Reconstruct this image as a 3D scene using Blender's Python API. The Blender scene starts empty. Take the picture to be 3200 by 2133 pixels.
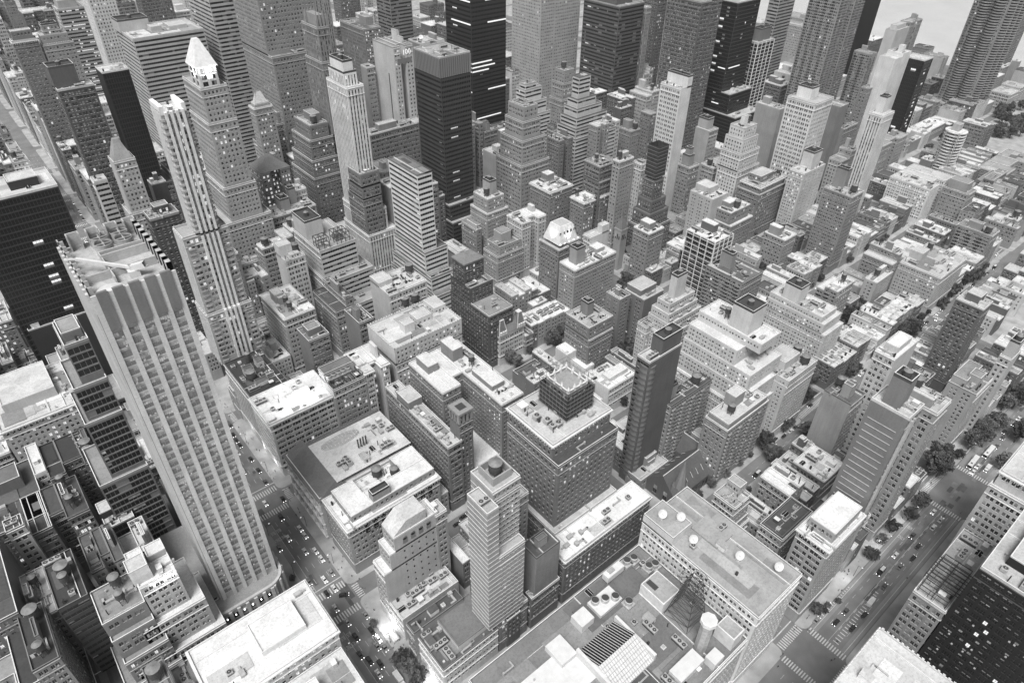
import bpy, math, random
import numpy as np
C = bpy.context.scene.collection
CAM = np.array([-56.4, -32.3, 306.2])
MAIN=[
('glass_slab_tower','dark glass grid tower with stone piers just left of the tallest pale striped tower',[-54.9,252.1,-45.7,273.0,131.4],'Vg',0.2,0.3,{'tiers':[(112,4,3,0,0),(95,6,6,0,0),(62,12,9,0,0)],'up':[(0.1,0.2,0.9,0.8,4,'n')],'ac':4},3819),
('lit_crown_block','pale setback block with floodlit white crown at lower left',[-68.5,172.9,-54.9,188.8,69.2],'nP',0.42,0.75,{'tiers':[(48,6,3,5,6),(30,14,6,8,10)],'up':[(0,0.45,0.45,1,4,'n'),(0.5,0.6,1,1,3,'n')],'ac':5},2416),
('stepped_stone_block','grey stepped masonry block beside the floodlit white crown, two water tanks behind',[-84.6,172.9,-68.9,190.7,60.4],'nP',0.24,0.28,{'tiers':[(52,0,3,0,0),(40,0,6,1,0),(26,4,8,2,0)],'tk':2,'ac':4},1879),
('dark_roof_block','narrow block with black tar roof and conical water tank at lower left',[-95.8,189.0,-85.0,216.4,62.0],'nb',0.09,0.05,{'tk':2,'ac':3,'blk':1},1537),
('loft_building','brick loft building with rows of triple windows and a cluttered black roof',[-98.8,252.1,-74.7,278.9,45.0],'nt',0.2,0.08,{'tk':2,'ac':7},1669),
('white_window_block','slim light block with dark square windows left of the brick loft building',[-105.5,248.9,-98.4,256.6,56.0],'PP',0.45,0.12,{'ac':2},465),
('tank_roof_building','building with black roof and two conical water tanks in the bottom left corner',[-115.6,172.9,-100.6,202.2,56.7],'PP',0.24,0.06,{'tk':3,'ac':5},1919),
('black_glass_block','short black glass block with bright mechanical roof left of the pale tower',[-72.2,239.5,-59.9,254.4,40.0],'ng',0.05,0.55,{'up':[(0,0.5,1,1,4,'n')],'ac':8},166),
('court_roof_building','low building with black roof, fan units and pale cone tank below the big cornice',[-84.8,283.6,-61.5,311.3,45.0],'nP',0.2,0.05,{'tk':2,'ac':6},997),
('cornice_palace','wide pale stone building with heavy cornice and bright white roof at left edge',[-97.1,331.3,-56.9,375.8,48.0],'np',0.42,0.62,{'cor':1,'up':[(0.12,0.3,0.75,0.95,6,'n')],'ac':5},2129),
('black_curtain_tower','big black glass tower at the left edge with pale roof terrace',[-70.1,410.5,-21.7,441.8,135.6],'ng',0.05,0.6,{'up':[(0.55,0.3,0.85,0.7,5,'n')],'ac':4},3954),
('black_tower_wing','low dark wing with rooftop pipes at the foot of the black glass tower',[-67.2,407.9,-33.9,423.6,55.0],'nn',0.06,0.35,{'ac':6},590),
('white_cornice_building','flat bright white roof with broad ornamental cornice at the bottom edge, west of the avenue',[-64.0,125.0,-14.0,154.7,43.0],'np',0.6,0.8,{'cor':1,'up':[(0.45,0.3,0.82,0.8,2.5,'n')],'ac':2},3675),
('hvac_roof_building','white roof with a loop of square pavers and cone tank at the bottom edge',[-50.0,88.0,-15.2,122.0,36.0],'PP',0.3,0.7,{'tk':1,'ac':5},544),
('tall_crown_hotel','dark masonry building with narrow windows at the far lower left edge',[-140.0,200.0,-108.0,250.0,60.0],'np',0.2,0.1,{'ac':4},662),
('edge_loft_building','black roofed loft with round wooden tank at the left edge',[-130.0,262.0,-90.0,305.0,45.0],'np',0.16,0.1,{'tk':2,'ac':4},780),
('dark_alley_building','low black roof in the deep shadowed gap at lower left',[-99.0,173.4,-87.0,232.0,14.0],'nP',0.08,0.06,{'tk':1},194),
('left_mid_block','grey block half hidden at the left edge below the black tower',[-150.0,380.0,-100.0,440.0,60.0],'np',0.22,0.3,{'ac':4},0),
('corner_office','pale stone corner building with pipe-laden black roof at the bottom centre',[15.2,94.2,44.7,115.8,20.7],'PP',0.52,0.12,{'up':[(0.35,0.15,0.98,0.95,3,'n')],'ac':10},1744),
('dark_garden_roof','low black roof terrace between the pipe-laden roof and the flat grey roof',[13.4,113.1,39.8,119.4,25.8],'tn',0.28,0.1,{'ac':6},542),
('flat_grey_building','low building with flat pale membrane roof beside the bright street stall',[15.2,126.0,46.2,140.9,17.4],'tn',0.45,0.55,{'ac':6,'up':[]},768),
('mansard_tower','tall slab with sloping roof, blank stone side wall and four blind arches',[22.0,137.2,45.0,147.0,59.1],'Pn',0.42,0.85,{'tiers':[(50,3,0,0,0),(39,7,0,0,0)],'ac':2,'up':[]},1850),
('slim_rear_tower','slender rear block joined to the slab with the sloping roof',[43.2,136.7,49.4,144.3,57.6],'nP',0.34,0.5,{'tk':2,'ac':3,'up':[]},307),
('arcade_building','ornate building with double height arched windows and patchy white roof',[15.2,171.7,68.3,196.1,35.0],'PP',0.34,0.85,{'up':[(0.08,0.12,0.3,0.95,4.2,'p'),(0.3,0.12,0.98,0.5,4.5,'p'),(0.72,0.5,0.98,0.97,4.4,'n'),(0.32,0.14,0.5,0.32,9,'n')],'cor':1,'ac':12,'tk':2},2714),
('palazzo_building','columned palace front with broad sloping eaves and an oval skylight',[14.6,199.8,70.0,238.1,32.0],'Vn',0.48,0.85,{'ac':6,'up':[]},2563),
('white_terracotta_building','white terracotta corner building with floodlit roof and scalloped cornice',[15.2,255.0,54.6,282.4,41.6],'tt',0.62,0.8,{'cor':1,'ac':9,'up':[]},2043),
('grey_truss_building','grey building with black steel roof frames and a row of six fans',[52.7,252.1,73.6,268.6,47.3],'nP',0.42,0.15,{'up':[(0.0,0.55,0.9,1,6,'n')],'ac':5},811),
('narrow_white_building','narrow white front with wide windows next to the black steel roof frames',[73.3,252.1,89.3,275.6,48.9],'nt',0.62,0.75,{'tk':1,'ac':4,'cor':1},659),
('black_roof_store','broad corner store with pitch black roof and long dark parapet',[15.9,283.1,39.0,322.5,41.0],'pn',0.42,0.05,{'up':[(0.25,0.5,0.5,0.62,4,'h'),(0.62,0.55,0.8,0.7,5,'h'),(0.3,0.15,0.62,0.25,3,'n')],'tk':2,'ac':6},938),
('gothic_apartment','pale gothic block with crenellated stepped parapets in the centre',[94.0,252.2,143.0,283.2,55.7],'np',0.55,0.6,{'tiers':[(44,0,0,0,0)],'up':[(0.28,0.3,0.42,0.5,6,'n'),(0.5,0.4,0.72,0.7,4,'p'),(0.8,0.5,0.98,0.9,4,'p')],'ac':5,'cren':1},1739),
('brown_lane_building','long narrow brown building with planted roof ending at a bell tower',[75.7,172.9,84.5,233.5,50.0],'Pt',0.22,0.55,{'up':[(0,0.6,1,0.8,5,'n')],'ac':6},1734),
('bell_tower_block','dark loggia topped tower rising from the end of the long narrow brown building',[83.9,173.9,92.4,182.5,59.8],'np',0.22,0.2,{'up':[]},446),
('u_court_apartment','courtyard apartments with bay windows, terraces and pale roof, left of the netted hotel',[92.0,173.0,126.0,233.5,59.0],'aa',0.26,0.74,{'parts':[(92,200,104,233.5,59),(104.02,208,111,233.5,59),(111.02,173,126,233.5,59)],'up':[(0.1,0.75,0.3,0.95,5,'n'),(0.6,0.75,0.8,0.95,8,'n'),(0.65,0.2,0.9,0.5,3,'n')],'gard':1,'tk':1,'ac':9},3216),
('white_roof_annex','low brick annex with patchy white roof in front of the courtyard apartments',[92.0,175.0,114.2,199.0,20.0],'nP',0.2,0.85,{'ac':3,'up':[]},0),
('netted_hotel','massive dark brick hotel whose top storey is wrapped in scaffold netting',[92.5,115.0,129.0,146.0,88.0],'pp',0.21,0.55,{'tiers':[(78,0.3,4.5,1.5,0),(36,3,8,3,0)],'deck':0.08,'up':[],'ac':9,'cor':1},5052),
('white_roof_podium','long low brick building with bright weathered white roof below the netted hotel',[84.0,93.7,143.0,106.8,35.0],'pp',0.2,0.88,{'ac':4,'cor':1,'up':[]},2273),
('bedrock_brick_block','plain pale brick side wall between the striped tower and the netted hotel',[70.6,119.7,83.5,128.6,59.5],'np',0.36,0.4,{'ac':3},940),
('lowrise_white_court','low flat white roof squeezed behind the slim striped tower',[52.2,130.4,56.4,148.4,20.9],'nP',0.2,0.78,{'ac':2},265),
('dark_tank_tower','dark shaft with open top holding a round tank beside the striped tower',[65.9,94.1,79.9,103.7,52.8],'nn',0.28,0.1,{'tk':1},791),
('brick_cluster','low brown brick cluster with terraces at the foot of the netted hotel',[63.8,93.7,81.2,98.1,24.5],'PP',0.2,0.5,{'tiers':[],'up':[(0.3,0.3,0.7,1,8,'n')],'ac':6},398),
('altman_store','white store block with grey roof and five satellite dishes',[112.3,16.0,143.2,76.0,58.4],'PP',0.62,0.4,{'sat':1,'ac':2,'up':[]},5322),
('altman_low','broad grey store roof crowded with chillers, skylight and lattice mast at the bottom',[15.2,17.0,112.2,75.5,42.0],'PP',0.45,0.22,{'ac':8,'up':[]},8385),
('morgan_museum','low white museum pavilion with bright roof in front of dark trees',[197.1,172.9,221.7,184.3,21.7],'nP',0.72,0.95,{'up':[(0.2,0.4,0.9,1,3,'n')],'ac':4},469),
('brown_museum','brown mansion with dark flat roof and skylights behind the netted scaffold',[167.3,218.0,186.9,231.0,17.9],'nP',0.24,0.12,{'ac':3},250),
('museum_cube','taller plain white museum cube right of the brown mansion',[198.3,212.2,207.0,223.2,24.0],'nn',0.85,0.95,{'up':[]},140),
('museum_cube_low','lower plain white museum cube between the netted cube and the white pavilion',[201.9,199.1,211.2,212.1,18.0],'nn',0.78,0.85,{'up':[]},142),
('glass_fin_tower','dark slender tower with curved window bands on its left corner',[165.9,124.0,190.8,132.3,90.1],'bn',0.15,0.55,{'up':[(0.38,0.1,0.98,0.95,9,'n')],'ac':3,'round':1},1866),
('balcony_apartment','brick apartment house with rounded balcony stacks behind the church',[203.5,93.7,239.8,106.7,47.3],'pk',0.3,0.6,{'tiers':[(44,1,1,1,1)],'up':[(0.35,0.5,0.6,1,8,'n')],'tk':1,'ac':4,'cor':0},1703),
('dark_roof_apartment','balconied apartment house with black roof and hexagonal tank tower behind the slender tower',[188.7,121.4,224.8,129.9,49.4],'pk',0.3,0.1,{'up':[(0.0,0.5,0.25,1,9,'n')],'tk':1,'ac':4},1024),
('corner_house_35','small mansard townhouse with worn stone roof beside the church',[165.4,116.3,189.5,127.0,9.6],'PP',0.3,0.45,{'ac':3},315),
('big_white_apartment','huge pale stepped apartment block with open boxy tower on its roof',[243.0,107.0,262.0,150.0,74.0],'as',0.52,0.72,{'tiers':[(68,8,-9,1,0),(58,9,3,3,1),(48,10,6,5,2),(36,12,8,6,2)],'up':[(0.1,0.25,0.8,0.55,15,'n')],'ac':4,'tk':1},2963),
('beige_corner_apartment','tall beige corner apartment house with planted terraces and round tank, right of the balconied house',[258.9,92.6,289.8,112.0,48.0],'sa',0.5,0.55,{'tiers':[(44,1,0,0,0)],'up':[(0.2,0.4,0.7,1,6,'n')],'tk':2,'ac':5},1082),
('altman_back_terrace','roof garden apartment with loungers and planters behind the white store block',[163.0,59.5,176.6,71.9,42.7],'PP',0.42,0.4,{'tiers':[(28,1,1,1,1),(24,2,2,2,2)],'up':[(0.55,0.3,0.95,0.9,6,'P')],'ac':5,'gard':1},465),
('dark_roof_wing','stepped wing with plain black roof next to the roof garden',[175.5,38.6,200.3,49.3,31.4],'PP',0.42,0.1,{'tiers':[(31,1,1,1,1)],'ac':4},675),
('corner_office_tower','corner office tower crowned with a jumble of white penthouses',[163.6,15.2,193.9,30.1,57.0],'tP',0.38,0.85,{'up':[(0.15,0.1,0.9,0.9,6,'P')],'ac':10,'cor':1},1920),
('louver_tower','tall tower whose side is ribbed with thin white horizontal lines',[193.8,16.5,207.1,32.4,115.2],'np',0.22,0.6,{'up':[(0.2,0.35,0.75,0.8,14,'n')],'louver':1,'ac':3},2342),
('low_house_34','row of low roofs along the wide crosstown street',[223.3,20.7,235.8,26.7,17.7],'PP',0.4,0.7,{'ac':5},15),
('school_white_roof','low building with big pale square roof left of the ribbed tower',[234.5,47.3,255.1,66.5,20.3],'PP',0.2,0.8,{'ac':5,'up':[]},566),
('studio_white_roof','low patchy white roof in front of the big pale square roof',[203.2,51.1,218.0,68.8,29.0],'PP',0.3,0.82,{'ac':8},580),
('brown_strip_apartment','grey apartment slab with black roof and fat round tank beside the intersection',[260.8,57.4,275.5,73.3,54.1],'nP',0.34,0.15,{'tk':1,'ac':4},983),
('striped_grey_apartment','tall grey apartment wall with small square windows right of the ribbed tower',[236.0,15.6,250.5,36.0,93.0],'PP',0.34,0.55,{'up':[(0.1,0.2,0.3,0.8,5,'n')],'tk':1,'ac':6},1398),
('white_terrace_apartment','white roofed apartment with corner water tower behind the ribbed tower',[276.4,50.7,302.3,61.7,82.0],'Pn',0.5,0.82,{'up':[(0.2,0.2,0.8,0.8,4,'n')],'tk':1,'ac':6},983),
('park_round_roof','broad apartment block beside the trees with rows of lit square windows',[330.0,18.6,357.0,34.0,48.9],'sp',0.36,0.25,{'up':[(0.1,0.5,0.9,1,4,'n'),(0.3,0.2,0.6,0.6,6,'n')],'ac':6},1035),
('dome_tank_block','pale block with rounded penthouse near the right edge',[353.0,15.2,367.1,21.5,65.0],'pn',0.42,0.6,{'up':[(0.1,0.1,0.8,0.9,10,'n')],'ac':5},489),
('battlement_roof','flat pale roof fringed with small battlements in the bottom right corner',[95.0,-50.0,144.0,-16.0,60.0],'PP',0.45,0.62,{'up':[(0.5,0.05,0.75,0.35,5,'n')],'cren':1,'ac':3},1301),
('frame_roof_building','building with exposed roof steel frames at lower right',[168.0,-29.5,215.0,-17.0,62.0],'Pp',0.28,0.45,{'frame':1,'ac':8,'up':[]},1975),
('black_wall_building','black walled building with scattered lit windows at lower right',[168.5,-80.0,215.0,-30.0,92.0],'Pn',0.025,0.5,{'up':[(0.2,0.5,0.9,0.9,4,'n')],'ac':8},4086),
('pale_wall_tower','pale tower with columns of square windows at the right edge',[240.0,-70.0,285.0,-15.5,80.0],'Pn',0.5,0.6,{'tiers':[(72,2,0,0,1)],'cor':1,'ac':4},1285),
('office_steps','white banded office building with open steel frames and a blank tower on its roof',[104.2,360.7,132.0,401.2,68.9],'Pb',0.48,0.4,{'tiers':[(49,2,9,6,2),(31,5,20,5,3)],'up':[(0.05,0.5,0.5,1,13,'n')],'frame2':1,'ac':4},1595),
('white_tank_house','slim white stepped building with a wooden water tank left of the banded offices',[82.1,368.6,96.8,383.1,66.3],'nP',0.62,0.65,{'up':[(0,0.4,0.6,1,8,'n')],'tk':1,'ac':4},504),
('arched_loft_block','grey loft block with arched top windows and dark cube on its roof',[104.5,440.7,141.0,459.3,61.7],'PP',0.28,0.5,{'up':[(0.3,0.3,0.5,0.8,9,'n'),(0.6,0.7,0.75,1,12,'n')],'ac':8},368),
('white_floor_roof','loft building with dazzling white roof strip and two dark tanks',[60.5,331.3,81.9,368.2,48.4],'PP',0.38,0.85,{'ac':6,'tk':2},1004),
('grey_low_roof','low dark grey roof with twin cone tanks before the banded offices',[93.7,326.7,107.7,359.2,48.8],'PP',0.3,0.1,{'tk':2,'ac':5},742),
('terrace_party_roof','cream building with roof terrace tables and parasols in the middle',[114.1,288.7,142.5,311.8,66.8],'nP',0.45,0.6,{'up':[(0.0,0.5,0.35,1,3,'n')],'tk':1,'ac':5,'gard':1},795),
('black_tank_roof','grey building with black pipework and water tanks on top behind the gothic block',[120.2,284.2,143.0,292.8,54.4],'nP',0.36,0.25,{'tk':2,'ac':8},49),
('twin_tank_loft','brown loft with twin wooden tanks on its dark roof',[91.2,288.6,101.5,307.5,55.6],'nP',0.24,0.15,{'tk':2,'ac':5},354),
('small_dormer_roof','small dark roofed building with hipped dormer beside the black roof store',[57.1,286.4,70.5,302.0,59.5],'nP',0.2,0.2,{'up':[(0.2,0.3,0.8,0.8,4,'n')],'tk':1,'ac':5},570),
('tall_brown_offices','tall brown brick offices left of the pale slab',[165.8,408.5,182.1,426.9,90.4],'PP',0.22,0.3,{'tiers':[(80,0,0,0,3),(70,0,0,0,6)],'tk':1,'ac':4},777),
('pale_slab_tower','pale slab office tower rising from stepped base in the centre',[168.0,331.7,179.8,368.0,116.2],'bb',0.58,0.2,{'tiers':[(58,0,2,8,3),(40,0,8,22,8),(27,0,14,28,12)],'up':[(0.5,0,1,0.3,0.6,'n')]},2278),
('brick_club','dark brick club building with low hipped roof',[168.0,282.2,184.2,295.7,71.1],'pp',0.13,0.3,{'hip':4,'tiers':[(56,0,6,3,3),(44,0,26,4,4)]},1715),
('turret_corner_house','gabled stone house with pyramid turret between the dark club and the mansard mansion',[174.1,280.9,181.5,293.6,41.5],'PP',0.3,0.4,{'spire':10,'tk':1},0),
('mansard_mansion','ornate mansion with tall ribbed mansard pavilions',[175.1,254.1,197.0,264.0,25.2],'PP',0.5,0.6,{'hip':8},336),
('rowhouse_strip','strip of dark brick rowhouses with white roofs beside the mansard mansion',[204.0,254.1,241.4,270.8,20.0],'hh',0.28,0.85,{'ac':8},566),
('brick_penthouse_block','brick apartment house with planted roof left of the rounded brick apartments',[237.9,361.4,252.3,381.7,39.5],'aa',0.3,0.3,{'ac':6,'gard':1},259),
('curved_brick_apartment','undulating brick apartment house with square tank tower',[249.0,360.7,266.0,379.1,63.3],'aa',0.36,0.6,{'tiers':[(52,2,2,3,2)],'up':[(0.4,0.3,0.8,0.8,11,'n')],'tk':1,'ac':4},564),
('white_top_apartment','pale apartment tower with bright white roof strip',[260.6,331.3,285.7,350.6,50.5],'pp',0.5,0.8,{'ac':4},610),
('terrace_brick_apartment','stepped brick apartment house with dark roof and big open stair tower',[237.6,331.3,259.6,347.3,37.3],'aa',0.36,0.25,{'up':[(0.25,0.3,0.7,0.9,8,'n')],'tk':1,'ac':2,'tiers':[(30,3,1,2,1)]},624),
('low_club_roofs','cluster of low pale roofs with a dark tree beside',[210.3,283.4,229.3,303.7,26.8],'hh',0.3,0.75,{'ac':10},345),
('brick_u_apartment','wide dark brick apartment house with pale cornice line and white roof terraces',[329.5,331.7,361.9,348.1,47.0],'pp',0.26,0.82,{'cor':1,'tk':1,'ac':8},573),
('brick_u_wing','rear wing of the wide dark brick apartment house with white roof terraces',[315.2,359.0,341.8,385.0,50.6],'pp',0.26,0.75,{'up':[(0.5,0.7,0.8,1,6,'n')],'cor':1,'ac':8},678),
('chamfer_crown_tower','dark tower with floodlit white tapering crown',[254.1,282.1,276.1,303.0,53.9],'pp',0.24,0.55,{'crown':1},642),
('small_white_slab','small tower with blank white side slab between dark apartments',[273.0,268.2,290.8,276.3,61.0],'Pn',0.5,0.6,{'up':[(0.6,0,1,0.6,6,'n')]},165),
('big_grey_apartment','big grey brick apartment house with square stair tower left of centre right',[241.5,252.1,283.3,268.0,52.8],'aa',0.32,0.75,{'up':[(0.15,0.35,0.35,0.8,12,'n'),(0.7,0.5,0.9,1,3,'n')],'ac':6},1126),
('slim_ornate_apartment','slender brick apartment house with white penthouse beside the church',[328.1,259.0,345.9,275.0,49.0],'pp',0.28,0.8,{'up':[(0.3,0.3,0.7,0.9,5,'n')],'ac':5},603),
('glass_grid_tower','glass grid apartment tower with white fins and white roof',[332.3,203.3,353.7,228.5,64.5],'gn',0.16,0.85,{'up':[(0.5,0.4,0.75,0.85,6,'n')],'tiers':[(47,0,4,0,3)],'ac':8,'fins':1},987),
('scaffold_brick_tower','stepped dark brick tower with netted scaffold around its top',[356.8,283.5,365.2,291.3,95.8],'pp',0.16,0.2,{'tiers':[(76,1,1,2,2),(60,3,3,6,4),(50,6,5,9,5),(38,9,7,12,6)],'net':1},762),
('planted_terrace_block','plain grey apartment block with planted rooftop terrace',[395.5,252.2,415.8,274.8,60.0],'sn',0.42,0.6,{'up':[(0.3,0.4,0.9,1,5,'n')],'gard':1,'ac':4},498),
('tank_brick_apartment','stepped brick apartment house with a cream water tower',[404.6,238.6,431.0,254.2,50.5],'pp',0.26,0.75,{'up':[(0.2,0.4,0.6,0.9,5,'n')],'tk':1,'ac':4,'tiers':[(40,1,3,3,1)]},454),
('grand_brown_hotel','grand brown residential hotel with gabled parapet and cluttered roof',[465.7,252.1,504.6,272.4,50.3],'pp',0.24,0.55,{'tiers':[(44,1,1,1,1)],'up':[(0.2,0.3,0.7,0.9,6,'p')],'cor':1,'tk':1,'ac':8},813),
('murray_brick_block','brick block with many light windows and a corner tank tower right of centre',[422.1,196.5,438.8,215.3,37.9],'pp',0.3,0.8,{'up':[(0.1,0.4,0.4,0.9,7,'n')],'tk':1,'ac':5},422),
('corner_tank_apartment','wide brick apartment house with balconies, dark roof and square tower',[328.3,173.2,353.8,204.2,47.0],'ka',0.28,0.18,{'up':[(0.35,0.55,0.55,0.85,11,'n')],'gard':1,'ac':4},973),
('stepped_white_apartment','stepped white apartment tower with large rounded tank housing',[248.8,174.8,273.8,185.0,62.0],'ak',0.5,0.55,{'tiers':[(56,2,2,2,2),(50,3,4,5,3),(42,5,6,8,3)],'up':[(0.3,0.3,0.7,0.8,16,'n')],'tk':0,'ac':3},834),
('brick_gable_apartment','dark brick block with pale gabled penthouse behind the trees',[257.8,201.7,277.8,219.4,47.6],'sn',0.22,0.5,{'up':[(0.1,0.3,0.9,1,4,'n')],'ac':2},513),
('brick_gable_wing','low dark wing with fan units left of the pale gabled penthouse',[241.0,208.9,251.7,221.4,51.0],'ss',0.26,0.25,{'ac':5},385),
('ribbon_brick_apartment','dark brick apartment house with planted ledge and hexagonal tank housing',[206.8,202.8,228.9,224.4,47.2],'aa',0.24,0.45,{'tiers':[(38,0,1,0,0)],'up':[(0.4,0.5,0.65,0.8,9,'n')],'gard':1,'ac':3},913),
('stone_clubs','cream stone townhouses with rooftop trellis below the slender apartment house',[338.2,266.6,376.6,292.3,11.6],'hh',0.5,0.7,{'ac':4},67),
('yellow_glass_low','lower front wing of the stepped white apartment tower',[239.4,182.8,253.4,190.6,44.5],'aa',0.5,0.3,{'ac':6},193),
('pale_row_block','broad pale apartment wall with stair tower behind the huge stepped block',[331.0,114.0,349.0,153.0,49.0],'as',0.52,0.66,{'tiers':[(45,1,3,3,0),(38,1,6,4,0)],'up':[(0.1,0.5,0.7,0.8,11,'n')],'ac':6},1537),
('dark_corner_mansion','dark five storey corner house with planted white roof at the intersection',[329.6,95.3,358.8,111.8,19.0],'hh',0.16,0.7,{'cor':1,'ac':8},487),
('row_roofs_35','terrace of rowhouse roofs running right from the dark corner house',[359.9,96.1,379.6,110.0,20.9],'hh',0.2,0.62,{'ac':9},243),
('row_roofs_35b','long pale patchy rowhouse roofs nearer the upper intersection',[411.9,95.3,442.3,109.4,20.9],'hh',0.25,0.75,{'ac':9},273),
('pale_wide_apartment','wide grey apartment block with busy roof at the upper crossing',[469.4,93.7,515.6,124.6,34.0],'aa',0.4,0.55,{'up':[(0.3,0.7,0.55,1,6,'n')],'tk':1,'ac':10},1182),
('narrow_grey_apartment','narrow grey apartment building with roof tank left of the wide grey block',[435.6,123.8,460.9,133.4,28.3],'ss',0.4,0.7,{'tk':1,'ac':5},296),
('shingle_tank_apartment','brown balcony block with tank house above dense trees',[373.9,126.2,396.1,141.1,45.0],'kp',0.3,0.75,{'tk':1,'ac':4},375),
('court_brick_apartment','dark brick block with pale cornice and brown planted roof',[458.3,125.5,470.8,148.8,41.4],'pp',0.26,0.62,{'ac':5},407),
('low_deck_rows','jumble of low white roofs below the dark slab with lit balconies',[416.0,170.2,442.0,186.7,20.9],'hh',0.3,0.75,{'ac':8},308),
('white_slim_tower','slim white apartment tower with square stair shaft',[496.8,231.8,530.8,246.4,61.2],'as',0.5,0.6,{'up':[(0.4,0.2,0.8,0.9,14,'n')],'ac':4},755),
('dark_balcony_slab','dark slab with many glowing balconies',[465.8,174.0,483.1,198.1,70.5],'ap',0.26,0.4,{'up':[(0.4,0.5,0.7,0.9,16,'n')],'tk':1,'ac':8},1122),
('white_side_block','white block with a large blank side wall at upper right',[613.5,166.6,662.0,205.0,36.0],'as',0.6,0.6,{'ac':4,'gard':1},886),
('round_corner_tower','dark corner tower with rounded terraces near the upper right',[638.0,142.0,655.1,165.0,33.0],'pp',0.3,0.3,{'up':[(0.2,0.2,0.9,0.9,8,'n')],'ac':4,'tk':1},395),
('chevron_block','dark block with black balcony slots at right',[565.9,95.1,582.1,122.3,35.1],'kp',0.26,0.3,{'up':[(0.3,0.4,0.6,0.8,5,'n')],'tk':1,'ac':5},478),
('long_brick_slab','dark brick slab with bright roof edge near the right edge',[387.7,45.0,402.2,61.3,67.7],'pp',0.16,0.55,{'up':[(0.3,0.3,0.9,0.8,5,'n')],'ac':4},1213),
('pyramid_crown_tower','tall stone tower with floodlit white pyramid roof',[77.6,440.4,95.0,474.4,162.5],'Pp',0.36,0.45,{'tiers':[(140,1,1,1,1),(95,3,3,3,3),(70,8,6,8,4),(40,12,14,14,4)]},3162),
('deco_pyramid_house','pale stepped tower with truncated pyramid roof behind the striped tower',[18.6,470.0,32.4,483.9,118.3],'np',0.42,0.5,{'tiers':[(82,2,3,3,2),(66,5,5,6,4)],'spire':13},740),
('pale_corner_steps','pale building with banded balconies in front of the truncated pyramid roof',[5.4,487.7,13.9,497.7,102.0],'pb',0.45,0.6,{'tiers':[(52,0,8,2,0)],'ac':2},266),
('dark_brick_offices','dark brick office block with planted roof between the pale striped towers',[15.3,392.2,32.4,406.2,108.8],'Pp',0.1,0.3,{'up':[(0.3,0.4,0.8,0.9,5,'P')],'ac':5,'gard':1},560),
('grey_box_roof','plain dark box shaped building top behind the striped tower',[40.4,489.3,50.7,500.1,89.5],'nn',0.12,0.45,{'ac':2},75),
('black_slab_tower','narrow black slab tower with pale roof at upper left',[46.9,568.0,65.8,587.8,148.9],'ng',0.03,0.65,{'ac':2,'blankw':1,'up':[]},1342),
('dark_lit_tower','dark brick tower with regular lit windows at upper left',[14.8,569.5,39.4,583.5,141.7],'pP',0.13,0.5,{'up':[(0.0,0.5,0.7,1.6,14,'n')],'ac':3},1484),
('deco_crown_tower','art deco tower with scalloped white crown at top left',[36.6,738.5,62.2,755.4,135.5],'pp',0.3,0.45,{'up':[(0.05,0.1,0.9,0.9,8,'p'),(0.2,0.2,0.7,0.8,16,'p')],'cren':1},591),
('white_cornice_tower','dark office tower with bright cornice at the top left corner',[14.8,737.3,34.5,748.4,142.2],'pp',0.2,0.5,{'up':[(0.1,0.2,0.9,0.9,8,'p')],'cor':1},1099),
('glow_floor_tower','block with brightly lit floors at the top left',[81.9,896.8,108.3,922.3,133.3],'bb',0.35,0.5,{'up':[(0.1,0.1,0.8,0.9,8,'n')],'litp':1},771),
('flat_roof_slab','wide banded office block with large flat roof and louvered top floors',[94.4,658.0,155.8,708.2,147.8],'bb',0.42,0.55,{'up':[(-0.02,0.62,0.4,1,9,'n'),(0.35,0.35,0.5,0.55,4,'n'),(0.6,0.3,0.85,0.7,3,'n')],'ac':3},3211),
('striped_giant','giant office tower with white horizontal floor stripes',[166.5,659.0,222.0,716.0,200.0],'bb',0.42,0.5,{},1712),
('white_lit_spire','brilliantly floodlit white tower crown at the top edge',[100.0,820.0,125.0,850.0,175.0],'pp',0.8,0.8,{'flood':1},713),
('brown_twin_giant','massive brown stone office tower behind the gothic spire',[176.0,568.9,226.0,625.0,200.0],'pp',0.28,0.3,{'tiers':[(140,0,8,6,0)]},2937),
('gothic_spire_tower','slender gothic tower with pinnacled crown',[187.0,488.8,196.8,515.4,175.0],'vv',0.26,0.3,{'pinn':1,'tiers':[(150,1,1,6,1)]},953),
('side_window_slab','pale window wall squeezed between the striped giant and the brown giant',[230.0,690.0,260.0,720.0,190.0],'pp',0.42,0.4,{},0),
('white_pinstripe_tower','gleaming white tower with vertical dark window stripes',[167.1,414.0,180.6,443.9,152.5],'vv',0.62,0.75,{'tiers':[(58,1,4,5,1),(40,2,8,10,2)],'up':[(0.1,0.15,0.85,0.9,9,'v'),(0.2,0.2,0.75,0.85,16,'n')]},1979),
('hundred_tower','pale blank sided tower bearing a number sign near its top',[252.1,489.7,271.2,522.7,150.4],'np',0.5,0.35,{'sign':1,'ac':5},1218),
('hundred_wing','darker wing behind the number sign with a roof dish',[278.8,487.9,302.9,508.2,149.5],'nP',0.26,0.55,{'ac':4,'dish':1},120),
('black_box_tower','dark square office tower with grey banded cap in the upper centre',[244.3,410.5,272.9,446.0,160.5],'bb',0.095,0.4,{'capb':1,'tiers':[(42,1,5,4,2),(28,2,10,14,4)],'ac':6},3323),
('faceted_black_tower','black glass tower with brightly lit floor bands',[345.0,505.0,386.0,545.0,192.0],'bb',0.055,0.3,{'litb':1,'rot':1},2132),
('stepped_office','stepped ziggurat office building with white ledges and round fans',[328.0,409.5,343.7,431.0,106.0],'PP',0.34,0.35,{'tiers':[(94,2,1,3,2),(78,4,3,8,6),(56,6,5,12,10)],'ac':4,'fans':1},1630),
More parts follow.
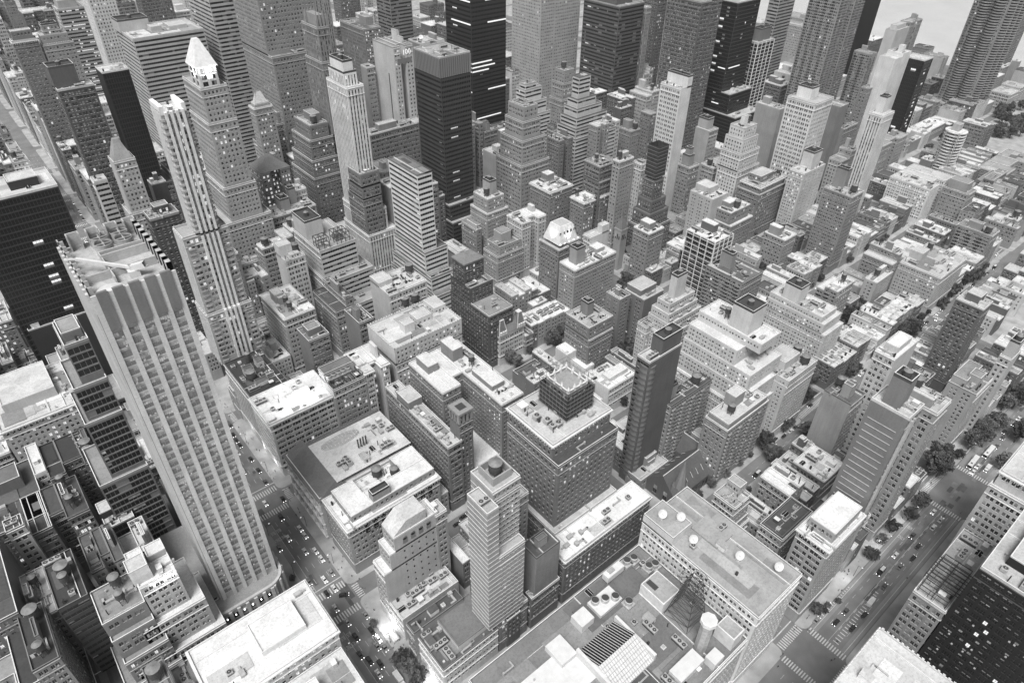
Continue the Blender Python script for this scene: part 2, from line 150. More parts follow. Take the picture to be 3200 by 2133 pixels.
('arched_brown_tower','stepped brown tower with arched windows below the gothic spire',[168.1,489.8,184.0,518.5,103.3],'pp',0.22,0.3,{'tiers':[(92,3,2,6,3),(76,5,5,9,5),(62,7,7,11,7)],'up':[(0.4,0.3,0.9,0.8,6,'n')],'tk':1},1518),
('brown_office_mass','brown office mass with small roof sheds left of the arched tower',[173.2,568.3,198.1,597.1,91.6],'pp',0.26,0.3,{'tiers':[(82,4,2,2,2)],'ac':4},113),
('small_cupola_tower','small tower with pale domed cupola beside the pyramid crown',[146.9,544.6,159.3,552.3,111.0],'pp',0.34,0.7,{'tiers':[(108,2,2,2,2)],'spire':9},543),
('bronze_roof_hotel','lit arcade building with green-grey mansard roof',[116.0,477.1,140.0,499.1,81.0],'pp',0.3,0.45,{'hip':8,'litp':1},582),
('wide_brown_block','wide brown hotel slab behind the white pinstripe tower',[318.9,659.5,340.0,711.7,123.4],'vp',0.27,0.3,{'up':[(0.6,0.3,1,0.6,8,'n')],'ac':4},707),
('white_lights_block','grey setback building topped by a lit window row',[397.6,738.4,425.0,770.0,108.4],'pp',0.36,0.5,{'up':[(0.1,0.5,0.9,1,7,'p')],'ac':4},10),
('far_stripe_tower','distant tower with bold vertical stripes at top left centre',[285.0,720.0,315.0,750.0,190.0],'vv',0.36,0.4,{},211),
('far_grey_tower','hazy grey banded tower left of the black lit tower',[372.0,690.0,400.0,720.0,180.0],'bb',0.24,0.3,{},527),
('grey_annex_block','grey block with roof machines between the pinstripe and the number sign towers',[240.9,519.0,248.7,528.6,130.0],'nP',0.34,0.6,{'ac':4},310),
('low_annex_hundred','lower dark annex with white roof boxes below the number sign tower',[213.7,475.9,272.0,489.0,89.5],'nP',0.25,0.5,{'up':[(0.2,0.3,0.5,0.8,5,'n')],'ac':5},692),
('pale_metal_tower','broad silvery tower dotted with tiny windows',[488.0,569.0,548.0,618.0,185.0],'pp',0.42,0.4,{},1998),
('dark_banded_tower','dark banded office tower with broad parapet roof',[526.6,489.7,565.0,542.3,147.5],'bb',0.14,0.3,{'up':[(0.15,0.2,0.8,0.9,8,'n')]},1990),
('white_zig_block','white zigzag terrace building behind the ziggurat offices',[374.0,461.3,388.2,470.4,104.2],'bb',0.55,0.4,{'tiers':[(100,2,2,5,2),(88,4,4,10,4),(76,5,6,14,5)],'ac':4},311),
('cake_tower','white tiered wedding cake office building',[403.2,419.9,418.2,428.7,115.3],'bb',0.5,0.2,{'tiers':[(96,2,2,7,3),(88,4,4,14,5),(80,6,6,20,7),(71,8,8,26,9),(62,10,10,31,11)]},1089),
('slim_tall_brown','slim stepped tower just left of the wedding cake building',[433.0,470.2,446.4,483.7,103.9],'pp',0.34,0.3,{'tiers':[(92,2,1,2,2),(76,4,2,3,3)],'tk':1},363),
('glass_stripe_tower','narrow glass tower with pale vertical lines behind the dark banded tower',[571.7,491.3,579.3,498.6,141.0],'vv',0.36,0.5,{},222),
('dotted_dark_tower','dark tower sprinkled with tiny lit windows',[621.8,516.8,637.2,540.0,139.5],'pp',0.16,0.2,{},444),
('brown_window_tower','huge dark tower with wide paired windows',[557.0,409.9,589.6,453.0,164.0],'PP',0.16,0.3,{},2085),
('black_grid_tower','black gridded glass tower with pale roof rim at the top',[620.6,411.2,661.0,433.0,152.8],'gg',0.07,0.55,{'litb':2,'tiers':[(62,0,12,0,0),(40,2,26,4,0)]},1993),
('curved_glass_tower','curved glass apartment tower with round roof drum',[672.3,410.0,704.0,428.0,105.5],'gg',0.22,0.5,{'up':[(0.3,0.3,0.95,0.9,12,'n')],'fins':1},497),
('white_slab_tower','white slab tower with blank side and glazed balcony side',[438.0,331.3,452.0,354.0,120.0],'Pn',0.6,0.6,{'up':[(0.55,0,1,1,9,'n')],'ac':3},1089),
('grey_roof_tower','grey brick tower with cluttered pale roof under the wedding cake',[402.3,391.2,418.1,402.4,78.3],'pp',0.3,0.6,{'ac':7,'tk':1},277),
('small_stepped_grey','small stepped grey building with tank house right of the grey brick tower',[474.9,412.2,489.0,429.5,50.5],'pp',0.28,0.3,{'up':[(0.3,0.4,0.7,0.9,8,'n')],'tk':1},242),
('slim_dark_shaft','slim dark shaft left of the white slab tower',[490.5,402.1,496.1,412.3,65.0],'pp',0.22,0.4,{'tiers':[(68,1,1,2,2)]},278),
('beige_cube_tower','blank beige block with square penthouse right of the white slab tower',[491.4,331.3,505.7,347.2,70.6],'nP',0.4,0.4,{'up':[(0.2,0.3,0.8,1,9,'n')]},332),
('white_step_hotel','white stepped apartment house with roof garden left of the gridded white hotel',[475.5,285.6,494.2,300.6,90.0],'pp',0.55,0.5,{'tiers':[(80,1,2,3,2),(68,2,3,8,3),(52,2,4,12,3)],'up':[(0.4,0.4,0.65,0.7,8,'n')],'tk':1,'gard':1},910),
('paired_brown_block','twin roofed brick building left of the netted stepped tower',[350.0,315.3,367.1,323.0,83.0],'pp',0.34,0.6,{'up':[(0.4,0.4,0.8,0.9,5,'n')],'tk':1,'ac':5},631),
('pale_pair_block','pale half of the twin roofed pair beside the netted stepped tower',[369.5,308.2,378.8,322.9,78.1],'pp',0.48,0.6,{'ac':7},272),
('small_pent_tower','brick tower with stacked penthouse and one bright lamp',[429.3,302.8,443.0,315.8,60.5],'pp',0.28,0.3,{'up':[(0.2,0.3,0.7,0.9,9,'n'),(0.3,0.4,0.6,0.8,15,'n')],'ac':4},353),
('rough_brown_block','rough brown building with cluttered stair roofs above the wide dark brick apartments',[347.0,333.3,367.5,352.0,73.5],'PP',0.2,0.3,{'tiers':[(60,0,1,1,0)],'tk':1,'ac':6},403),
('small_mid_block','dark brick block with striped awnings beside the ziggurat offices',[356.0,392.5,372.7,408.6,75.2],'pp',0.2,0.25,{'ac':6},412),
('grey_office_low','grey brick block with dark tank right of the stacked penthouse',[480.5,311.2,507.0,326.6,43.8],'Pp',0.36,0.5,{'tk':1,'ac':6},175),
('white_grid_hotel','big white gridded hotel slab with square penthouse',[523.0,252.1,552.7,279.3,110.3],'PP',0.58,0.5,{'up':[(0.3,0.4,0.7,0.9,9,'n')]},1311),
('rear_flat_block','plain grey slab with roof machines behind the gridded white hotel',[572.1,309.9,585.6,336.7,80.0],'nn',0.34,0.5,{'ac':6},551),
('wave_balcony_tower','large residential tower with wavy stacked balconies',[715.0,350.0,768.0,386.0,165.0],'kk',0.3,0.4,{},1995),
('wave_side_wing','lower balcony wing right of the wavy balcony tower',[793.1,336.4,807.3,356.8,89.6],'kk',0.3,0.35,{},471),
('black_east_tower','plain black tower in front of the river',[920.0,420.0,965.0,450.0,165.0],'nn',0.03,0.3,{},346),
('tall_slim_grid','hazy slim tower behind the curved glass tower',[760.7,447.4,795.0,461.4,134.0],'bb',0.34,0.4,{},545),
('river_edge_block','hazy pale block by the water at the top right',[999.7,530.2,1054.1,590.0,59.0],'pp',0.34,0.4,{},205),
('beige_twin_east','beige blank sided tower near the river',[913.0,365.8,948.6,379.8,92.0],'nn',0.48,0.5,{'up':[(0.2,0.3,0.9,0.9,5,'n')]},245),
('brown_twin_east','grooved brown tower near the river beside the beige blank sided one',[957.5,369.3,990.0,383.3,95.4],'vp',0.32,0.4,{},162),
('pale_blank_slab','tall blank pale slab joined to a black glass face',[709.8,274.1,742.0,290.9,114.0],'nn',0.58,0.7,{'ac':3},722),
('black_face_slab','black glazed half of the pale blank slab pair',[742.3,258.0,762.0,280.0,108.0],'gg',0.03,0.6,{},673),
('slim_white_shaft','very slim white tower with flared roof rim at right',[547.4,203.8,567.4,216.3,107.8],'vv',0.56,0.6,{'up':[(0.4,0.4,0.75,0.9,13,'n')],'par':1},781),
('corinth_tower','giant bundled tower with stacked rounded bays at the top right',[940.0,262.0,1000.0,300.0,172.0],'kv',0.28,0.4,{'round':2},1998),
('far_dark_tower','dark ribbed tower at the top right corner',[1072.6,303.3,1190.0,310.0,90.0],'bb',0.22,0.3,{},148),
('oval_balcony_tower','rounded tower ringed with pale curving balconies at upper right',[727.2,194.9,744.3,208.9,53.3],'kk',0.36,0.4,{'round':3,'up':[(0.3,0.3,0.8,0.8,7,'n')]},324),
('brown_terrace_block','brown stepped block left of the slim white tower',[637.4,272.2,665.0,277.8,56.5],'np',0.26,0.3,{'tk':1,'ac':6},133),
('brown_lit_block','brown block with lit windows left of the blank pale slab',[700.6,287.7,714.6,295.5,80.6],'pp',0.26,0.3,{},195),
('brown_base_offices','grey office block right of the slim white tower',[656.1,236.7,709.4,250.7,45.0],'pp',0.32,0.4,{'ac':3},297),
('white_flat_roofs','low block with bright white roofs near the round tower',[822.4,257.0,872.4,277.2,15.2],'pp',0.3,0.85,{'ac':4},140),
('small_cream_roof','small cube building with white roof beside the slim tower',[781.0,254.5,803.5,261.5,14.2],'nn',0.3,0.8,{'ac':3},46),
('pale_river_school','pale institutional block above the dark park trees',[1008.6,238.9,1059.3,262.0,28.5],'PP',0.42,0.55,{'ac':3},325),
('brown_mid_gap','plain brown block right of the gridded white hotel',[621.7,275.4,638.1,320.0,81.2],'nn',0.24,0.3,{},377),
('beige_small_mid','beige mid rise below the plain brown block',[560.6,231.3,585.0,243.6,62.3],'pp',0.4,0.4,{'ac':4},371),
('right_edge_blocks','low brown block at the upper right edge',[760.7,148.9,840.0,176.0,15.6],'pp',0.26,0.4,{'ac':5},246),
('right_edge_apartment','pale edged apartment block at the right edge',[640.1,97.7,649.7,117.2,24.2],'pp',0.36,0.7,{'tk':1,'ac':6},93),
('low_teal_block','dark low block under the round balcony tower',[714.1,146.3,750.0,160.0,23.9],'pp',0.2,0.3,{'ac':4},134),
]
FILL=[
('tall pale building with black roof right of the low black roof',[-79.3,127.1,-71.9,154.7,49.3],'pp',0.42,0.12,224),
('mid height dark building with grey roof left of the flat bright white roof',[-71.9,126.6,-64.0,154.7,38.3],'nP',0.16,0.35,191),
('tall dark building with grey roof in front of the building',[-126.2,172.9,-116.3,198.3,48.7],'tt',0.22,0.35,130),
('mid height grey building with white roof left of the narrow block',[-108.0,206.9,-99.0,233.9,42.9],'nP',0.28,0.6,550),
('tall pale building with black roof in front of the short black glass block',[-82.8,209.9,-69.7,233.9,48.9],'nP',0.42,0.12,770),
('mid height dark building with white roof behind the pale setback block',[-69.7,208.5,-57.2,233.9,43.5],'pp',0.22,0.6,418),
('low dark building with white roof right of the short black glass block',[-42.5,252.1,-34.6,278.7,18.0],'tt',0.22,0.82,64),
('tall pale building with white roof left of the low building',[-90.0,288.7,-84.8,313.1,46.9],'tt',0.5,0.75,230),
('mid height dark building with white roof behind the short black glass block',[-53.9,285.7,-39.2,313.1,21.9],'nP',0.22,0.75,166),
('mid height grey building with white roof behind the black roofed loft',[-110.4,331.3,-98.1,357.1,34.3],'tt',0.34,0.75,157),
('low pale building with grey roof right of the low building',[-42.9,331.3,-31.4,357.5,14.1],'nP',0.42,0.35,117),
('tiny dark building with black roof left of the wide pale stone building',[-95.2,375.8,-84.8,392.3,41.3],'pp',0.16,0.12,25),
('tiny grey building with white roof behind the wide pale stone building',[-84.8,375.8,-76.7,392.3,42.2],'pp',0.34,0.75,45),
('tall dark building with grey roof in front of the dark glass grid tower',[-65.1,375.8,-54.1,392.3,47.5],'PP',0.22,0.35,122),
('low dark building with white roof in front of the dark glass grid tower',[-41.8,364.3,-28.1,392.3,14.9],'nP',0.16,0.6,118),
('mid height dark building with white roof left of the wide pale stone building',[-98.2,410.5,-81.3,434.3,37.8],'tt',0.22,0.6,164),
('mid height dark building with black roof behind the wide pale stone building',[-81.3,410.5,-70.1,435.2,27.6],'pp',0.22,0.12,166),
('tall grey building with white roof left of the low dark wing',[-91.2,443.8,-72.7,471.5,46.4],'pp',0.28,0.6,305),
('tiny dark building with grey roof left of the low dark wing',[-72.7,444.3,-51.7,471.5,39.5],'pp',0.16,0.35,43),
('tall dark building with white roof behind the big black glass tower',[-46.6,659.2,-27.5,683.3,68.1],'nP',0.22,0.82,110),
('tall pale building with grey roof behind the big black glass tower',[-27.5,659.2,-15.2,686.7,67.8],'pp',0.5,0.35,151),
('tiny grey building with grey roof behind the big black glass tower',[-23.1,692.7,-15.2,719.9,65.0],'pp',0.28,0.35,38),
('tall grey building with black roof behind the big black glass tower',[-37.2,738.1,-15.2,762.5,68.2],'pp',0.28,0.12,107),
('mid height dark townhouse with white roof left of the low brown brick cluster',[49.7,93.7,57.3,121.4,21.8],'hh',0.16,0.82,761),
('low dark townhouse with black roof left of the low brown brick cluster',[57.3,98.1,65.9,121.2,14.3],'hh',0.16,0.12,226),
('low dark townhouse with grey roof left of the low brown brick cluster',[66.7,103.7,74.0,118.3,16.6],'hh',0.16,0.35,141),
('tiny pale townhouse with white roof behind the low brown brick cluster',[74.0,103.7,81.6,119.7,16.9],'hh',0.42,0.75,33),
('low pale townhouse with white roof right of the low flat white roof',[57.7,127.7,67.1,154.7,12.7],'hh',0.5,0.6,333),
('low grey building with white roof right of the low flat white roof',[67.1,128.6,78.4,154.7,14.3],'hh',0.34,0.82,367),
('low pale building with white roof in front of the plain pale brick side wall',[78.4,128.6,89.5,154.7,15.1],'hh',0.42,0.75,121),
('low grey townhouse with white roof behind the slender rear block',[68.3,172.9,73.9,197.0,18.2],'hh',0.34,0.75,72),
('tiny pale townhouse with grey roof behind the white terracotta corner building',[49.0,288.4,57.1,313.1,19.7],'hh',0.42,0.35,26),
('tiny pale building with white roof behind the grey building',[75.9,288.1,89.5,313.1,16.5],'nh',0.5,0.6,37),
('mid height pale building with white roof behind the broad corner store',[47.1,331.3,59.2,355.1,20.2],'hh',0.5,0.75,278),
('mid height grey townhouse with white roof left of the broad corner store',[15.2,364.2,22.3,392.3,22.0],'hh',0.34,0.6,97),
('low pale building with white roof behind the broad corner store',[44.0,367.7,56.4,392.3,17.8],'PP',0.5,0.82,116),
('low dark building with grey roof left of the loft building',[56.4,368.2,67.8,392.3,17.4],'PP',0.22,0.35,100),
('tall grey building with white roof right of the dark brick office block',[45.7,410.5,65.6,435.5,59.6],'pp',0.28,0.6,288),
('mid height grey building with white roof left of the slim white stepped building',[66.1,410.5,82.4,426.4,35.0],'pp',0.34,0.75,306),
('tall grey building with white roof left of the slim white stepped building',[82.4,410.5,99.4,426.4,56.5],'tt',0.34,0.75,398),
('tall grey building with white roof in front of the grey loft block',[99.4,410.5,113.7,426.4,62.1],'pp',0.28,0.6,154),
('tiny dark building with black roof left of the white banded office building',[113.7,410.5,131.7,437.4,55.0],'tt',0.22,0.12,43),
('tall pale building with white roof behind the grey loft block',[133.6,459.3,143.2,471.5,68.8],'nP',0.5,0.75,96),
('tall pale building with white roof behind the dark brick office block',[75.4,527.0,98.4,550.7,73.7],'pp',0.5,0.6,107),
('tall dark building with black roof right of the pale stepped tower',[65.8,568.9,77.9,596.0,62.8],'PP',0.16,0.12,88),
('tall grey building with white roof left of the lit arcade building',[98.1,568.9,121.9,596.6,69.8],'PP',0.28,0.82,76),
('tall grey building with white roof behind the pale building',[15.2,603.9,30.0,628.8,66.9],'PP',0.28,0.82,134),
('tiny grey building with white roof behind the dark brick office block',[90.9,603.1,111.8,628.8,47.5],'tt',0.28,0.6,37),
('tall grey building with grey roof behind the pale building',[15.2,659.2,35.3,684.6,49.9],'tt',0.28,0.35,183),
('tiny pale building with black roof behind the pale stepped tower',[50.1,659.2,72.0,685.6,64.8],'nP',0.42,0.12,38),
('tall pale building with white roof right of the pale stepped tower',[72.0,659.2,92.0,684.9,48.7],'PP',0.5,0.6,58),
('tall dark building with white roof behind the pale building',[15.2,696.1,35.2,719.9,56.4],'PP',0.16,0.75,216),
('tiny pale building with white roof in front of the dark brick tower',[15.2,748.4,29.9,766.5,66.2],'nP',0.5,0.82,39),
('tall pale building with white roof in front of the narrow black slab tower',[65.7,738.1,85.0,765.6,66.2],'tt',0.42,0.82,66),
('tall grey building with white roof left of the dark brick tower',[15.2,771.6,31.7,798.9,72.4],'nP',0.28,0.82,106),
('mid height pale building with black roof in front of the dark brick tower',[15.2,817.1,30.4,842.1,41.9],'PP',0.5,0.12,71),
('tall pale building with black roof left of the dark brick tower',[15.2,854.3,35.4,877.9,53.4],'PP',0.5,0.12,106),
('tiny pale building with white roof right of the dark brick tower',[79.0,854.1,99.1,877.9,43.6],'PP',0.5,0.75,26),
('tall dark building with white roof left of the dark brick tower',[15.2,896.1,31.3,920.3,52.0],'tt',0.22,0.82,118),
('tall pale building with white roof in front of the dark office tower',[15.2,932.3,31.7,956.9,69.0],'pp',0.42,0.75,221),
('tall grey building with black roof left of the dark office tower',[15.2,975.1,30.7,1002.5,74.2],'nP',0.34,0.12,148),
('tall pale building with white roof left of the dark office tower',[15.2,1009.3,39.5,1035.9,111.1],'nP',0.42,0.82,190),
('tall dark building with white roof behind the art deco tower',[65.3,1008.1,101.2,1035.9,85.7],'nP',0.16,0.82,103),
('tiny dark building with white roof left of the dark office tower',[15.2,1054.1,39.7,1082.0,54.6],'pp',0.16,0.75,28),
('tall dark building with white roof left of the block',[66.7,1054.1,105.4,1080.6,104.6],'nP',0.16,0.6,331),
('tiny grey building with black roof left of the dark office tower',[15.2,1087.1,51.0,1115.9,87.0],'PP',0.28,0.12,37),
('tall dark building with grey roof left of the block',[80.7,1134.1,110.9,1161.5,106.9],'tt',0.16,0.35,92),
('tall grey building with black roof behind the dark office tower',[43.4,1167.7,76.7,1194.9,98.8],'pp',0.28,0.12,237),
('tiny dark building with black roof behind the block',[109.4,1167.4,137.1,1194.9,126.0],'nP',0.22,0.12,39),
('low grey townhouse with white roof in front of the corner office tower',[207.1,15.2,212.3,41.6,18.3],'nh',0.34,0.75,60),
('mid height dark townhouse with black roof right of the corner office tower',[212.3,15.2,221.2,42.3,21.1],'hh',0.16,0.12,121),
('low dark building with white roof right of the corner office tower',[254.5,15.2,265.2,42.5,12.7],'hh',0.16,0.82,58),
('mid height dark building with white roof in front of the tall tower',[265.2,15.2,276.4,38.7,21.3],'hh',0.22,0.82,106),
('low grey building with black roof in front of the tall tower',[276.4,15.2,288.0,42.2,17.1],'hh',0.34,0.12,68),
('low grey townhouse with white roof in front of the roof garden apartment',[181.3,51.7,189.8,75.5,19.4],'hh',0.34,0.6,123),
('low dark building with white roof right of the roof garden apartment',[189.8,51.9,200.3,75.5,15.3],'hh',0.16,0.82,95),
('low dark building with white roof right of the low patchy white roof',[222.4,48.4,234.5,75.5,15.1],'hh',0.16,0.6,209),
('low dark building with white roof behind the low patchy white roof',[236.2,66.5,248.3,75.5,12.8],'PP',0.22,0.6,70),
('low dark building with white roof behind the low building',[248.3,66.5,257.7,75.5,18.7],'PP',0.16,0.6,105),
('low pale building with black roof right of the low building',[257.7,50.2,270.2,57.4,14.7],'nh',0.42,0.12,50),
('low grey townhouse with grey roof left of the brick apartment house',[209.9,107.7,217.1,117.8,18.3],'hh',0.34,0.35,103),
('low dark building with white roof behind the small mansard townhouse',[167.6,132.3,181.9,154.7,18.9],'hh',0.22,0.82,143),
('tiny grey building with white roof behind the small mansard townhouse',[181.9,132.3,194.4,154.7,14.1],'nh',0.34,0.75,28),
('tiny grey building with white roof right of the massive dark brick hotel',[181.4,172.9,192.4,198.1,16.0],'PP',0.34,0.75,38),
('low grey townhouse with white roof left of the low white museum pavilion',[200.1,184.3,208.1,198.7,15.1],'hh',0.28,0.75,96),
('low grey building with white roof left of the low white museum pavilion',[208.1,184.3,221.4,197.0,15.7],'hh',0.34,0.82,65),
('mid height dark building with grey roof behind the low white museum pavilion',[221.4,172.9,232.4,199.7,21.6],'hh',0.16,0.35,177),
('low dark building with white roof in front of the brown mansion',[167.6,209.9,182.4,218.0,17.4],'nh',0.22,0.75,176),
('low dark building with white roof right of the brown mansion',[186.9,205.7,192.8,233.9,19.5],'PP',0.16,0.75,179),
('low grey building with white roof right of the ornate mansion',[197.0,252.1,204.0,276.1,17.0],'PP',0.28,0.75,90),
('mid height grey building with white roof behind the strip of dark brick rowhouses',[220.3,270.8,233.9,277.2,21.6],'hh',0.34,0.75,56),
('mid height grey building with white roof right of the cluster of low pale roofs',[229.3,287.7,239.8,313.1,21.2],'PP',0.28,0.82,75),
('low dark building with white roof right of the cluster of low pale roofs',[239.8,288.3,253.1,313.1,13.9],'hh',0.22,0.75,90),
('tiny grey building with white roof right of the cluster of low pale roofs',[253.1,303.0,265.7,313.1,19.5],'hh',0.34,0.82,43),
('low grey building with white roof left of the dark brick club building',[222.7,364.1,236.1,392.3,19.1],'hh',0.34,0.82,84),
('tall grey building with white roof left of the pale slab office tower',[190.6,410.5,207.0,437.5,72.4],'nP',0.28,0.82,172),
('tall dark building with white roof in front of the pale slab office tower',[221.3,410.5,236.3,434.0,63.7],'tt',0.22,0.6,122),
('tall dark building with white roof left of the brick apartment house',[236.3,410.5,242.3,438.0,51.0],'PP',0.16,0.6,109),
('mid height dark building with white roof right of the white banded office building',[167.6,445.9,186.7,471.5,29.9],'nP',0.16,0.6,50),
('tall grey building with grey roof right of the tall brown brick offices',[205.1,447.0,223.2,471.5,68.2],'pp',0.34,0.35,70),
('tiny dark building with white roof right of the lit arcade building',[167.6,526.3,184.7,550.7,61.0],'PP',0.16,0.82,49),
('tiny pale building with black roof behind the lit arcade building',[167.6,603.9,176.0,628.8,51.9],'tt',0.42,0.12,31),
('tall dark building with white roof right of the brilliantly floodlit white tower crown',[194.8,1009.8,232.5,1035.9,139.3],'PP',0.16,0.82,319),
('tall grey building with black roof right of the brilliantly floodlit white tower crown',[167.6,1054.1,197.4,1080.7,102.1],'tt',0.28,0.12,190),
('tall pale building with white roof behind the wide banded office block',[236.7,1054.1,265.2,1082.8,83.2],'PP',0.5,0.82,66),
('tiny pale townhouse with white roof in front of the broad apartment block',[370.0,15.2,379.2,38.7,18.7],'hh',0.5,0.6,29),
('mid height pale building with grey roof right of the broad apartment block',[387.1,15.2,401.6,42.2,20.8],'hh',0.42,0.35,85),
('mid height dark townhouse with grey roof left of the pale block',[413.5,15.2,421.0,41.6,21.4],'hh',0.16,0.35,211),
('low dark townhouse with black roof left of the pale block',[430.5,15.2,440.4,43.2,14.1],'hh',0.16,0.12,74),
('mid height dark building with white roof right of the pale block',[440.4,15.2,455.0,39.6,20.3],'hh',0.16,0.75,165),
('tiny grey building with grey roof behind the tall tower',[358.9,51.9,369.5,75.5,12.7],'PP',0.34,0.35,29),
('low dark building with black roof behind the tall grey apartment wall',[369.5,51.7,383.6,75.5,14.2],'nh',0.22,0.12,169),
('mid height grey building with white roof right of the white roofed apartment',[383.6,61.3,394.3,75.5,20.6],'PP',0.28,0.82,100),
('tiny dark townhouse with white roof right of the white roofed apartment',[394.3,61.3,401.7,75.5,21.9],'hh',0.22,0.75,49),
('mid height pale building with grey roof behind the broad apartment block',[409.1,48.7,422.7,75.5,21.7],'PP',0.42,0.35,85),
('tiny grey building with grey roof in front of the dark brick slab',[430.7,48.9,441.5,75.5,13.3],'nh',0.28,0.35,43),
('low grey building with black roof in front of the dark brick slab',[441.5,50.0,455.0,75.5,18.3],'hh',0.34,0.12,64),
('tiny dark building with white roof left of the terrace of rowhouse roofs running',[365.2,110.0,379.2,118.8,19.0],'hh',0.22,0.75,26),
('low pale building with grey roof behind the terrace of rowhouse roofs running',[379.6,93.7,387.3,121.8,12.2],'PP',0.5,0.35,53),
('low pale building with white roof right of the terrace of rowhouse roofs running',[387.3,93.7,397.9,117.2,14.9],'nh',0.5,0.82,140),
('low pale townhouse with grey roof behind the terrace of rowhouse roofs running',[397.9,93.7,405.6,120.7,18.2],'hh',0.5,0.35,179),
('mid height dark building with white roof right of the terrace of rowhouse roofs running',[405.6,93.7,411.9,118.1,20.1],'PP',0.16,0.82,116),
('tiny pale building with white roof behind the terrace of rowhouse roofs running',[414.1,109.4,424.9,121.6,16.8],'hh',0.42,0.75,33),
('tiny grey building with black roof in front of the narrow grey apartment building',[424.9,109.4,436.7,117.8,19.5],'nh',0.28,0.12,48),
('mid height dark building with white roof right of the narrow grey apartment building',[442.3,93.7,455.0,121.2,20.1],'PP',0.16,0.6,216),
('tiny dark building with white roof in front of the brown balcony block',[401.6,128.1,411.8,154.7,13.0],'PP',0.22,0.75,28),
('low dark building with grey roof in front of the brown balcony block',[411.8,128.5,426.6,154.7,17.1],'hh',0.22,0.35,84),
('tiny grey townhouse with white roof right of the brown balcony block',[438.9,133.4,447.8,154.7,17.3],'nh',0.34,0.6,46),
('low dark building with grey roof left of the narrow grey apartment building',[447.8,133.4,455.0,154.7,19.6],'PP',0.22,0.35,60),
('low pale building with white roof behind the huge pale stepped apartment block',[353.7,172.9,365.1,200.8,14.7],'PP',0.42,0.6,51),
('low grey building with white roof behind the huge pale stepped apartment block',[365.1,172.9,375.9,200.3,13.3],'nh',0.34,0.82,52),
('low grey building with black roof right of the wide brick apartment house',[375.9,172.9,386.9,199.7,19.2],'PP',0.34,0.12,79),
('tiny grey building with grey roof right of the wide brick apartment house',[386.9,172.9,399.4,200.7,15.2],'hh',0.34,0.35,36),
('low grey building with white roof left of the jumble of low white roofs',[399.4,172.9,412.8,198.1,18.5],'hh',0.28,0.75,165),
('tiny grey building with black roof left of the jumble of low white roofs',[412.8,186.7,425.7,196.5,17.1],'hh',0.34,0.12,26),
('tiny dark building with white roof left of the jumble of low white roofs',[433.9,186.7,441.2,196.5,19.3],'PP',0.22,0.82,26),
('mid height dark building with white roof behind the jumble of low white roofs',[442.0,172.9,455.0,198.9,20.8],'hh',0.16,0.6,137),
('mid height pale building with grey roof behind the wide brick apartment house',[397.7,205.9,407.8,233.9,21.2],'hh',0.42,0.35,112),
('tiny pale townhouse with white roof behind the wide brick apartment house',[407.8,209.2,416.2,233.9,19.5],'hh',0.5,0.75,46),
('mid height grey building with white roof behind the wide brick apartment house',[416.2,215.3,427.0,233.9,20.7],'hh',0.28,0.6,69),
('tiny pale townhouse with black roof left of the brick block',[436.0,215.3,445.4,233.9,18.1],'nh',0.42,0.12,34),
('low dark building with white roof behind the dark brick block',[330.0,252.1,343.4,259.0,16.4],'hh',0.16,0.6,113),
('low pale townhouse with grey roof behind the dark brick block',[345.9,252.1,354.7,266.6,12.5],'hh',0.42,0.35,62),
('low dark townhouse with white roof behind the stepped white apartment tower',[354.7,252.1,364.5,266.6,15.3],'hh',0.22,0.6,92),
('tiny grey townhouse with grey roof right of the slender brick apartment house',[364.5,252.1,371.8,266.6,19.3],'hh',0.34,0.35,47),
('tiny grey building with white roof left of the glass grid apartment tower',[376.6,252.1,385.2,276.3,16.7],'PP',0.34,0.75,44),
('tiny grey building with white roof right of the slender brick apartment house',[385.2,252.1,395.5,276.5,17.4],'hh',0.34,0.82,25),
('mid height grey townhouse with white roof left of the slender brick apartment house',[352.0,297.3,360.7,313.1,20.5],'nh',0.28,0.82,103),
('low dark building with grey roof right of the slender brick apartment house',[399.2,285.2,412.8,313.1,14.4],'PP',0.22,0.35,58),
('mid height grey building with grey roof right of the slender brick apartment house',[412.8,285.2,426.2,313.1,21.8],'hh',0.34,0.35,108),
('tall pale building with white roof right of the grey brick tower',[449.2,410.5,455.0,436.3,67.3],'PP',0.5,0.75,71),
('tall pale building with white roof behind the undulating brick apartment house',[330.0,443.2,349.0,471.5,49.7],'nP',0.5,0.75,221),
('tiny dark building with white roof in front of the stepped ziggurat office building',[349.0,446.2,366.1,471.5,64.2],'nP',0.22,0.82,25),
('tiny grey building with black roof behind the dark brick block',[398.2,444.6,403.5,455.3,63.5],'tt',0.34,0.12,39),
('tall grey building with grey roof left of the stepped ziggurat office building',[330.0,489.7,345.0,515.8,66.8],'tt',0.28,0.35,273),
('tall grey building with black roof left of the stepped ziggurat office building',[346.4,489.7,363.4,505.0,56.8],'nP',0.28,0.12,117),
('tiny grey building with black roof left of the stepped ziggurat office building',[363.4,489.7,383.1,505.0,55.9],'tt',0.28,0.12,33),
('tiny grey building with white roof left of the white zigzag terrace building',[428.4,568.9,444.3,594.7,72.3],'pp',0.28,0.75,39),
('tiny grey building with white roof in front of the slender gothic tower',[330.0,772.4,348.4,798.9,73.7],'tt',0.28,0.82,37),
('tiny grey building with grey roof in front of the slender gothic tower',[352.0,817.1,375.9,845.0,69.4],'nP',0.28,0.35,30),
('tiny dark building with white roof left of the wide brown hotel slab',[406.0,896.1,426.7,923.8,71.0],'PP',0.16,0.82,28),
('tiny pale building with grey roof left of the giant office tower',[330.0,1292.1,368.0,1319.6,79.2],'pp',0.5,0.35,29),
('low grey building with white roof right of the pale block',[476.0,15.2,484.1,40.0,13.1],'PP',0.28,0.82,71),
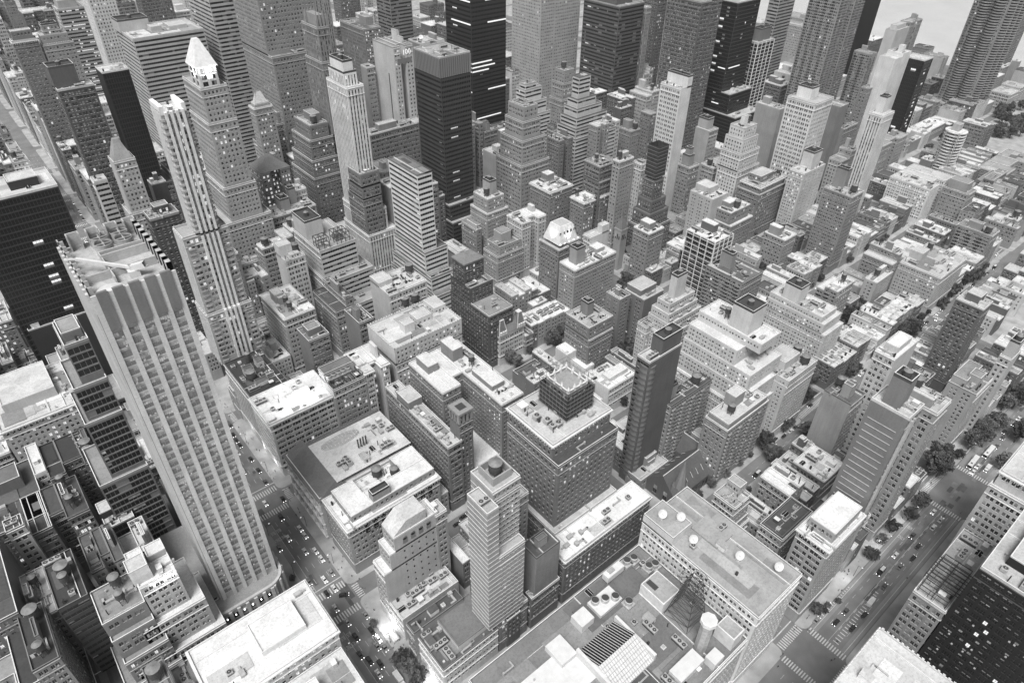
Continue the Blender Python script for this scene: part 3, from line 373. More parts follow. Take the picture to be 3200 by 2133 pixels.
('low pale townhouse with white roof in front of the dark brick slab',[476.0,51.3,483.3,75.5,17.1],'hh',0.5,0.6,93),
('mid height dark building with white roof right of the dark brick slab',[483.3,49.5,496.7,75.5,20.0],'nh',0.16,0.75,145),
('mid height pale townhouse with white roof right of the dark brick slab',[496.7,51.9,505.7,75.5,20.6],'nh',0.5,0.6,93),
('low pale building with black roof right of the dark brick slab',[505.7,51.9,520.1,75.5,17.3],'hh',0.5,0.12,83),
('mid height pale townhouse with white roof in front of the dark block',[520.1,48.3,527.3,75.5,21.0],'hh',0.5,0.82,193),
('low pale building with white roof right of the dark brick slab',[544.9,51.2,556.5,75.5,16.4],'nh',0.5,0.75,99),
('mid height dark building with white roof right of the dark block',[556.5,49.3,568.8,75.5,21.1],'hh',0.16,0.6,92),
('tiny dark building with white roof right of the dark block',[586.5,48.8,598.4,75.5,21.1],'hh',0.22,0.6,29),
('tiny pale building with white roof right of the wide grey apartment block',[515.3,93.7,529.4,118.1,18.2],'PP',0.42,0.75,43),
('tiny dark townhouse with white roof right of the wide grey apartment block',[541.5,93.7,550.4,120.7,12.3],'hh',0.16,0.82,30),
('low grey townhouse with white roof right of the wide grey apartment block',[550.4,93.7,558.1,118.8,16.0],'hh',0.28,0.6,72),
('low dark building with white roof in front of the dark block',[558.1,93.7,565.9,117.3,16.8],'PP',0.22,0.75,78),
('tiny grey townhouse with white roof in front of the dark block',[582.1,93.7,590.3,121.2,20.6],'hh',0.28,0.75,44),
('tiny pale townhouse with white roof in front of the dark block',[590.3,93.7,598.9,120.4,21.1],'nh',0.5,0.6,29),
('tiny pale building with white roof right of the dark brick block',[513.5,127.0,526.3,154.7,15.5],'hh',0.42,0.6,33),
('low pale building with white roof right of the dark brick block',[526.3,130.4,539.6,154.7,18.7],'hh',0.5,0.75,110),
('low dark building with white roof behind the wide grey apartment block',[548.1,128.0,559.2,154.7,19.6],'hh',0.22,0.82,139),
('mid height dark building with white roof behind the wide grey apartment block',[567.0,128.8,580.6,154.7,21.9],'PP',0.22,0.82,183),
('mid height dark townhouse with grey roof in front of the dark corner tower',[597.0,130.6,604.0,154.7,20.3],'hh',0.22,0.35,112),
('tiny grey townhouse with grey roof right of the jumble of low white roofs',[483.1,172.9,489.8,196.5,18.4],'hh',0.34,0.35,38),
('low grey building with white roof behind the brown balcony block',[489.8,172.9,504.4,199.5,14.7],'nh',0.34,0.75,57),
('mid height pale building with white roof in front of the dark slab',[504.4,172.9,519.2,199.7,21.9],'PP',0.5,0.82,137),
('mid height pale townhouse with white roof left of the dark brick block',[519.2,172.9,528.2,201.0,20.0],'hh',0.5,0.82,52),
('tiny grey building with white roof left of the dark brick block',[528.2,172.9,543.0,197.5,14.1],'hh',0.28,0.75,41),
('low grey building with black roof behind the dark brick block',[543.0,172.9,554.9,197.1,16.7],'PP',0.28,0.12,119),
('low dark building with black roof behind the dark brick block',[554.9,172.9,563.9,200.2,19.1],'PP',0.22,0.12,116),
('low pale building with white roof behind the dark brick block',[563.9,172.9,577.1,198.1,18.2],'hh',0.5,0.6,96),
('low dark building with black roof in front of the white block',[577.1,172.9,590.4,198.1,16.6],'PP',0.16,0.12,83),
('mid height dark building with white roof in front of the white block',[590.4,172.9,604.0,198.3,21.1],'nh',0.22,0.6,163),
('low dark townhouse with grey roof right of the brick block',[476.0,209.9,483.5,233.9,16.7],'hh',0.16,0.35,70),
('low pale building with black roof right of the brick block',[483.5,209.2,496.0,233.9,13.7],'nh',0.42,0.12,59),
('tiny pale building with black roof right of the brick block',[496.0,206.1,509.0,231.8,13.2],'hh',0.42,0.12,48),
('tiny grey building with grey roof right of the brick block',[509.0,205.5,520.6,231.8,14.3],'hh',0.34,0.35,36),
('tiny pale building with white roof left of the dark slab',[520.6,210.2,534.4,231.8,21.2],'hh',0.5,0.6,48),
('tiny grey townhouse with white roof right of the dark slab',[584.2,205.6,591.7,231.3,21.9],'hh',0.28,0.75,42),
('tiny pale building with white roof behind the brick tower',[530.2,365.1,542.5,392.3,21.6],'hh',0.5,0.75,43),
('tiny grey building with white roof behind the grey brick block',[575.5,366.7,590.5,392.3,20.6],'hh',0.28,0.75,29),
('tall dark building with white roof behind the small stepped grey building',[476.0,429.5,492.6,437.9,68.8],'nP',0.16,0.6,117),
('tiny dark building with black roof behind the blank beige block',[589.6,410.5,604.0,434.1,40.6],'tt',0.16,0.12,30),
('tall dark building with white roof left of the slim dark shaft',[499.5,445.4,516.1,471.5,68.4],'pp',0.16,0.75,184),
('tall pale building with white roof behind the slim dark shaft',[535.8,446.4,556.1,471.5,68.2],'PP',0.42,0.6,247),
('tall dark building with white roof in front of the white tiered wedding cake office building',[495.0,489.7,518.9,514.9,63.6],'nP',0.16,0.82,78),
('tall pale building with grey roof left of the white slab tower',[579.3,489.7,594.8,513.3,73.2],'nP',0.5,0.35,68),
('tall pale building with black roof left of the white zigzag terrace building',[476.0,602.7,488.0,628.8,65.5],'nP',0.5,0.12,104),
('tiny dark building with white roof behind the white zigzag terrace building',[538.8,692.9,561.9,719.9,51.9],'nP',0.16,0.6,30),
('tall pale building with black roof in front of the black glass tower',[576.3,738.1,597.5,766.1,74.9],'nP',0.5,0.12,71),
('tiny grey building with black roof right of the pale blank sided tower',[476.0,817.1,497.1,844.8,70.3],'pp',0.28,0.12,42),
('tiny dark building with white roof behind the dark square office tower',[535.9,817.1,556.4,843.0,67.8],'PP',0.16,0.6,44),
('tall dark building with white roof behind the dark square office tower',[531.6,851.8,554.8,877.9,62.6],'nP',0.16,0.82,69),
('tall dark building with black roof behind the dark square office tower',[587.0,896.1,604.0,921.5,66.3],'tt',0.16,0.12,54),
('tiny pale building with white roof right of the pale blank sided tower',[565.8,931.3,584.1,956.9,54.6],'PP',0.42,0.6,41),
('tall pale building with white roof behind the wide brown hotel slab',[492.4,975.1,509.9,999.0,60.5],'PP',0.5,0.75,65),
('tiny grey building with white roof behind the wide brown hotel slab',[509.9,975.1,529.2,998.8,64.4],'PP',0.34,0.6,36),
('tall dark building with white roof behind the wide brown hotel slab',[476.0,1011.3,509.2,1035.9,96.9],'pp',0.16,0.82,189),
('tall pale building with white roof in front of the hazy grey banded tower',[509.2,1009.2,547.1,1035.9,82.4],'pp',0.5,0.82,55),
('low grey townhouse with white roof right of the dark block',[634.0,93.7,640.1,120.7,19.8],'hh',0.28,0.6,211),
('mid height grey townhouse with black roof right of the dark block',[654.0,93.7,662.3,121.9,21.7],'nh',0.34,0.12,91),
('mid height dark building with black roof right of the dark block',[669.4,93.7,683.7,121.5,21.5],'hh',0.16,0.12,76),
('tiny dark building with black roof in front of the low brown block',[702.8,93.7,716.3,119.1,21.6],'hh',0.16,0.12,32),
('mid height grey building with black roof behind the dark block',[634.0,129.9,647.7,142.0,21.8],'hh',0.34,0.12,123),
('tiny grey building with black roof behind the dark block',[647.7,130.5,661.4,142.0,19.4],'PP',0.28,0.12,36),
('low dark townhouse with white roof right of the dark corner tower',[661.4,129.8,671.0,154.7,19.2],'hh',0.16,0.75,53),
('tiny dark building with white roof right of the dark corner tower',[671.0,128.0,684.6,154.7,12.9],'hh',0.22,0.75,29),
('low dark building with white roof right of the dark corner tower',[684.6,129.8,698.9,154.7,19.7],'hh',0.16,0.82,128),
('mid height pale building with grey roof in front of the low brown block',[698.9,128.0,709.7,154.7,20.6],'PP',0.42,0.35,84),
('mid height pale townhouse with grey roof in front of the low brown block',[718.0,126.8,725.2,146.3,21.6],'hh',0.5,0.35,82),
('tiny dark building with black roof right of the dark corner tower',[750.0,130.1,759.2,154.7,15.5],'PP',0.16,0.12,39),
('mid height grey building with black roof right of the low brown block',[759.2,127.1,770.3,148.9,20.7],'PP',0.28,0.12,68),
('mid height pale building with white roof behind the dark corner tower',[711.5,172.9,719.8,197.0,20.7],'PP',0.42,0.6,71),
('low pale building with white roof behind the dark corner tower',[731.0,172.9,744.9,194.9,16.5],'hh',0.5,0.75,67),
('low dark building with grey roof behind the dark corner tower',[744.9,172.9,759.9,201.0,15.1],'hh',0.22,0.35,62),
('tiny grey townhouse with white roof behind the dark corner tower',[759.9,176.0,766.9,197.9,16.9],'nh',0.34,0.82,36),
('mid height grey townhouse with white roof in front of the rounded tower',[766.9,176.0,776.1,200.6,22.0],'hh',0.28,0.75,88),
('mid height grey building with grey roof left of the low brown block',[776.1,176.0,791.0,199.8,21.9],'nh',0.28,0.35,54),
('tiny dark townhouse with white roof left of the low brown block',[805.9,176.0,812.0,198.6,18.9],'hh',0.16,0.75,40),
('low dark townhouse with white roof right of the dark slab',[634.0,207.1,641.5,233.9,18.2],'hh',0.16,0.75,128),
('tiny dark building with black roof left of the white block',[654.9,207.9,669.6,233.9,18.2],'hh',0.22,0.12,38),
('tiny pale building with white roof left of the white block',[679.8,207.0,691.3,233.9,19.3],'hh',0.42,0.75,44),
('mid height dark building with white roof behind the white block',[723.1,208.9,733.9,233.9,20.9],'nh',0.22,0.82,106),
('tiny dark building with grey roof behind the white block',[756.7,209.7,770.6,233.9,16.3],'hh',0.22,0.35,45),
('tiny pale building with grey roof right of the grey office block',[762.0,252.1,768.9,278.2,19.9],'PP',0.42,0.35,39),
('low pale building with white roof right of the grey office block',[803.5,252.1,820.0,278.0,18.0],'nh',0.5,0.82,101),
('mid height dark building with white roof behind the plain grey slab',[746.3,410.5,769.4,437.6,44.3],'tt',0.22,0.75,176),
('tall pale building with white roof behind the big white gridded hotel slab',[769.4,410.5,785.1,438.0,52.6],'nP',0.5,0.75,66),
('tall dark building with black roof left of the black glass tower',[634.0,1008.1,664.8,1035.9,51.0],'PP',0.16,0.12,104),
('mid height dark building with white roof right of the rounded tower',[850.0,208.4,864.7,233.9,28.8],'PP',0.22,0.75,236),
('tiny dark building with black roof right of the rounded tower',[864.7,207.4,880.0,233.9,23.1],'hh',0.16,0.12,42),
('low dark building with white roof left of the rounded tower',[873.7,252.1,892.2,278.1,13.1],'nh',0.16,0.75,59),
('mid height pale building with grey roof behind the rounded tower',[892.2,252.1,910.2,276.2,23.7],'nh',0.42,0.35,143),
('mid height dark building with grey roof behind the rounded tower',[925.5,252.1,940.0,280.4,25.4],'PP',0.16,0.35,104),
('tiny pale building with grey roof behind the rounded tower',[948.5,252.1,963.3,262.0,21.3],'nh',0.5,0.35,44),
('mid height pale building with black roof left of the pale institutional block',[963.3,252.1,980.5,262.0,24.9],'hh',0.5,0.12,56),
('tiny grey building with white roof left of the pale institutional block',[980.5,252.1,1003.6,262.0,15.4],'hh',0.34,0.82,32),
('mid height pale building with white roof right of the very slim white tower',[850.0,285.6,865.8,313.1,25.8],'hh',0.42,0.75,56),
('tiny dark building with grey roof right of the very slim white tower',[865.8,287.7,879.8,313.1,29.2],'hh',0.16,0.35,40),
('tiny dark building with grey roof behind the grey office block',[879.8,288.1,900.9,313.1,22.2],'PP',0.22,0.35,37),
('mid height grey building with grey roof behind the rounded tower',[915.2,289.6,926.6,313.1,22.0],'PP',0.28,0.35,62),
('tiny grey building with grey roof behind the rounded tower',[926.6,284.7,940.0,313.1,19.6],'PP',0.34,0.35,35),
('tiny dark building with grey roof right of the tall blank pale slab',[996.6,331.3,1017.1,355.2,18.3],'hh',0.16,0.35,44),
('low dark building with white roof right of the tall blank pale slab',[1029.5,331.3,1048.0,355.0,19.9],'hh',0.16,0.6,52),
('tiny pale building with white roof behind the plain brown block',[887.4,410.5,911.0,434.6,28.0],'PP',0.42,0.75,27),
('tiny grey building with white roof in front of the curved glass apartment tower',[874.2,489.7,904.8,514.2,23.5],'tt',0.34,0.82,25),
('tiny pale building with black roof right of the pale institutional block',[1135.8,252.1,1154.8,279.3,25.9],'nh',0.42,0.12,45),
('tiny grey building with white roof behind the rounded tower',[1095.4,284.8,1118.6,303.3,21.2],'hh',0.28,0.82,34),
('tiny grey building with white roof behind the pale institutional block',[1118.6,289.6,1140.1,303.3,28.2],'hh',0.28,0.6,33),
('mid height grey townhouse with white roof behind the pale institutional block',[1170.4,287.9,1180.0,303.3,28.6],'nh',0.34,0.75,52),
('mid height pale building with grey roof right of the tall blank pale slab',[1098.8,363.9,1117.2,392.3,28.8],'nh',0.42,0.35,95),
('mid height grey building with black roof right of the tall blank pale slab',[1146.6,410.5,1180.0,434.9,22.7],'pp',0.34,0.12,50),
('tiny dark building with white roof behind the lower balcony wing',[1136.8,489.7,1172.2,513.7,22.1],'pp',0.16,0.82,40),
('tiny grey building with white roof behind the curved glass apartment tower',[1078.0,659.2,1108.2,686.4,26.0],'nP',0.28,0.6,40),
]
CARS=[(5.6,215.5,'sedan',0.8,'s'),(5.6,209.7,'sedan',0.8,'s'),(5.4,197.5,'sedan',0.8,'s'),(5.6,191.1,'sedan',0.8,'s'),(5.6,180.5,'sedan',0.3,'s'),(-2.0,213.6,'sedan',0.75,'s'),(1.1,200.6,'sedan',0.6,'s'),(-8.4,210.9,'sedan',0.2,'s'),(1.0,179.2,'sedan',0.8,'s'),(2.5,171.6,'sedan',0.8,'s'),(-1.8,171.2,'sedan',0.04,'s'),(-2.2,161.6,'sedan',0.4,'s'),(-1.4,151.5,'sedan',0.4,'s'),(-2.0,142.4,'suv',0.05,'s'),(5.3,140.3,'suv',0.04,'s'),(5.7,134.9,'sedan',0.8,'s'),(3.4,132.2,'sedan',0.2,'s'),(5.7,129.5,'sedan',0.2,'s'),(-4.8,133.5,'sedan',0.08,'s'),(-2.9,128.5,'suv',0.04,'s'),(0.1,124.0,'suv',0.04,'s'),(-2.8,120.7,'sedan',0.7,'s'),(-1.7,243.4,'sedan',0.8,'s'),(0.9,228.8,'suv',0.05,'s'),(-5.6,183.0,'sedan',0.2,'s'),(4.3,165.3,'suv',0.04,'t'),(2.9,112.4,'truck',0.8,'s'),(1.1,305.1,'sedan',0.7,'s'),(-2.7,288.1,'sedan',0.6,'s'),(1.4,289.9,'sedan',0.6,'s'),(5.6,280.0,'sedan',0.04,'s'),(5.4,268.7,'sedan',0.05,'s'),(4.7,257.7,'sedan',0.1,'s'),(5.3,306.1,'sedan',0.04,'s'),(4.9,300.3,'sedan',0.05,'s'),(5.0,295.0,'sedan',0.04,'s'),(7.0,315.1,'sedan',0.1,'s'),(-2.0,622.0,'sedan',0.8,'s'),(7.6,681.3,'sedan',0.5,'s'),(8.4,710.4,'sedan',0.6,'s'),(8.2,690.6,'sedan',0.1,'s'),(3.2,647.5,'sedan',0.1,'s'),(2.7,633.1,'sedan',0.3,'s'),(-3.9,919.6,'sedan',0.4,'s'),(-8.6,942.6,'sedan',0.6,'s'),(-4.1,852.3,'sedan',0.4,'s'),(257.4,88.6,'sedan',0.3,'e'),(262.9,90.9,'sedan',0.05,'e'),(269.5,88.9,'sedan',0.04,'e'),(276.8,88.8,'sedan',0.7,'e'),(282.0,88.8,'sedan',0.1,'e'),(265.7,80.5,'sedan',0.8,'e'),(270.7,80.4,'sedan',0.6,'e'),(276.7,80.7,'sedan',0.7,'e'),(307.5,93.8,'sedan',0.05,'w'),(320.7,98.1,'sedan',0.06,'w'),(363.6,88.6,'sedan',0.8,'w'),(369.4,89.0,'sedan',0.1,'w'),(319.6,103.4,'sedan',0.05,'w'),(234.4,38.1,'sedan',0.3,'e'),(353.9,1.6,'bus',0.75,'w'),(337.6,4.2,'bus',0.75,'w'),(337.6,1.1,'sedan',0.7,'w'),(330.4,1.0,'sedan',0.8,'w'),(339.3,-3.4,'van',0.75,'w'),(374.7,1.1,'sedan',0.1,'w'),(393.5,1.6,'sedan',0.7,'w'),(401.2,1.5,'sedan',0.7,'w'),(363.7,0.4,'sedan',0.1,'w'),(279.9,-2.4,'sedan',0.5,'e'),(271.8,-2.1,'suv',0.7,'e'),(253.0,-2.5,'sedan',0.05,'e'),(233.4,-2.3,'sedan',0.2,'e'),(216.0,-2.7,'sedan',0.1,'e'),(202.3,-2.8,'van',0.8,'e'),(182.3,-4.0,'sedan',0.04,'e'),(172.9,9.1,'sedan',0.3,'e'),(480.1,87.5,'sedan',0.7,'w'),(471.8,84.7,'sedan',0.7,'w'),(459.1,82.8,'sedan',0.4,'w'),(542.0,92.8,'sedan',0.3,'w'),(460.2,142.4,'sedan',0.1,'w'),(488.8,165.5,'sedan',0.3,'w'),(480.4,165.9,'sedan',0.1,'w'),(642.6,162.8,'sedan',0.4,'w'),(656.0,165.2,'sedan',0.5,'w'),(633.0,160.8,'sedan',0.2,'w'),(609.9,96.8,'sedan',0.4,'w'),(614.8,95.6,'sedan',0.8,'w'),(77.9,166.1,'sedan',0.04,'e'),(72.4,164.3,'sedan',0.04,'e'),(227.2,155.6,'sedan',0.5,'e'),(196.7,160.2,'sedan',0.5,'e'),(208.2,174.1,'sedan',0.5,'e'),(7.2,452.5,'sedan',0.05,'s'),(1.5,614.6,'sedan',0.1,'s'),(-2.2,273.8,'van',0.8,'s'),(-2.2,526.0,'sedan',0.8,'s'),(7.2,668.8,'suv',0.05,'s'),(-2.2,555.5,'suv',0.8,'s'),(1.5,491.5,'suv',0.03,'s'),(7.2,240.0,'sedan',0.05,'s'),(7.2,149.1,'sedan',0.3,'s'),(-2.2,677.0,'sedan',0.03,'s'),(-2.2,380.5,'van',0.3,'s'),(1.5,328.9,'suv',0.05,'s'),(-2.2,508.5,'sedan',0.05,'s'),(-2.2,94.7,'van',0.8,'s'),(1.5,536.9,'van',0.03,'s'),(5.0,348.8,'suv',0.05,'s'),(5.0,60.4,'sedan',0.05,'s'),(1.5,344.2,'sedan',0.03,'s'),(5.0,462.9,'sedan',0.7,'s'),(-2.2,76.3,'van',0.3,'s'),(1.5,422.3,'sedan',0.3,'s'),(7.2,386.3,'van',0.1,'s'),(1.5,503.3,'sedan',0.03,'s'),(-2.2,661.3,'sedan',0.1,'s'),(1.5,67.6,'sedan',0.3,'s'),(1.5,563.4,'sedan',0.7,'s'),(7.2,419.6,'sedan',0.03,'s'),(7.2,436.4,'sedan',0.8,'s'),(5.0,553.9,'van',0.3,'s'),(387.5,-4.2,'sedan',0.05,'e'),(238.4,2.6,'sedan',0.7,'w'),(179.2,2.6,'sedan',0.03,'w'),(222.8,2.6,'van',0.03,'w'),(193.2,-4.2,'sedan',0.03,'e'),(282.5,2.6,'sedan',0.8,'w'),(257.5,2.6,'suv',0.1,'w'),(243.6,-4.2,'sedan',0.03,'e'),(425.4,-4.2,'sedan',0.1,'e'),(381.2,2.6,'sedan',0.05,'w'),(398.5,-4.2,'sedan',0.8,'e'),(448.1,-4.2,'sedan',0.03,'e'),(414.8,-4.2,'suv',0.3,'e'),(434.6,2.6,'sedan',0.1,'w'),(188.1,2.6,'sedan',0.1,'w'),(351.1,167.1,'suv',0.8,'w'),(357.5,160.5,'sedan',0.3,'w'),(280.5,160.5,'sedan',0.05,'w'),(175.1,160.5,'sedan',0.8,'w'),(186.5,81.3,'suv',0.05,'w'),(222.9,160.5,'sedan',0.05,'w'),(523.4,87.9,'suv',0.03,'w'),(440.2,167.1,'suv',0.8,'w'),(192.3,167.1,'van',0.1,'w'),(497.4,81.3,'sedan',0.8,'w'),(339.0,81.3,'sedan',0.1,'w'),(338.1,160.5,'sedan',0.8,'w'),(211.0,81.3,'sedan',0.8,'w'),(569.0,160.5,'sedan',0.7,'w'),(258.5,167.1,'suv',0.05,'w'),(386.0,167.1,'sedan',0.05,'w'),(417.9,160.5,'sedan',0.3,'w'),(270.6,167.1,'sedan',0.1,'w'),(352.2,87.9,'sedan',0.8,'w'),(524.9,167.1,'suv',0.03,'w'),(588.6,87.9,'van',0.03,'w'),(199.1,81.3,'sedan',0.3,'w'),(435.9,87.9,'sedan',0.7,'w'),(416.6,87.9,'sedan',0.1,'w'),(508.1,160.5,'van',0.3,'w'),(534.8,81.3,'suv',0.05,'w'),(237.8,167.1,'suv',0.7,'w'),(489.6,87.9,'sedan',0.03,'w'),(381.6,160.5,'sedan',0.3,'w'),(542.5,81.3,'van',0.1,'w'),(444.4,160.5,'suv',0.3,'w'),(229.2,81.3,'van',0.03,'w'),(226.0,167.1,'sedan',0.05,'w'),(551.0,160.5,'sedan',0.05,'w'),(519.5,160.5,'sedan',0.8,'w'),(574.7,87.9,'sedan',0.1,'w'),(431.2,160.5,'sedan',0.8,'w'),(545.7,87.9,'suv',0.03,'w'),(175.0,87.9,'van',0.03,'w'),(461.9,87.9,'sedan',0.03,'w')]
TG=[('dark leafy tree in the garden courts around the museum', 'trees around the museum'), ('round tree in front of the mansard mansion', 'trees by the mansion'), ('tree in the back gardens between upper townhouses', 'trees in the upper back gardens'), ('dense street tree beside the balconied apartments', 'trees on the side street'), ('dark crowned tree along the wide crosstown street', 'trees along the crosstown street'), ('small clipped tree standing alone on the crosstown pavement', 'lone pavement trees'), ('leafy tree on the avenue pavement at the bottom', 'trees on the avenue pavement'), ('tree in the far park near the river', 'trees in the far park')]
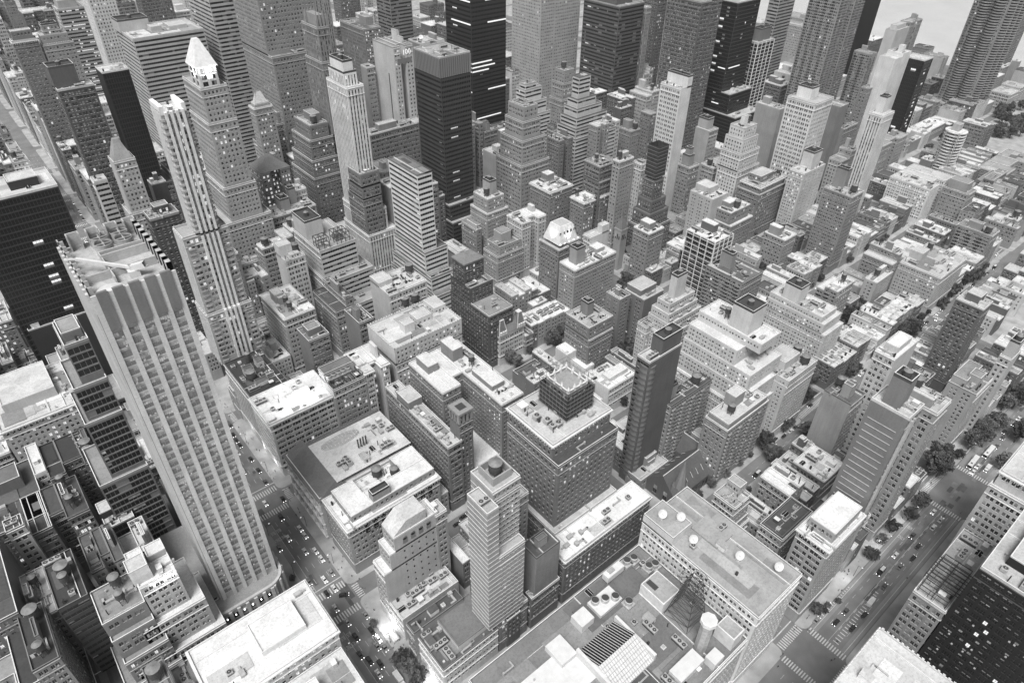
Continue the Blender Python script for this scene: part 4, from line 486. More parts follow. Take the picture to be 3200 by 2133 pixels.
TREES=[(a,b,c,TG[d]) for a,b,c,d in [(255.0,212.8,1.5,0),(263.4,213.5,1.5,0),(259.3,203.8,1.5,0),(247.7,209.6,1.25,0),(251.0,199.8,1.38,0),(230.2,213.1,1.25,0),(236.6,213.3,1.12,0),(267.1,208.5,1.25,0),(224.3,214.5,1.0,0),(226.4,209.3,1.0,0),(182.1,250.5,1.3,1),(183.7,245.8,1.1,1),(182.7,255.3,1.0,1),(322.8,273.2,1.12,2),(320.4,265.6,1.12,2),(312.3,267.5,1.0,2),(418.5,297.9,1.5,2),(415.6,288.5,1.5,2),(406.0,290.4,1.5,2),(427.5,296.7,1.38,2),(473.7,348.0,1.25,2),(469.8,337.1,1.25,2),(430.0,221.8,1.12,2),(422.8,207.2,1.25,2),(427.7,205.8,1.12,2),(222.5,251.7,1.25,2),(229.4,249.9,1.25,2),(220.6,245.7,1.12,2),(237.7,254.8,1.12,2),(257.4,333.2,1.0,2),(479.7,242.8,0.88,2),(429.9,221.9,1.25,2),(425.3,210.2,1.25,2),(421.8,203.1,1.12,2),(420.3,133.4,1.38,2),(419.3,125.8,1.5,2),(407.4,125.2,1.5,2),(417.7,121.0,1.5,2),(394.4,123.8,1.38,2),(392.9,117.2,1.25,2),(439.0,135.5,1.25,2),(434.8,130.2,1.25,2),(496.3,179.0,1.0,2),(496.6,173.4,1.0,2),(587.1,209.6,1.25,2),(611.0,217.2,1.0,2),(374.8,120.5,1.25,2),(414.1,96.2,1.25,2),(405.5,95.6,1.25,2),(435.2,92.7,1.25,2),(434.2,87.6,1.25,2),(543.8,92.3,1.12,2),(549.8,89.9,1.12,2),(513.2,91.2,1.25,2),(490.9,89.1,1.0,2),(581.6,135.0,1.0,2),(612.9,266.1,1.0,2),(557.1,88.9,1.12,2),(333.7,106.8,1.12,3),(325.8,106.6,1.25,3),(305.4,97.9,1.25,3),(279.6,81.3,1.12,3),(249.6,91.0,1.5,3),(244.6,83.5,1.25,3),(245.1,80.5,1.12,3),(436.4,92.3,1.5,3),(437.7,87.4,1.38,3),(426.8,92.3,1.25,3),(378.7,121.7,1.25,3),(272.4,91.3,1.0,3),(360.3,91.9,1.12,3),(353.9,92.0,1.0,3),(316.1,17.4,1.88,4),(308.0,16.6,1.88,4),(310.4,13.4,1.62,4),(357.7,13.4,1.5,4),(356.2,9.2,1.5,4),(347.7,10.8,1.38,4),(365.8,10.8,1.38,4),(378.2,10.6,1.25,4),(377.1,7.3,1.25,4),(410.4,12.4,1.62,4),(408.3,7.9,1.62,4),(401.4,12.0,1.38,4),(422.0,9.1,1.38,4),(376.7,-4.9,1.5,4),(384.9,-4.8,1.5,4),(345.7,-8.0,1.25,4),(278.5,9.7,1.1,5),(266.2,9.4,1.05,5),(225.9,9.2,0.8,4),(189.3,7.6,0.4,4),(182.7,9.7,0.4,4),(179.4,9.1,0.4,4),(7.3,141.1,0.6,6),(7.3,116.7,1.1,6),(7.9,114.1,1.0,6),(8.1,106.1,1.1,6),(-10.9,180.7,0.5,6),(-11.4,188.5,0.5,6),(10.3,106.4,0.9,6),(941.7,194.2,1.5,7),(1016.3,266.7,1.5,7),(962.9,207.5,1.5,7),(1012.2,233.6,1.5,7),(969.7,221.1,1.5,7),(1029.2,244.3,1.5,7),(990.2,237.4,1.5,7),(926.6,199.7,1.5,7),(992.4,212.6,1.5,7),(1007.8,243.3,1.5,7),(1023.5,270.6,1.5,7),(1001.8,240.1,1.5,7),(925.0,215.2,1.5,7),(972.3,226.0,1.5,7),(1033.0,263.7,1.5,7),(1020.9,254.4,1.5,7),(917.6,206.3,1.5,7),(1030.0,239.9,1.5,7),(957.7,202.9,1.5,7),(937.7,203.2,1.5,7),(953.2,207.4,1.5,7),(913.4,212.0,1.5,7),(1045.7,230.9,1.5,7),(962.1,211.1,1.5,7),(973.5,229.6,1.5,7),(925.5,210.2,1.5,7),(810.7,243.6,0.9,7),(803.2,244.7,0.9,7),(849.8,248.5,0.9,7),(175.0,11.6,0.79,4),(225.6,11.6,0.83,4),(238.8,11.6,0.68,4),(250.3,11.6,0.9,4),(283.7,11.6,0.59,4),(334.0,11.6,0.78,4),(358.4,11.6,0.61,4),(366.0,11.6,0.64,4),(378.5,11.6,0.94,4),(404.9,11.6,0.6,4),(414.0,11.6,0.79,4),(436.1,11.6,0.69,4),(444.3,11.6,0.62,4),(187.4,92.2,0.8,3),(200.2,92.2,0.65,3),(213.6,92.2,0.71,3),(227.5,92.2,0.57,3),(237.5,92.2,0.48,3),(280.4,92.2,0.73,3),(334.7,92.2,0.53,3),(341.9,92.2,0.75,3),(360.3,92.2,0.72,3),(386.4,92.2,0.75,3),(408.5,92.2,0.68,3),(437.8,92.2,0.71,3),(457.9,92.2,0.76,3),(472.0,92.2,0.54,3),(491.0,92.2,0.66,3),(497.6,92.2,0.55,3),(509.3,92.2,0.58,3),(525.9,92.2,0.72,3),(535.5,92.2,0.82,3),(580.9,92.2,0.69,3),(176.9,77.0,0.62,3),(187.2,77.0,0.72,3),(200.2,77.0,0.76,3),(214.3,77.0,0.48,3),(241.4,77.0,0.73,3),(268.0,77.0,0.65,3),(369.1,77.0,0.68,3),(384.8,77.0,0.49,3),(397.7,77.0,0.64,3),(412.4,77.0,0.69,3),(419.2,77.0,0.68,3),(431.7,77.0,0.62,3),(462.0,77.0,0.5,3),(475.8,77.0,0.56,3),(483.3,77.0,0.68,3),(524.4,77.0,0.47,3),(552.9,77.0,0.85,3),(589.3,77.0,0.79,3),(177.9,171,0.83,2),(189.9,171,0.57,2),(212.2,171,0.82,2),(280.9,171,0.66,2),(332.8,171,0.58,2),(345.6,171,0.69,2),(356.7,171,0.54,2),(372.7,171,0.66,2),(412.2,171,0.5,2),(435.4,171,0.69,2),(450.8,171,0.74,2),(500.1,171,0.52,2),(526.7,171,0.79,2),(542.3,171,0.8,2),(553.9,171,0.57,2),(561.8,171,0.6,2),(202.6,156.5,0.78,2),(217.9,156.5,0.64,2),(242.1,156.5,0.78,2),(269.9,156.5,0.62,2),(277.8,156.5,0.54,2),(333.1,156.5,0.59,2),(356.6,156.5,0.56,2),(371.2,156.5,0.82,2),(385.1,156.5,0.49,2),(407.6,156.5,0.53,2),(436.9,156.5,0.5,2),(450.3,156.5,0.49,2),(464.5,156.5,0.8,2),(470.8,156.5,0.54,2),(488.1,156.5,0.76,2),(511.2,156.5,0.75,2),(526.8,156.5,0.51,2),(550.8,156.5,0.61,2),(567.5,156.5,0.59,2),(578.5,156.5,0.68,2),(177.9,235.5,0.56,2),(202.3,235.5,0.69,2),(242.1,235.5,0.46,2),(262.3,235.5,0.71,2),(275.8,235.5,0.55,2),(327.1,235.5,0.64,2),(357.8,235.5,0.58,2),(383.8,235.5,0.64,2),(437.6,235.5,0.56,2),(528.1,235.5,0.75,2),(540.6,235.5,0.75,2),(551.5,235.5,0.5,2),(561.7,235.5,0.57,2),(591.6,235.5,0.6,2),(200.2,250.6,0.66,2),(216.7,250.6,0.74,2),(249.8,250.6,0.53,2),(267.4,250.6,0.51,2),(332.2,250.6,0.67,2),(370.5,250.6,0.83,2),(380.5,250.6,0.71,2),(398.2,250.6,0.66,2),(409.1,250.6,0.83,2),(474.6,250.6,0.6,2),(497.9,250.6,0.74,2),(515.7,250.6,0.49,2),(525.8,250.6,0.67,2),(548.1,250.6,0.66,2),(567.8,250.6,0.5,2),(578.7,250.6,0.67,2),(186.2,314.5,0.6,2),(201.2,314.5,0.46,2),(212.7,314.5,0.79,2),(225.9,314.5,0.85,2),(236.2,314.5,0.79,2),(327.3,314.5,0.62,2),(393.4,314.5,0.68,2),(420.9,314.5,0.67,2),(460.5,314.5,0.71,2),(512.7,314.5,0.54,2),(540.8,314.5,0.58,2),(555.8,314.5,0.78,2),(205.0,329.8,0.67,2),(217.2,329.8,0.78,2),(224.8,329.8,0.82,2),(254.7,329.8,0.52,2),(328.0,329.8,0.62,2),(340.3,329.8,0.81,2),(356.9,329.8,0.82,2),(385.8,329.8,0.77,2),(395.0,329.8,0.69,2),(412.1,329.8,0.58,2),(423.7,329.8,0.74,2),(459.4,329.8,0.82,2),(470.6,329.8,0.71,2),(497.8,329.8,0.46,2),(511.4,329.8,0.76,2),(527.3,329.8,0.68,2),(538.0,329.8,0.56,2)]]
PEOPLE=[(-35.5,162.1),(-35.4,159.8),(-34.0,160.9),(-36.2,168.0),(-33.4,164.9),(-32.6,163.9),(10.6,227.5),(10.2,225.1),(10.7,228.5),(13.2,162.7),(12.6,164.1),(12.1,160.2),(8.5,126.6),(8.7,124.9),(9.9,124.7),(11.4,124.9),(11.9,123.7),(7.3,123.8),(7.9,122.5),(11.7,122.4),(7.3,126.8),(10.0,154.2),(9.5,152.1),(7.9,224.9),(13.5,192.2),(7.6,186.5),(8.2,188.8),(9.9,341.3),(10.8,341.4),(7.2,340.5),(10.8,333.1),(12.2,332.7),(8.4,259.2),(9.6,257.0),(12.6,261.8),(7.5,267.2),(165.0,9.3),(164.9,8.5),(179.7,13.6),(180.8,13.5),(162.0,13.3),(161.9,12.6),(160.0,13.3),(143.5,10.0),(145.4,9.9),(144.4,9.9),(229.2,-7.8),(231.5,-7.9),(138.6,8.1),(160.0,-5.9),(161.6,-6.5),(293.1,-7.5),(197.0,9.7),(9.8,62.7),(9.5,293.0),(-9.7,119.4),(12.7,119.1),(10.9,128.9),(13.3,366.2),(13.0,167.9),(-14.1,413.0),(10.2,89.3),(-10.8,266.3),(-10.2,380.1),(10.4,310.1),(13.3,393.4),(10.0,61.8),(12.6,296.1),(-12.0,275.7),(10.3,219.3),(10.2,100.7),(11.1,301.3),(13.6,244.8),(10.4,400.5),(-11.0,383.8),(11.0,179.6),(14.2,414.9),(-9.7,66.7),(13.3,79.9),(10.5,415.3),(9.3,80.1),(-14.1,165.8),(12.9,124.9),(-12.5,259.0),(13.0,182.8),(14.3,406.3),(14.6,185.2),(12.8,384.0),(10.4,399.1),(-12.8,399.8),(-12.7,193.3),(10.9,359.0),(-13.9,139.6),(-13.2,382.1),(-12.9,106.2),(-9.2,143.4),(12.6,404.6),(9.6,340.9),(13.5,193.2),(13.2,295.2),(12.6,172.0),(13.1,327.6),(11.6,148.8),(-10.8,86.5),(12.3,283.1),(9.6,102.1),(-9.4,80.2),(-11.2,416.5),(14.2,79.6),(10.3,388.1),(14.0,162.0),(9.1,261.2),(11.2,284.6),(9.7,322.9),(-10.9,350.5),(14.5,229.8),(9.0,179.7),(-9.7,92.7),(14.6,168.2),(9.7,244.7),(9.8,236.0),(12.0,336.1),(11.4,245.4),(195.7,10.9),(226.2,12.2),(172.1,12.8),(248.0,12.9),(354.9,10.9),(432.1,10.7),(302.6,13.1),(302.7,12.7),(268.8,14.2),(360.9,12.7),(264.8,11.7),(366.4,13.4),(204.1,12.7),(372.9,14.1),(207.7,12.7),(424.8,10.7),(420.7,14.2),(210.8,13.7),(174.8,14.2),(293.5,11.4),(208.3,14.5),(312.1,12.6),(284.0,13.4),(396.8,12.2),(280.2,13.9),(323.2,12.7),(170.1,12.6),(400.8,13.4),(219.4,12.8),(177.3,13.3),(351.4,11.5),(209.9,13.1),(196.1,10.8),(277.3,11.8),(352.0,12.0),(379.9,13.4),(383.9,11.3),(413.0,11.3),(255.7,13.8),(301.2,12.3)]
LAMPS=[(9.2, 100.0, 3.1416, 'street lamp on the shop side of the wide avenue'), (-9.2, 107.0, 0.0, 'street lamp on the tower side of the wide avenue'), (9.2, 130.0, 3.1416, 'street lamp on the shop side of the wide avenue'), (-9.2, 137.0, 0.0, 'street lamp on the tower side of the wide avenue'), (9.2, 185.0, 3.1416, 'street lamp on the shop side of the wide avenue'), (-9.2, 192.0, 0.0, 'street lamp on the tower side of the wide avenue'), (9.2, 215.0, 3.1416, 'street lamp on the shop side of the wide avenue'), (-9.2, 222.0, 0.0, 'street lamp on the tower side of the wide avenue'), (9.2, 265.0, 3.1416, 'street lamp on the shop side of the wide avenue'), (-9.2, 272.0, 0.0, 'street lamp on the tower side of the wide avenue'), (9.2, 295.0, 3.1416, 'street lamp on the shop side of the wide avenue'), (-9.2, 302.0, 0.0, 'street lamp on the tower side of the wide avenue'), (9.2, 345.0, 3.1416, 'street lamp on the shop side of the wide avenue'), (-9.2, 352.0, 0.0, 'street lamp on the tower side of the wide avenue'), (9.2, 375.0, 3.1416, 'street lamp on the shop side of the wide avenue'), (-9.2, 382.0, 0.0, 'street lamp on the tower side of the wide avenue'), (180.0, 10.4, -1.57, 'street lamp beside the wide crosstown street'), (210.0, 10.4, -1.57, 'street lamp beside the wide crosstown street'), (240.0, 10.4, -1.57, 'street lamp beside the wide crosstown street'), (270.0, 10.4, -1.57, 'street lamp beside the wide crosstown street'), (345.0, 10.4, -1.57, 'street lamp beside the wide crosstown street'), (375.0, 10.4, -1.57, 'street lamp beside the wide crosstown street'), (405.0, 10.4, -1.57, 'street lamp beside the wide crosstown street'), (435.0, 10.4, -1.57, 'street lamp beside the wide crosstown street')]

# ---------------------------------------------------------------- materials
def nmat(name):
    m = bpy.data.materials.new(name); m.use_nodes = True
    return m, m.node_tree.nodes, m.node_tree.links, m.node_tree.nodes['Principled BSDF']
def flat(name, v, rough=.8, metal=0, emit=0, var=0, scale=.4):
    m, N, L, B = nmat(name)
    B.inputs['Base Color'].default_value = (v, v, v, 1)
    B.inputs['Roughness'].default_value = rough; B.inputs['Metallic'].default_value = metal
    if emit:
        B.inputs['Emission Color'].default_value = (1, 1, 1, 1); B.inputs['Emission Strength'].default_value = emit
    if var:
        g = N.new('ShaderNodeNewGeometry'); n = N.new('ShaderNodeTexNoise'); n.inputs['Scale'].default_value = scale
        n.inputs['Detail'].default_value = 5; L.new(g.outputs['Position'], n.inputs['Vector'])
        r = N.new('ShaderNodeMapRange'); r.inputs[1].default_value = .3; r.inputs[2].default_value = .7
        r.inputs[3].default_value = v*(1-var); r.inputs[4].default_value = v*(1+var)
        L.new(n.outputs[0], r.inputs[0]); L.new(r.outputs[0], B.inputs['Base Color'])
    return m
def tinted(name, kind):
    """base colour from the object's own colour, broken up by grime, courses and stains"""
    m, N, L, B = nmat(name)
    oi = N.new('ShaderNodeObjectInfo'); g = N.new('ShaderNodeNewGeometry')
    def noise(sc, det, mp=None):
        n = N.new('ShaderNodeTexNoise'); n.inputs['Scale'].default_value = sc; n.inputs['Detail'].default_value = det
        v = g.outputs['Position']
        if mp:
            k = N.new('ShaderNodeMapping'); k.inputs['Scale'].default_value = mp; L.new(v, k.inputs['Vector']); v = k.outputs[0]
        L.new(v, n.inputs['Vector']); return n.outputs[0]
    def rng(x, a, b, c, d):
        r = N.new('ShaderNodeMapRange')
        for i, q in enumerate((a, b, c, d)): r.inputs[i+1].default_value = q
        L.new(x, r.inputs[0]); return r.outputs[0]
    def mul(x, y):
        k = N.new('ShaderNodeMath'); k.operation = 'MULTIPLY'; L.new(x, k.inputs[0]); L.new(y, k.inputs[1]); return k.outputs[0]
    sep = N.new('ShaderNodeSeparateColor'); L.new(oi.outputs['Color'], sep.inputs[0])
    base = sep.outputs[0]
    if kind == 'wall':
        a = rng(noise(.09, 5), .3, .7, .87, 1.09)
        b = rng(noise(1, 3, (.9, .9, .06)), .3, .7, .92, 1.05)      # rain streaks
        c = rng(noise(1, 3, (1.1, 1.1, 3)), .3, .7, .88, 1.09)       # masonry grain
        v = mul(mul(base, a), mul(b, c)); B.inputs['Roughness'].default_value = .85
    elif kind == 'roof':
        a = rng(noise(.10, 6), .35, .62, .90, 1.04)
        b = rng(noise(.9, 6), .33, .55, .86, 1.04)
        n = N.new('ShaderNodeTexVoronoi'); n.inputs['Scale'].default_value = .16; L.new(g.outputs['Position'], n.inputs['Vector'])
        c = rng(n.outputs['Color'], 0, 1, .84, 1.06)
        d = rng(noise(2.6, 3), .30, .40, .60, 1)                    # dirt spots
        w = N.new('ShaderNodeTexWave'); w.inputs['Scale'].default_value = .34; w.inputs['Distortion'].default_value = .35
        w.wave_profile = 'SAW'; L.new(g.outputs['Position'], w.inputs['Vector'])
        e = rng(w.outputs['Fac'], 0, .06, .82, 1)                   # membrane seams
        v = mul(mul(mul(base, a), mul(b, c)), mul(d, e)); B.inputs['Roughness'].default_value = .75
    else:
        v = base; B.inputs['Roughness'].default_value = .35; B.inputs['Coat Weight'].default_value = .4
    L.new(v, B.inputs['Base Color'])
    return m
WALL = tinted('masonry', 'wall'); ROOF = tinted('roofing', 'roof'); PAINT = tinted('car_paint', 'car')
COPE = flat('coping_stone', .74, .7, var=.12, scale=.5)
GD = flat('window_glass', .018, .2); GM = flat('window_painted_reflection', .22, .15); BL = flat('window_blind', .38, .6, var=.5, scale=.35)  # GM: lighter grey base colour stands in for sky mirrored in some panes
LIT = flat('window_lit', .6, .5, emit=.5); FRM = flat('window_frame', .22, .5)
METAL = flat('galvanised_metal', .5, .45, .3, var=.15, scale=1); DARK = flat('dark_steel', .06, .5); MACH = flat('machine_casing', .42, .55, var=.2, scale=.8)
WOOD = flat('tank_staves', .07, .85, var=.3, scale=1.5); CONE = flat('tank_cap', .22, .7, var=.25, scale=.6)
ASPH = flat('asphalt', .20, .9, var=.2, scale=.09); PAVE = flat('pavement', .40, .9, var=.25, scale=.12); LINE = flat('road_paint', .62, .8, var=.2, scale=.8)
BUSL = flat('bus_lane_coat', .27, .9, var=.15, scale=.1)
LEAF = flat('foliage', .11, .9, var=.7, scale=.35); BARK = flat('bark', .08, .9); TYRE = flat('tyre', .02, .9); SKIN = flat('skin', .35, .7)
GLOW = flat('lamp_glow', .8, .5, emit=4); WHITE = flat('white_paint', .68, .6, var=.08, scale=.4); NET = flat('scaffold_netting', .05, .95, var=.4, scale=.5)
WATER = flat('river_water', .58, .5, var=.06, scale=.02); HED = flat('hedge', .07, .9, var=.4, scale=1)
def vary(m, lo, hi):
    N, L = m.node_tree.nodes, m.node_tree.links; B = N['Principled BSDF']; src = B.inputs['Base Color'].links[0].from_socket
    oi = N.new('ShaderNodeObjectInfo'); r = N.new('ShaderNodeMapRange'); r.inputs[3].default_value = lo; r.inputs[4].default_value = hi; L.new(oi.outputs['Random'], r.inputs[0])
    k = N.new('ShaderNodeMath'); k.operation = 'MULTIPLY'; L.new(src, k.inputs[0]); L.new(r.outputs[0], k.inputs[1]); L.new(k.outputs[0], B.inputs['Base Color'])
vary(LEAF, .55, 1.5); vary(BL, .6, 1.6)
GD.node_tree.nodes['Principled BSDF'].inputs['Specular IOR Level'].default_value = .3
PM = [WALL, GD, GM, BL, LIT, FRM, COPE, ROOF, METAL, DARK]
I_WALL, I_GD, I_GM, I_BL, I_LIT, I_FR, I_CO, I_RO, I_ME, I_DK = range(10)
# ---------------------------------------------------------------- mesh helpers
def mesh_from(name, quads, mats, slots=PM):
    q = np.concatenate([np.asarray(x, float).reshape(-1, 4, 3) for x in quads]); n = len(q)
    mi = np.concatenate([np.full(len(np.asarray(x).reshape(-1, 4, 3)), k) if np.isscalar(k) else np.asarray(k) for x, k in zip(quads, mats)]).astype(np.int32)
    me = bpy.data.meshes.new(name)
    me.vertices.add(4*n); me.vertices.foreach_set('co', q.reshape(-1).astype(np.float32))
    me.loops.add(4*n); me.loops.foreach_set('vertex_index', np.arange(4*n, dtype=np.int32))
    me.polygons.add(n); me.polygons.foreach_set('loop_start', np.arange(0, 4*n, 4, dtype=np.int32))
    me.polygons.foreach_set('loop_total', np.full(n, 4, np.int32))
    used = sorted(set(mi.tolist())); remap = np.zeros(64, np.int32)
    for i, u in enumerate(used): me.materials.append(slots[u]); remap[u] = i
    me.polygons.foreach_set('material_index', remap[mi]); me.update(calc_edges=True)
    return me
def obj(name, me, parent=None, loc=(0, 0, 0), rz=0, col=None, **props):
    o = bpy.data.objects.new(name, me); C.objects.link(o)
    o.location = loc
    if rz: o.rotation_euler = (0, 0, rz)
    if parent: o.parent = parent
    if col is not None: o.color = (col, col, col, 1)
    for k, v in props.items(): o[k] = v
    return o
def thing(name, label, cat, loc=(0, 0, 0), rz=0, group=None):
    o = obj(name, None, None, loc, rz); o['label'] = label; o['category'] = cat; o.empty_display_size = 1
    if group: o['group'] = group
    return o
def struct(name, me, loc=(0, 0, 0)):
    o = obj(name, me, None, loc); o['kind'] = 'structure'; return o
def copy_tree(o, parent=None):
    c = o.copy(); C.objects.link(c); c.parent = parent
    for ch in o.children: copy_tree(ch, c)
    return c
def boxq(x0, y0, z0, x1, y1, z1, bottom=False):
    p = np.array([[x0, y0, z0], [x1, y0, z0], [x1, y1, z0], [x0, y1, z0], [x0, y0, z1], [x1, y0, z1], [x1, y1, z1], [x0, y1, z1]], float)
    f = [[0, 1, 5, 4], [1, 2, 6, 5], [2, 3, 7, 6], [3, 0, 4, 7], [4, 5, 6, 7]]
    if bottom: f.append([3, 2, 1, 0])
    return p[f]
def cyl(cx, cy, z0, z1, r0, r1=None, n=14, cap=True, ph=0):
    r1 = r0 if r1 is None else r1
    a = np.linspace(0, 2*math.pi, n+1)+ph; c, s = np.cos(a), np.sin(a); out = []
    for i in range(n):
        out.append([[cx+r0*c[i], cy+r0*s[i], z0], [cx+r0*c[i+1], cy+r0*s[i+1], z0], [cx+r1*c[i+1], cy+r1*s[i+1], z1], [cx+r1*c[i], cy+r1*s[i], z1]])
        if cap and r1 > .01: out.append([[cx, cy, z1], [cx+r1*c[i], cy+r1*s[i], z1], [cx+r1*c[i+1], cy+r1*s[i+1], z1], [cx, cy, z1+.001]])
    return np.array(out)
def prism(poly, z0, z1, top=True):
    out = []; n = len(poly)
    for i in range(n):
        (ax, ay), (bx, by) = poly[i], poly[(i+1) % n]
        out.append([[ax, ay, z0], [bx, by, z0], [bx, by, z1], [ax, ay, z1]])
    if top:
        cx = sum(p[0] for p in poly)/n; cy = sum(p[1] for p in poly)/n
        for i in range(n):
            (ax, ay), (bx, by) = poly[i], poly[(i+1) % n]
            out.append([[cx, cy, z1], [ax, ay, z1], [bx, by, z1], [cx, cy, z1+.0005]])
    return np.array(out)
def bar(a, b, t=.15):
    a = np.array(a, float); b = np.array(b, float); d = b-a; L = np.linalg.norm(d); d /= L
    u = np.cross(d, [0, 0, 1.0]); u = np.array([1.0, 0, 0]) if np.linalg.norm(u) < .01 else u/np.linalg.norm(u); v = np.cross(d, u)
    c = [(u+v)*t/2, (u-v)*t/2, (-u-v)*t/2, (v-u)*t/2]
    return np.array([[a+c[i], a+c[(i+1) % 4], b+c[(i+1) % 4], b+c[i]] for i in range(4)])
# ---------------------------------------------------------------- facades
SPEC = {'p': (2.8, 3.5, [(.27, .73)], (.26, .78)), 'P': (4.2, 3.9, [(.14, .44), (.56, .86)], (.24, .78)),
        'a': (4.3, 2.95, [(.12, .36), (.54, .80)], (.28, .76)), 't': (5.6, 4.0, [(.08, .33), (.37, .63), (.67, .92)], (.2, .76)),
        's': (6.5, 3.0, [(.25, .38), (.56, .76)], (.3, .74)), 'h': (2.2, 3.4, [(.25, .75)], (.22, .8)),
        'k': (4.3, 2.95, [(.08, .42), (.56, .92)], (.24, .8)), 'b': (0, 3.75, None, (.36, .84)), 'g': (0, 3.8, None, (.14, .94)),
        'v': (2.4, 0, [(.3, .72)], None), 'V': (6.4, 0, [(.2, .8)], None)}
def qrect(s0, s1, a0, a1, d0, d1=None):
    """facade-space quads (s, z, depth); arrays broadcast"""
    d1 = d0 if d1 is None else d1
    s0, s1, a0, a1, d0, d1 = np.broadcast_arrays(*[np.asarray(v, float) for v in (s0, s1, a0, a1, d0, d1)])
    return np.stack([np.stack([s0, a0, d0], -1), np.stack([s1, a0, d1], -1), np.stack([s1, a1, d1], -1), np.stack([s0, a1, d0], -1)], -2).reshape(-1, 4, 3)
def facade(Wd, z0, z1, code, ground=True, rec=.28, rng=random):
    """returns wall quads in facade space and an array of openings (s0,s1,za,zb)"""
    none = [qrect(0, Wd, z0, z1, 0)], np.zeros((0, 4))
    if code == 'n' or Wd < 2.6 or z1-z0 < 3.2: return none
    bay, fh, cols, hh = SPEC[code]
    zt = z1-.9; zb = z0+(4.2 if ground and z0 < 1 else .25)
    if zt-zb < 2.4: return none
    m = .5 if Wd < 14 else .9
    if code in 'vV': rows = np.array([[zb, zt-.6]])
    else:
        nf = max(1, int((zt-zb)/fh+.02)); b = zt-fh*(np.arange(nf)+1); rows = np.stack([b+hh[0]*fh, b+hh[1]*fh], -1)[::-1]
    if cols is None: S = np.array([[m*.7, Wd-m*.7]])
    else:
        nb = max(1, int(round((Wd-2*m)/bay))); w = (Wd-2*m)/nb
        S = np.array([[m+(i+c0)*w, m+(i+c1)*w] for i in range(nb) for c0, c1 in cols])
    q = []
    lo = np.concatenate([[z0], rows[:, 1]]); hi = np.concatenate([rows[:, 0], [z1]])
    q.append(qrect(0, Wd, lo, hi, 0))
    a = np.concatenate([[0], S[:, 1]]); b = np.concatenate([S[:, 0], [Wd]])
    q.append(qrect(a[None, :], b[None, :], rows[:, 0][:, None], rows[:, 1][:, None], 0))
    s0, s1, A0, A1 = [np.broadcast_to(v, (len(rows), len(S))).reshape(-1) for v in (S[:, 0][None], S[:, 1][None], rows[:, 0][:, None], rows[:, 1][:, None])]
    r = np.full(len(s0), -rec)
    z = np.zeros(len(s0))
    q.append(np.stack([np.stack([s0, A0, z], -1), np.stack([s1, A0, z], -1), np.stack([s1, A0, r], -1), np.stack([s0, A0, r], -1)], -2))
    q.append(np.stack([np.stack([s0, A1, r], -1), np.stack([s1, A1, r], -1), np.stack([s1, A1, z], -1), np.stack([s0, A1, z], -1)], -2))
    q.append(np.stack([np.stack([s0, A0, z], -1), np.stack([s0, A0, r], -1), np.stack([s0, A1, r], -1), np.stack([s0, A1, z], -1)], -2))
    q.append(np.stack([np.stack([s1, A0, r], -1), np.stack([s1, A0, z], -1), np.stack([s1, A1, z], -1), np.stack([s1, A1, r], -1)], -2))
    return q, np.stack([s0, s1, A0, A1], -1)
FACES = {'W': lambda b: ((b[0], b[3]), (0, -1), (-1, 0), b[3]-b[1]), 'S': lambda b: ((b[0], b[1]), (1, 0), (0, -1), b[2]-b[0]),
         'E': lambda b: ((b[2], b[1]), (0, 1), (1, 0), b[3]-b[1]), 'N': lambda b: ((b[2], b[3]), (-1, 0), (0, 1), b[2]-b[0])}
def place(q, face):
    (ox, oy), (ux, uy), (nx, ny), _ = face
    s, z, d = q[..., 0], q[..., 1], q[..., 2]
    return np.stack([ox+ux*s+nx*d, oy+uy*s+ny*d, z], -1)
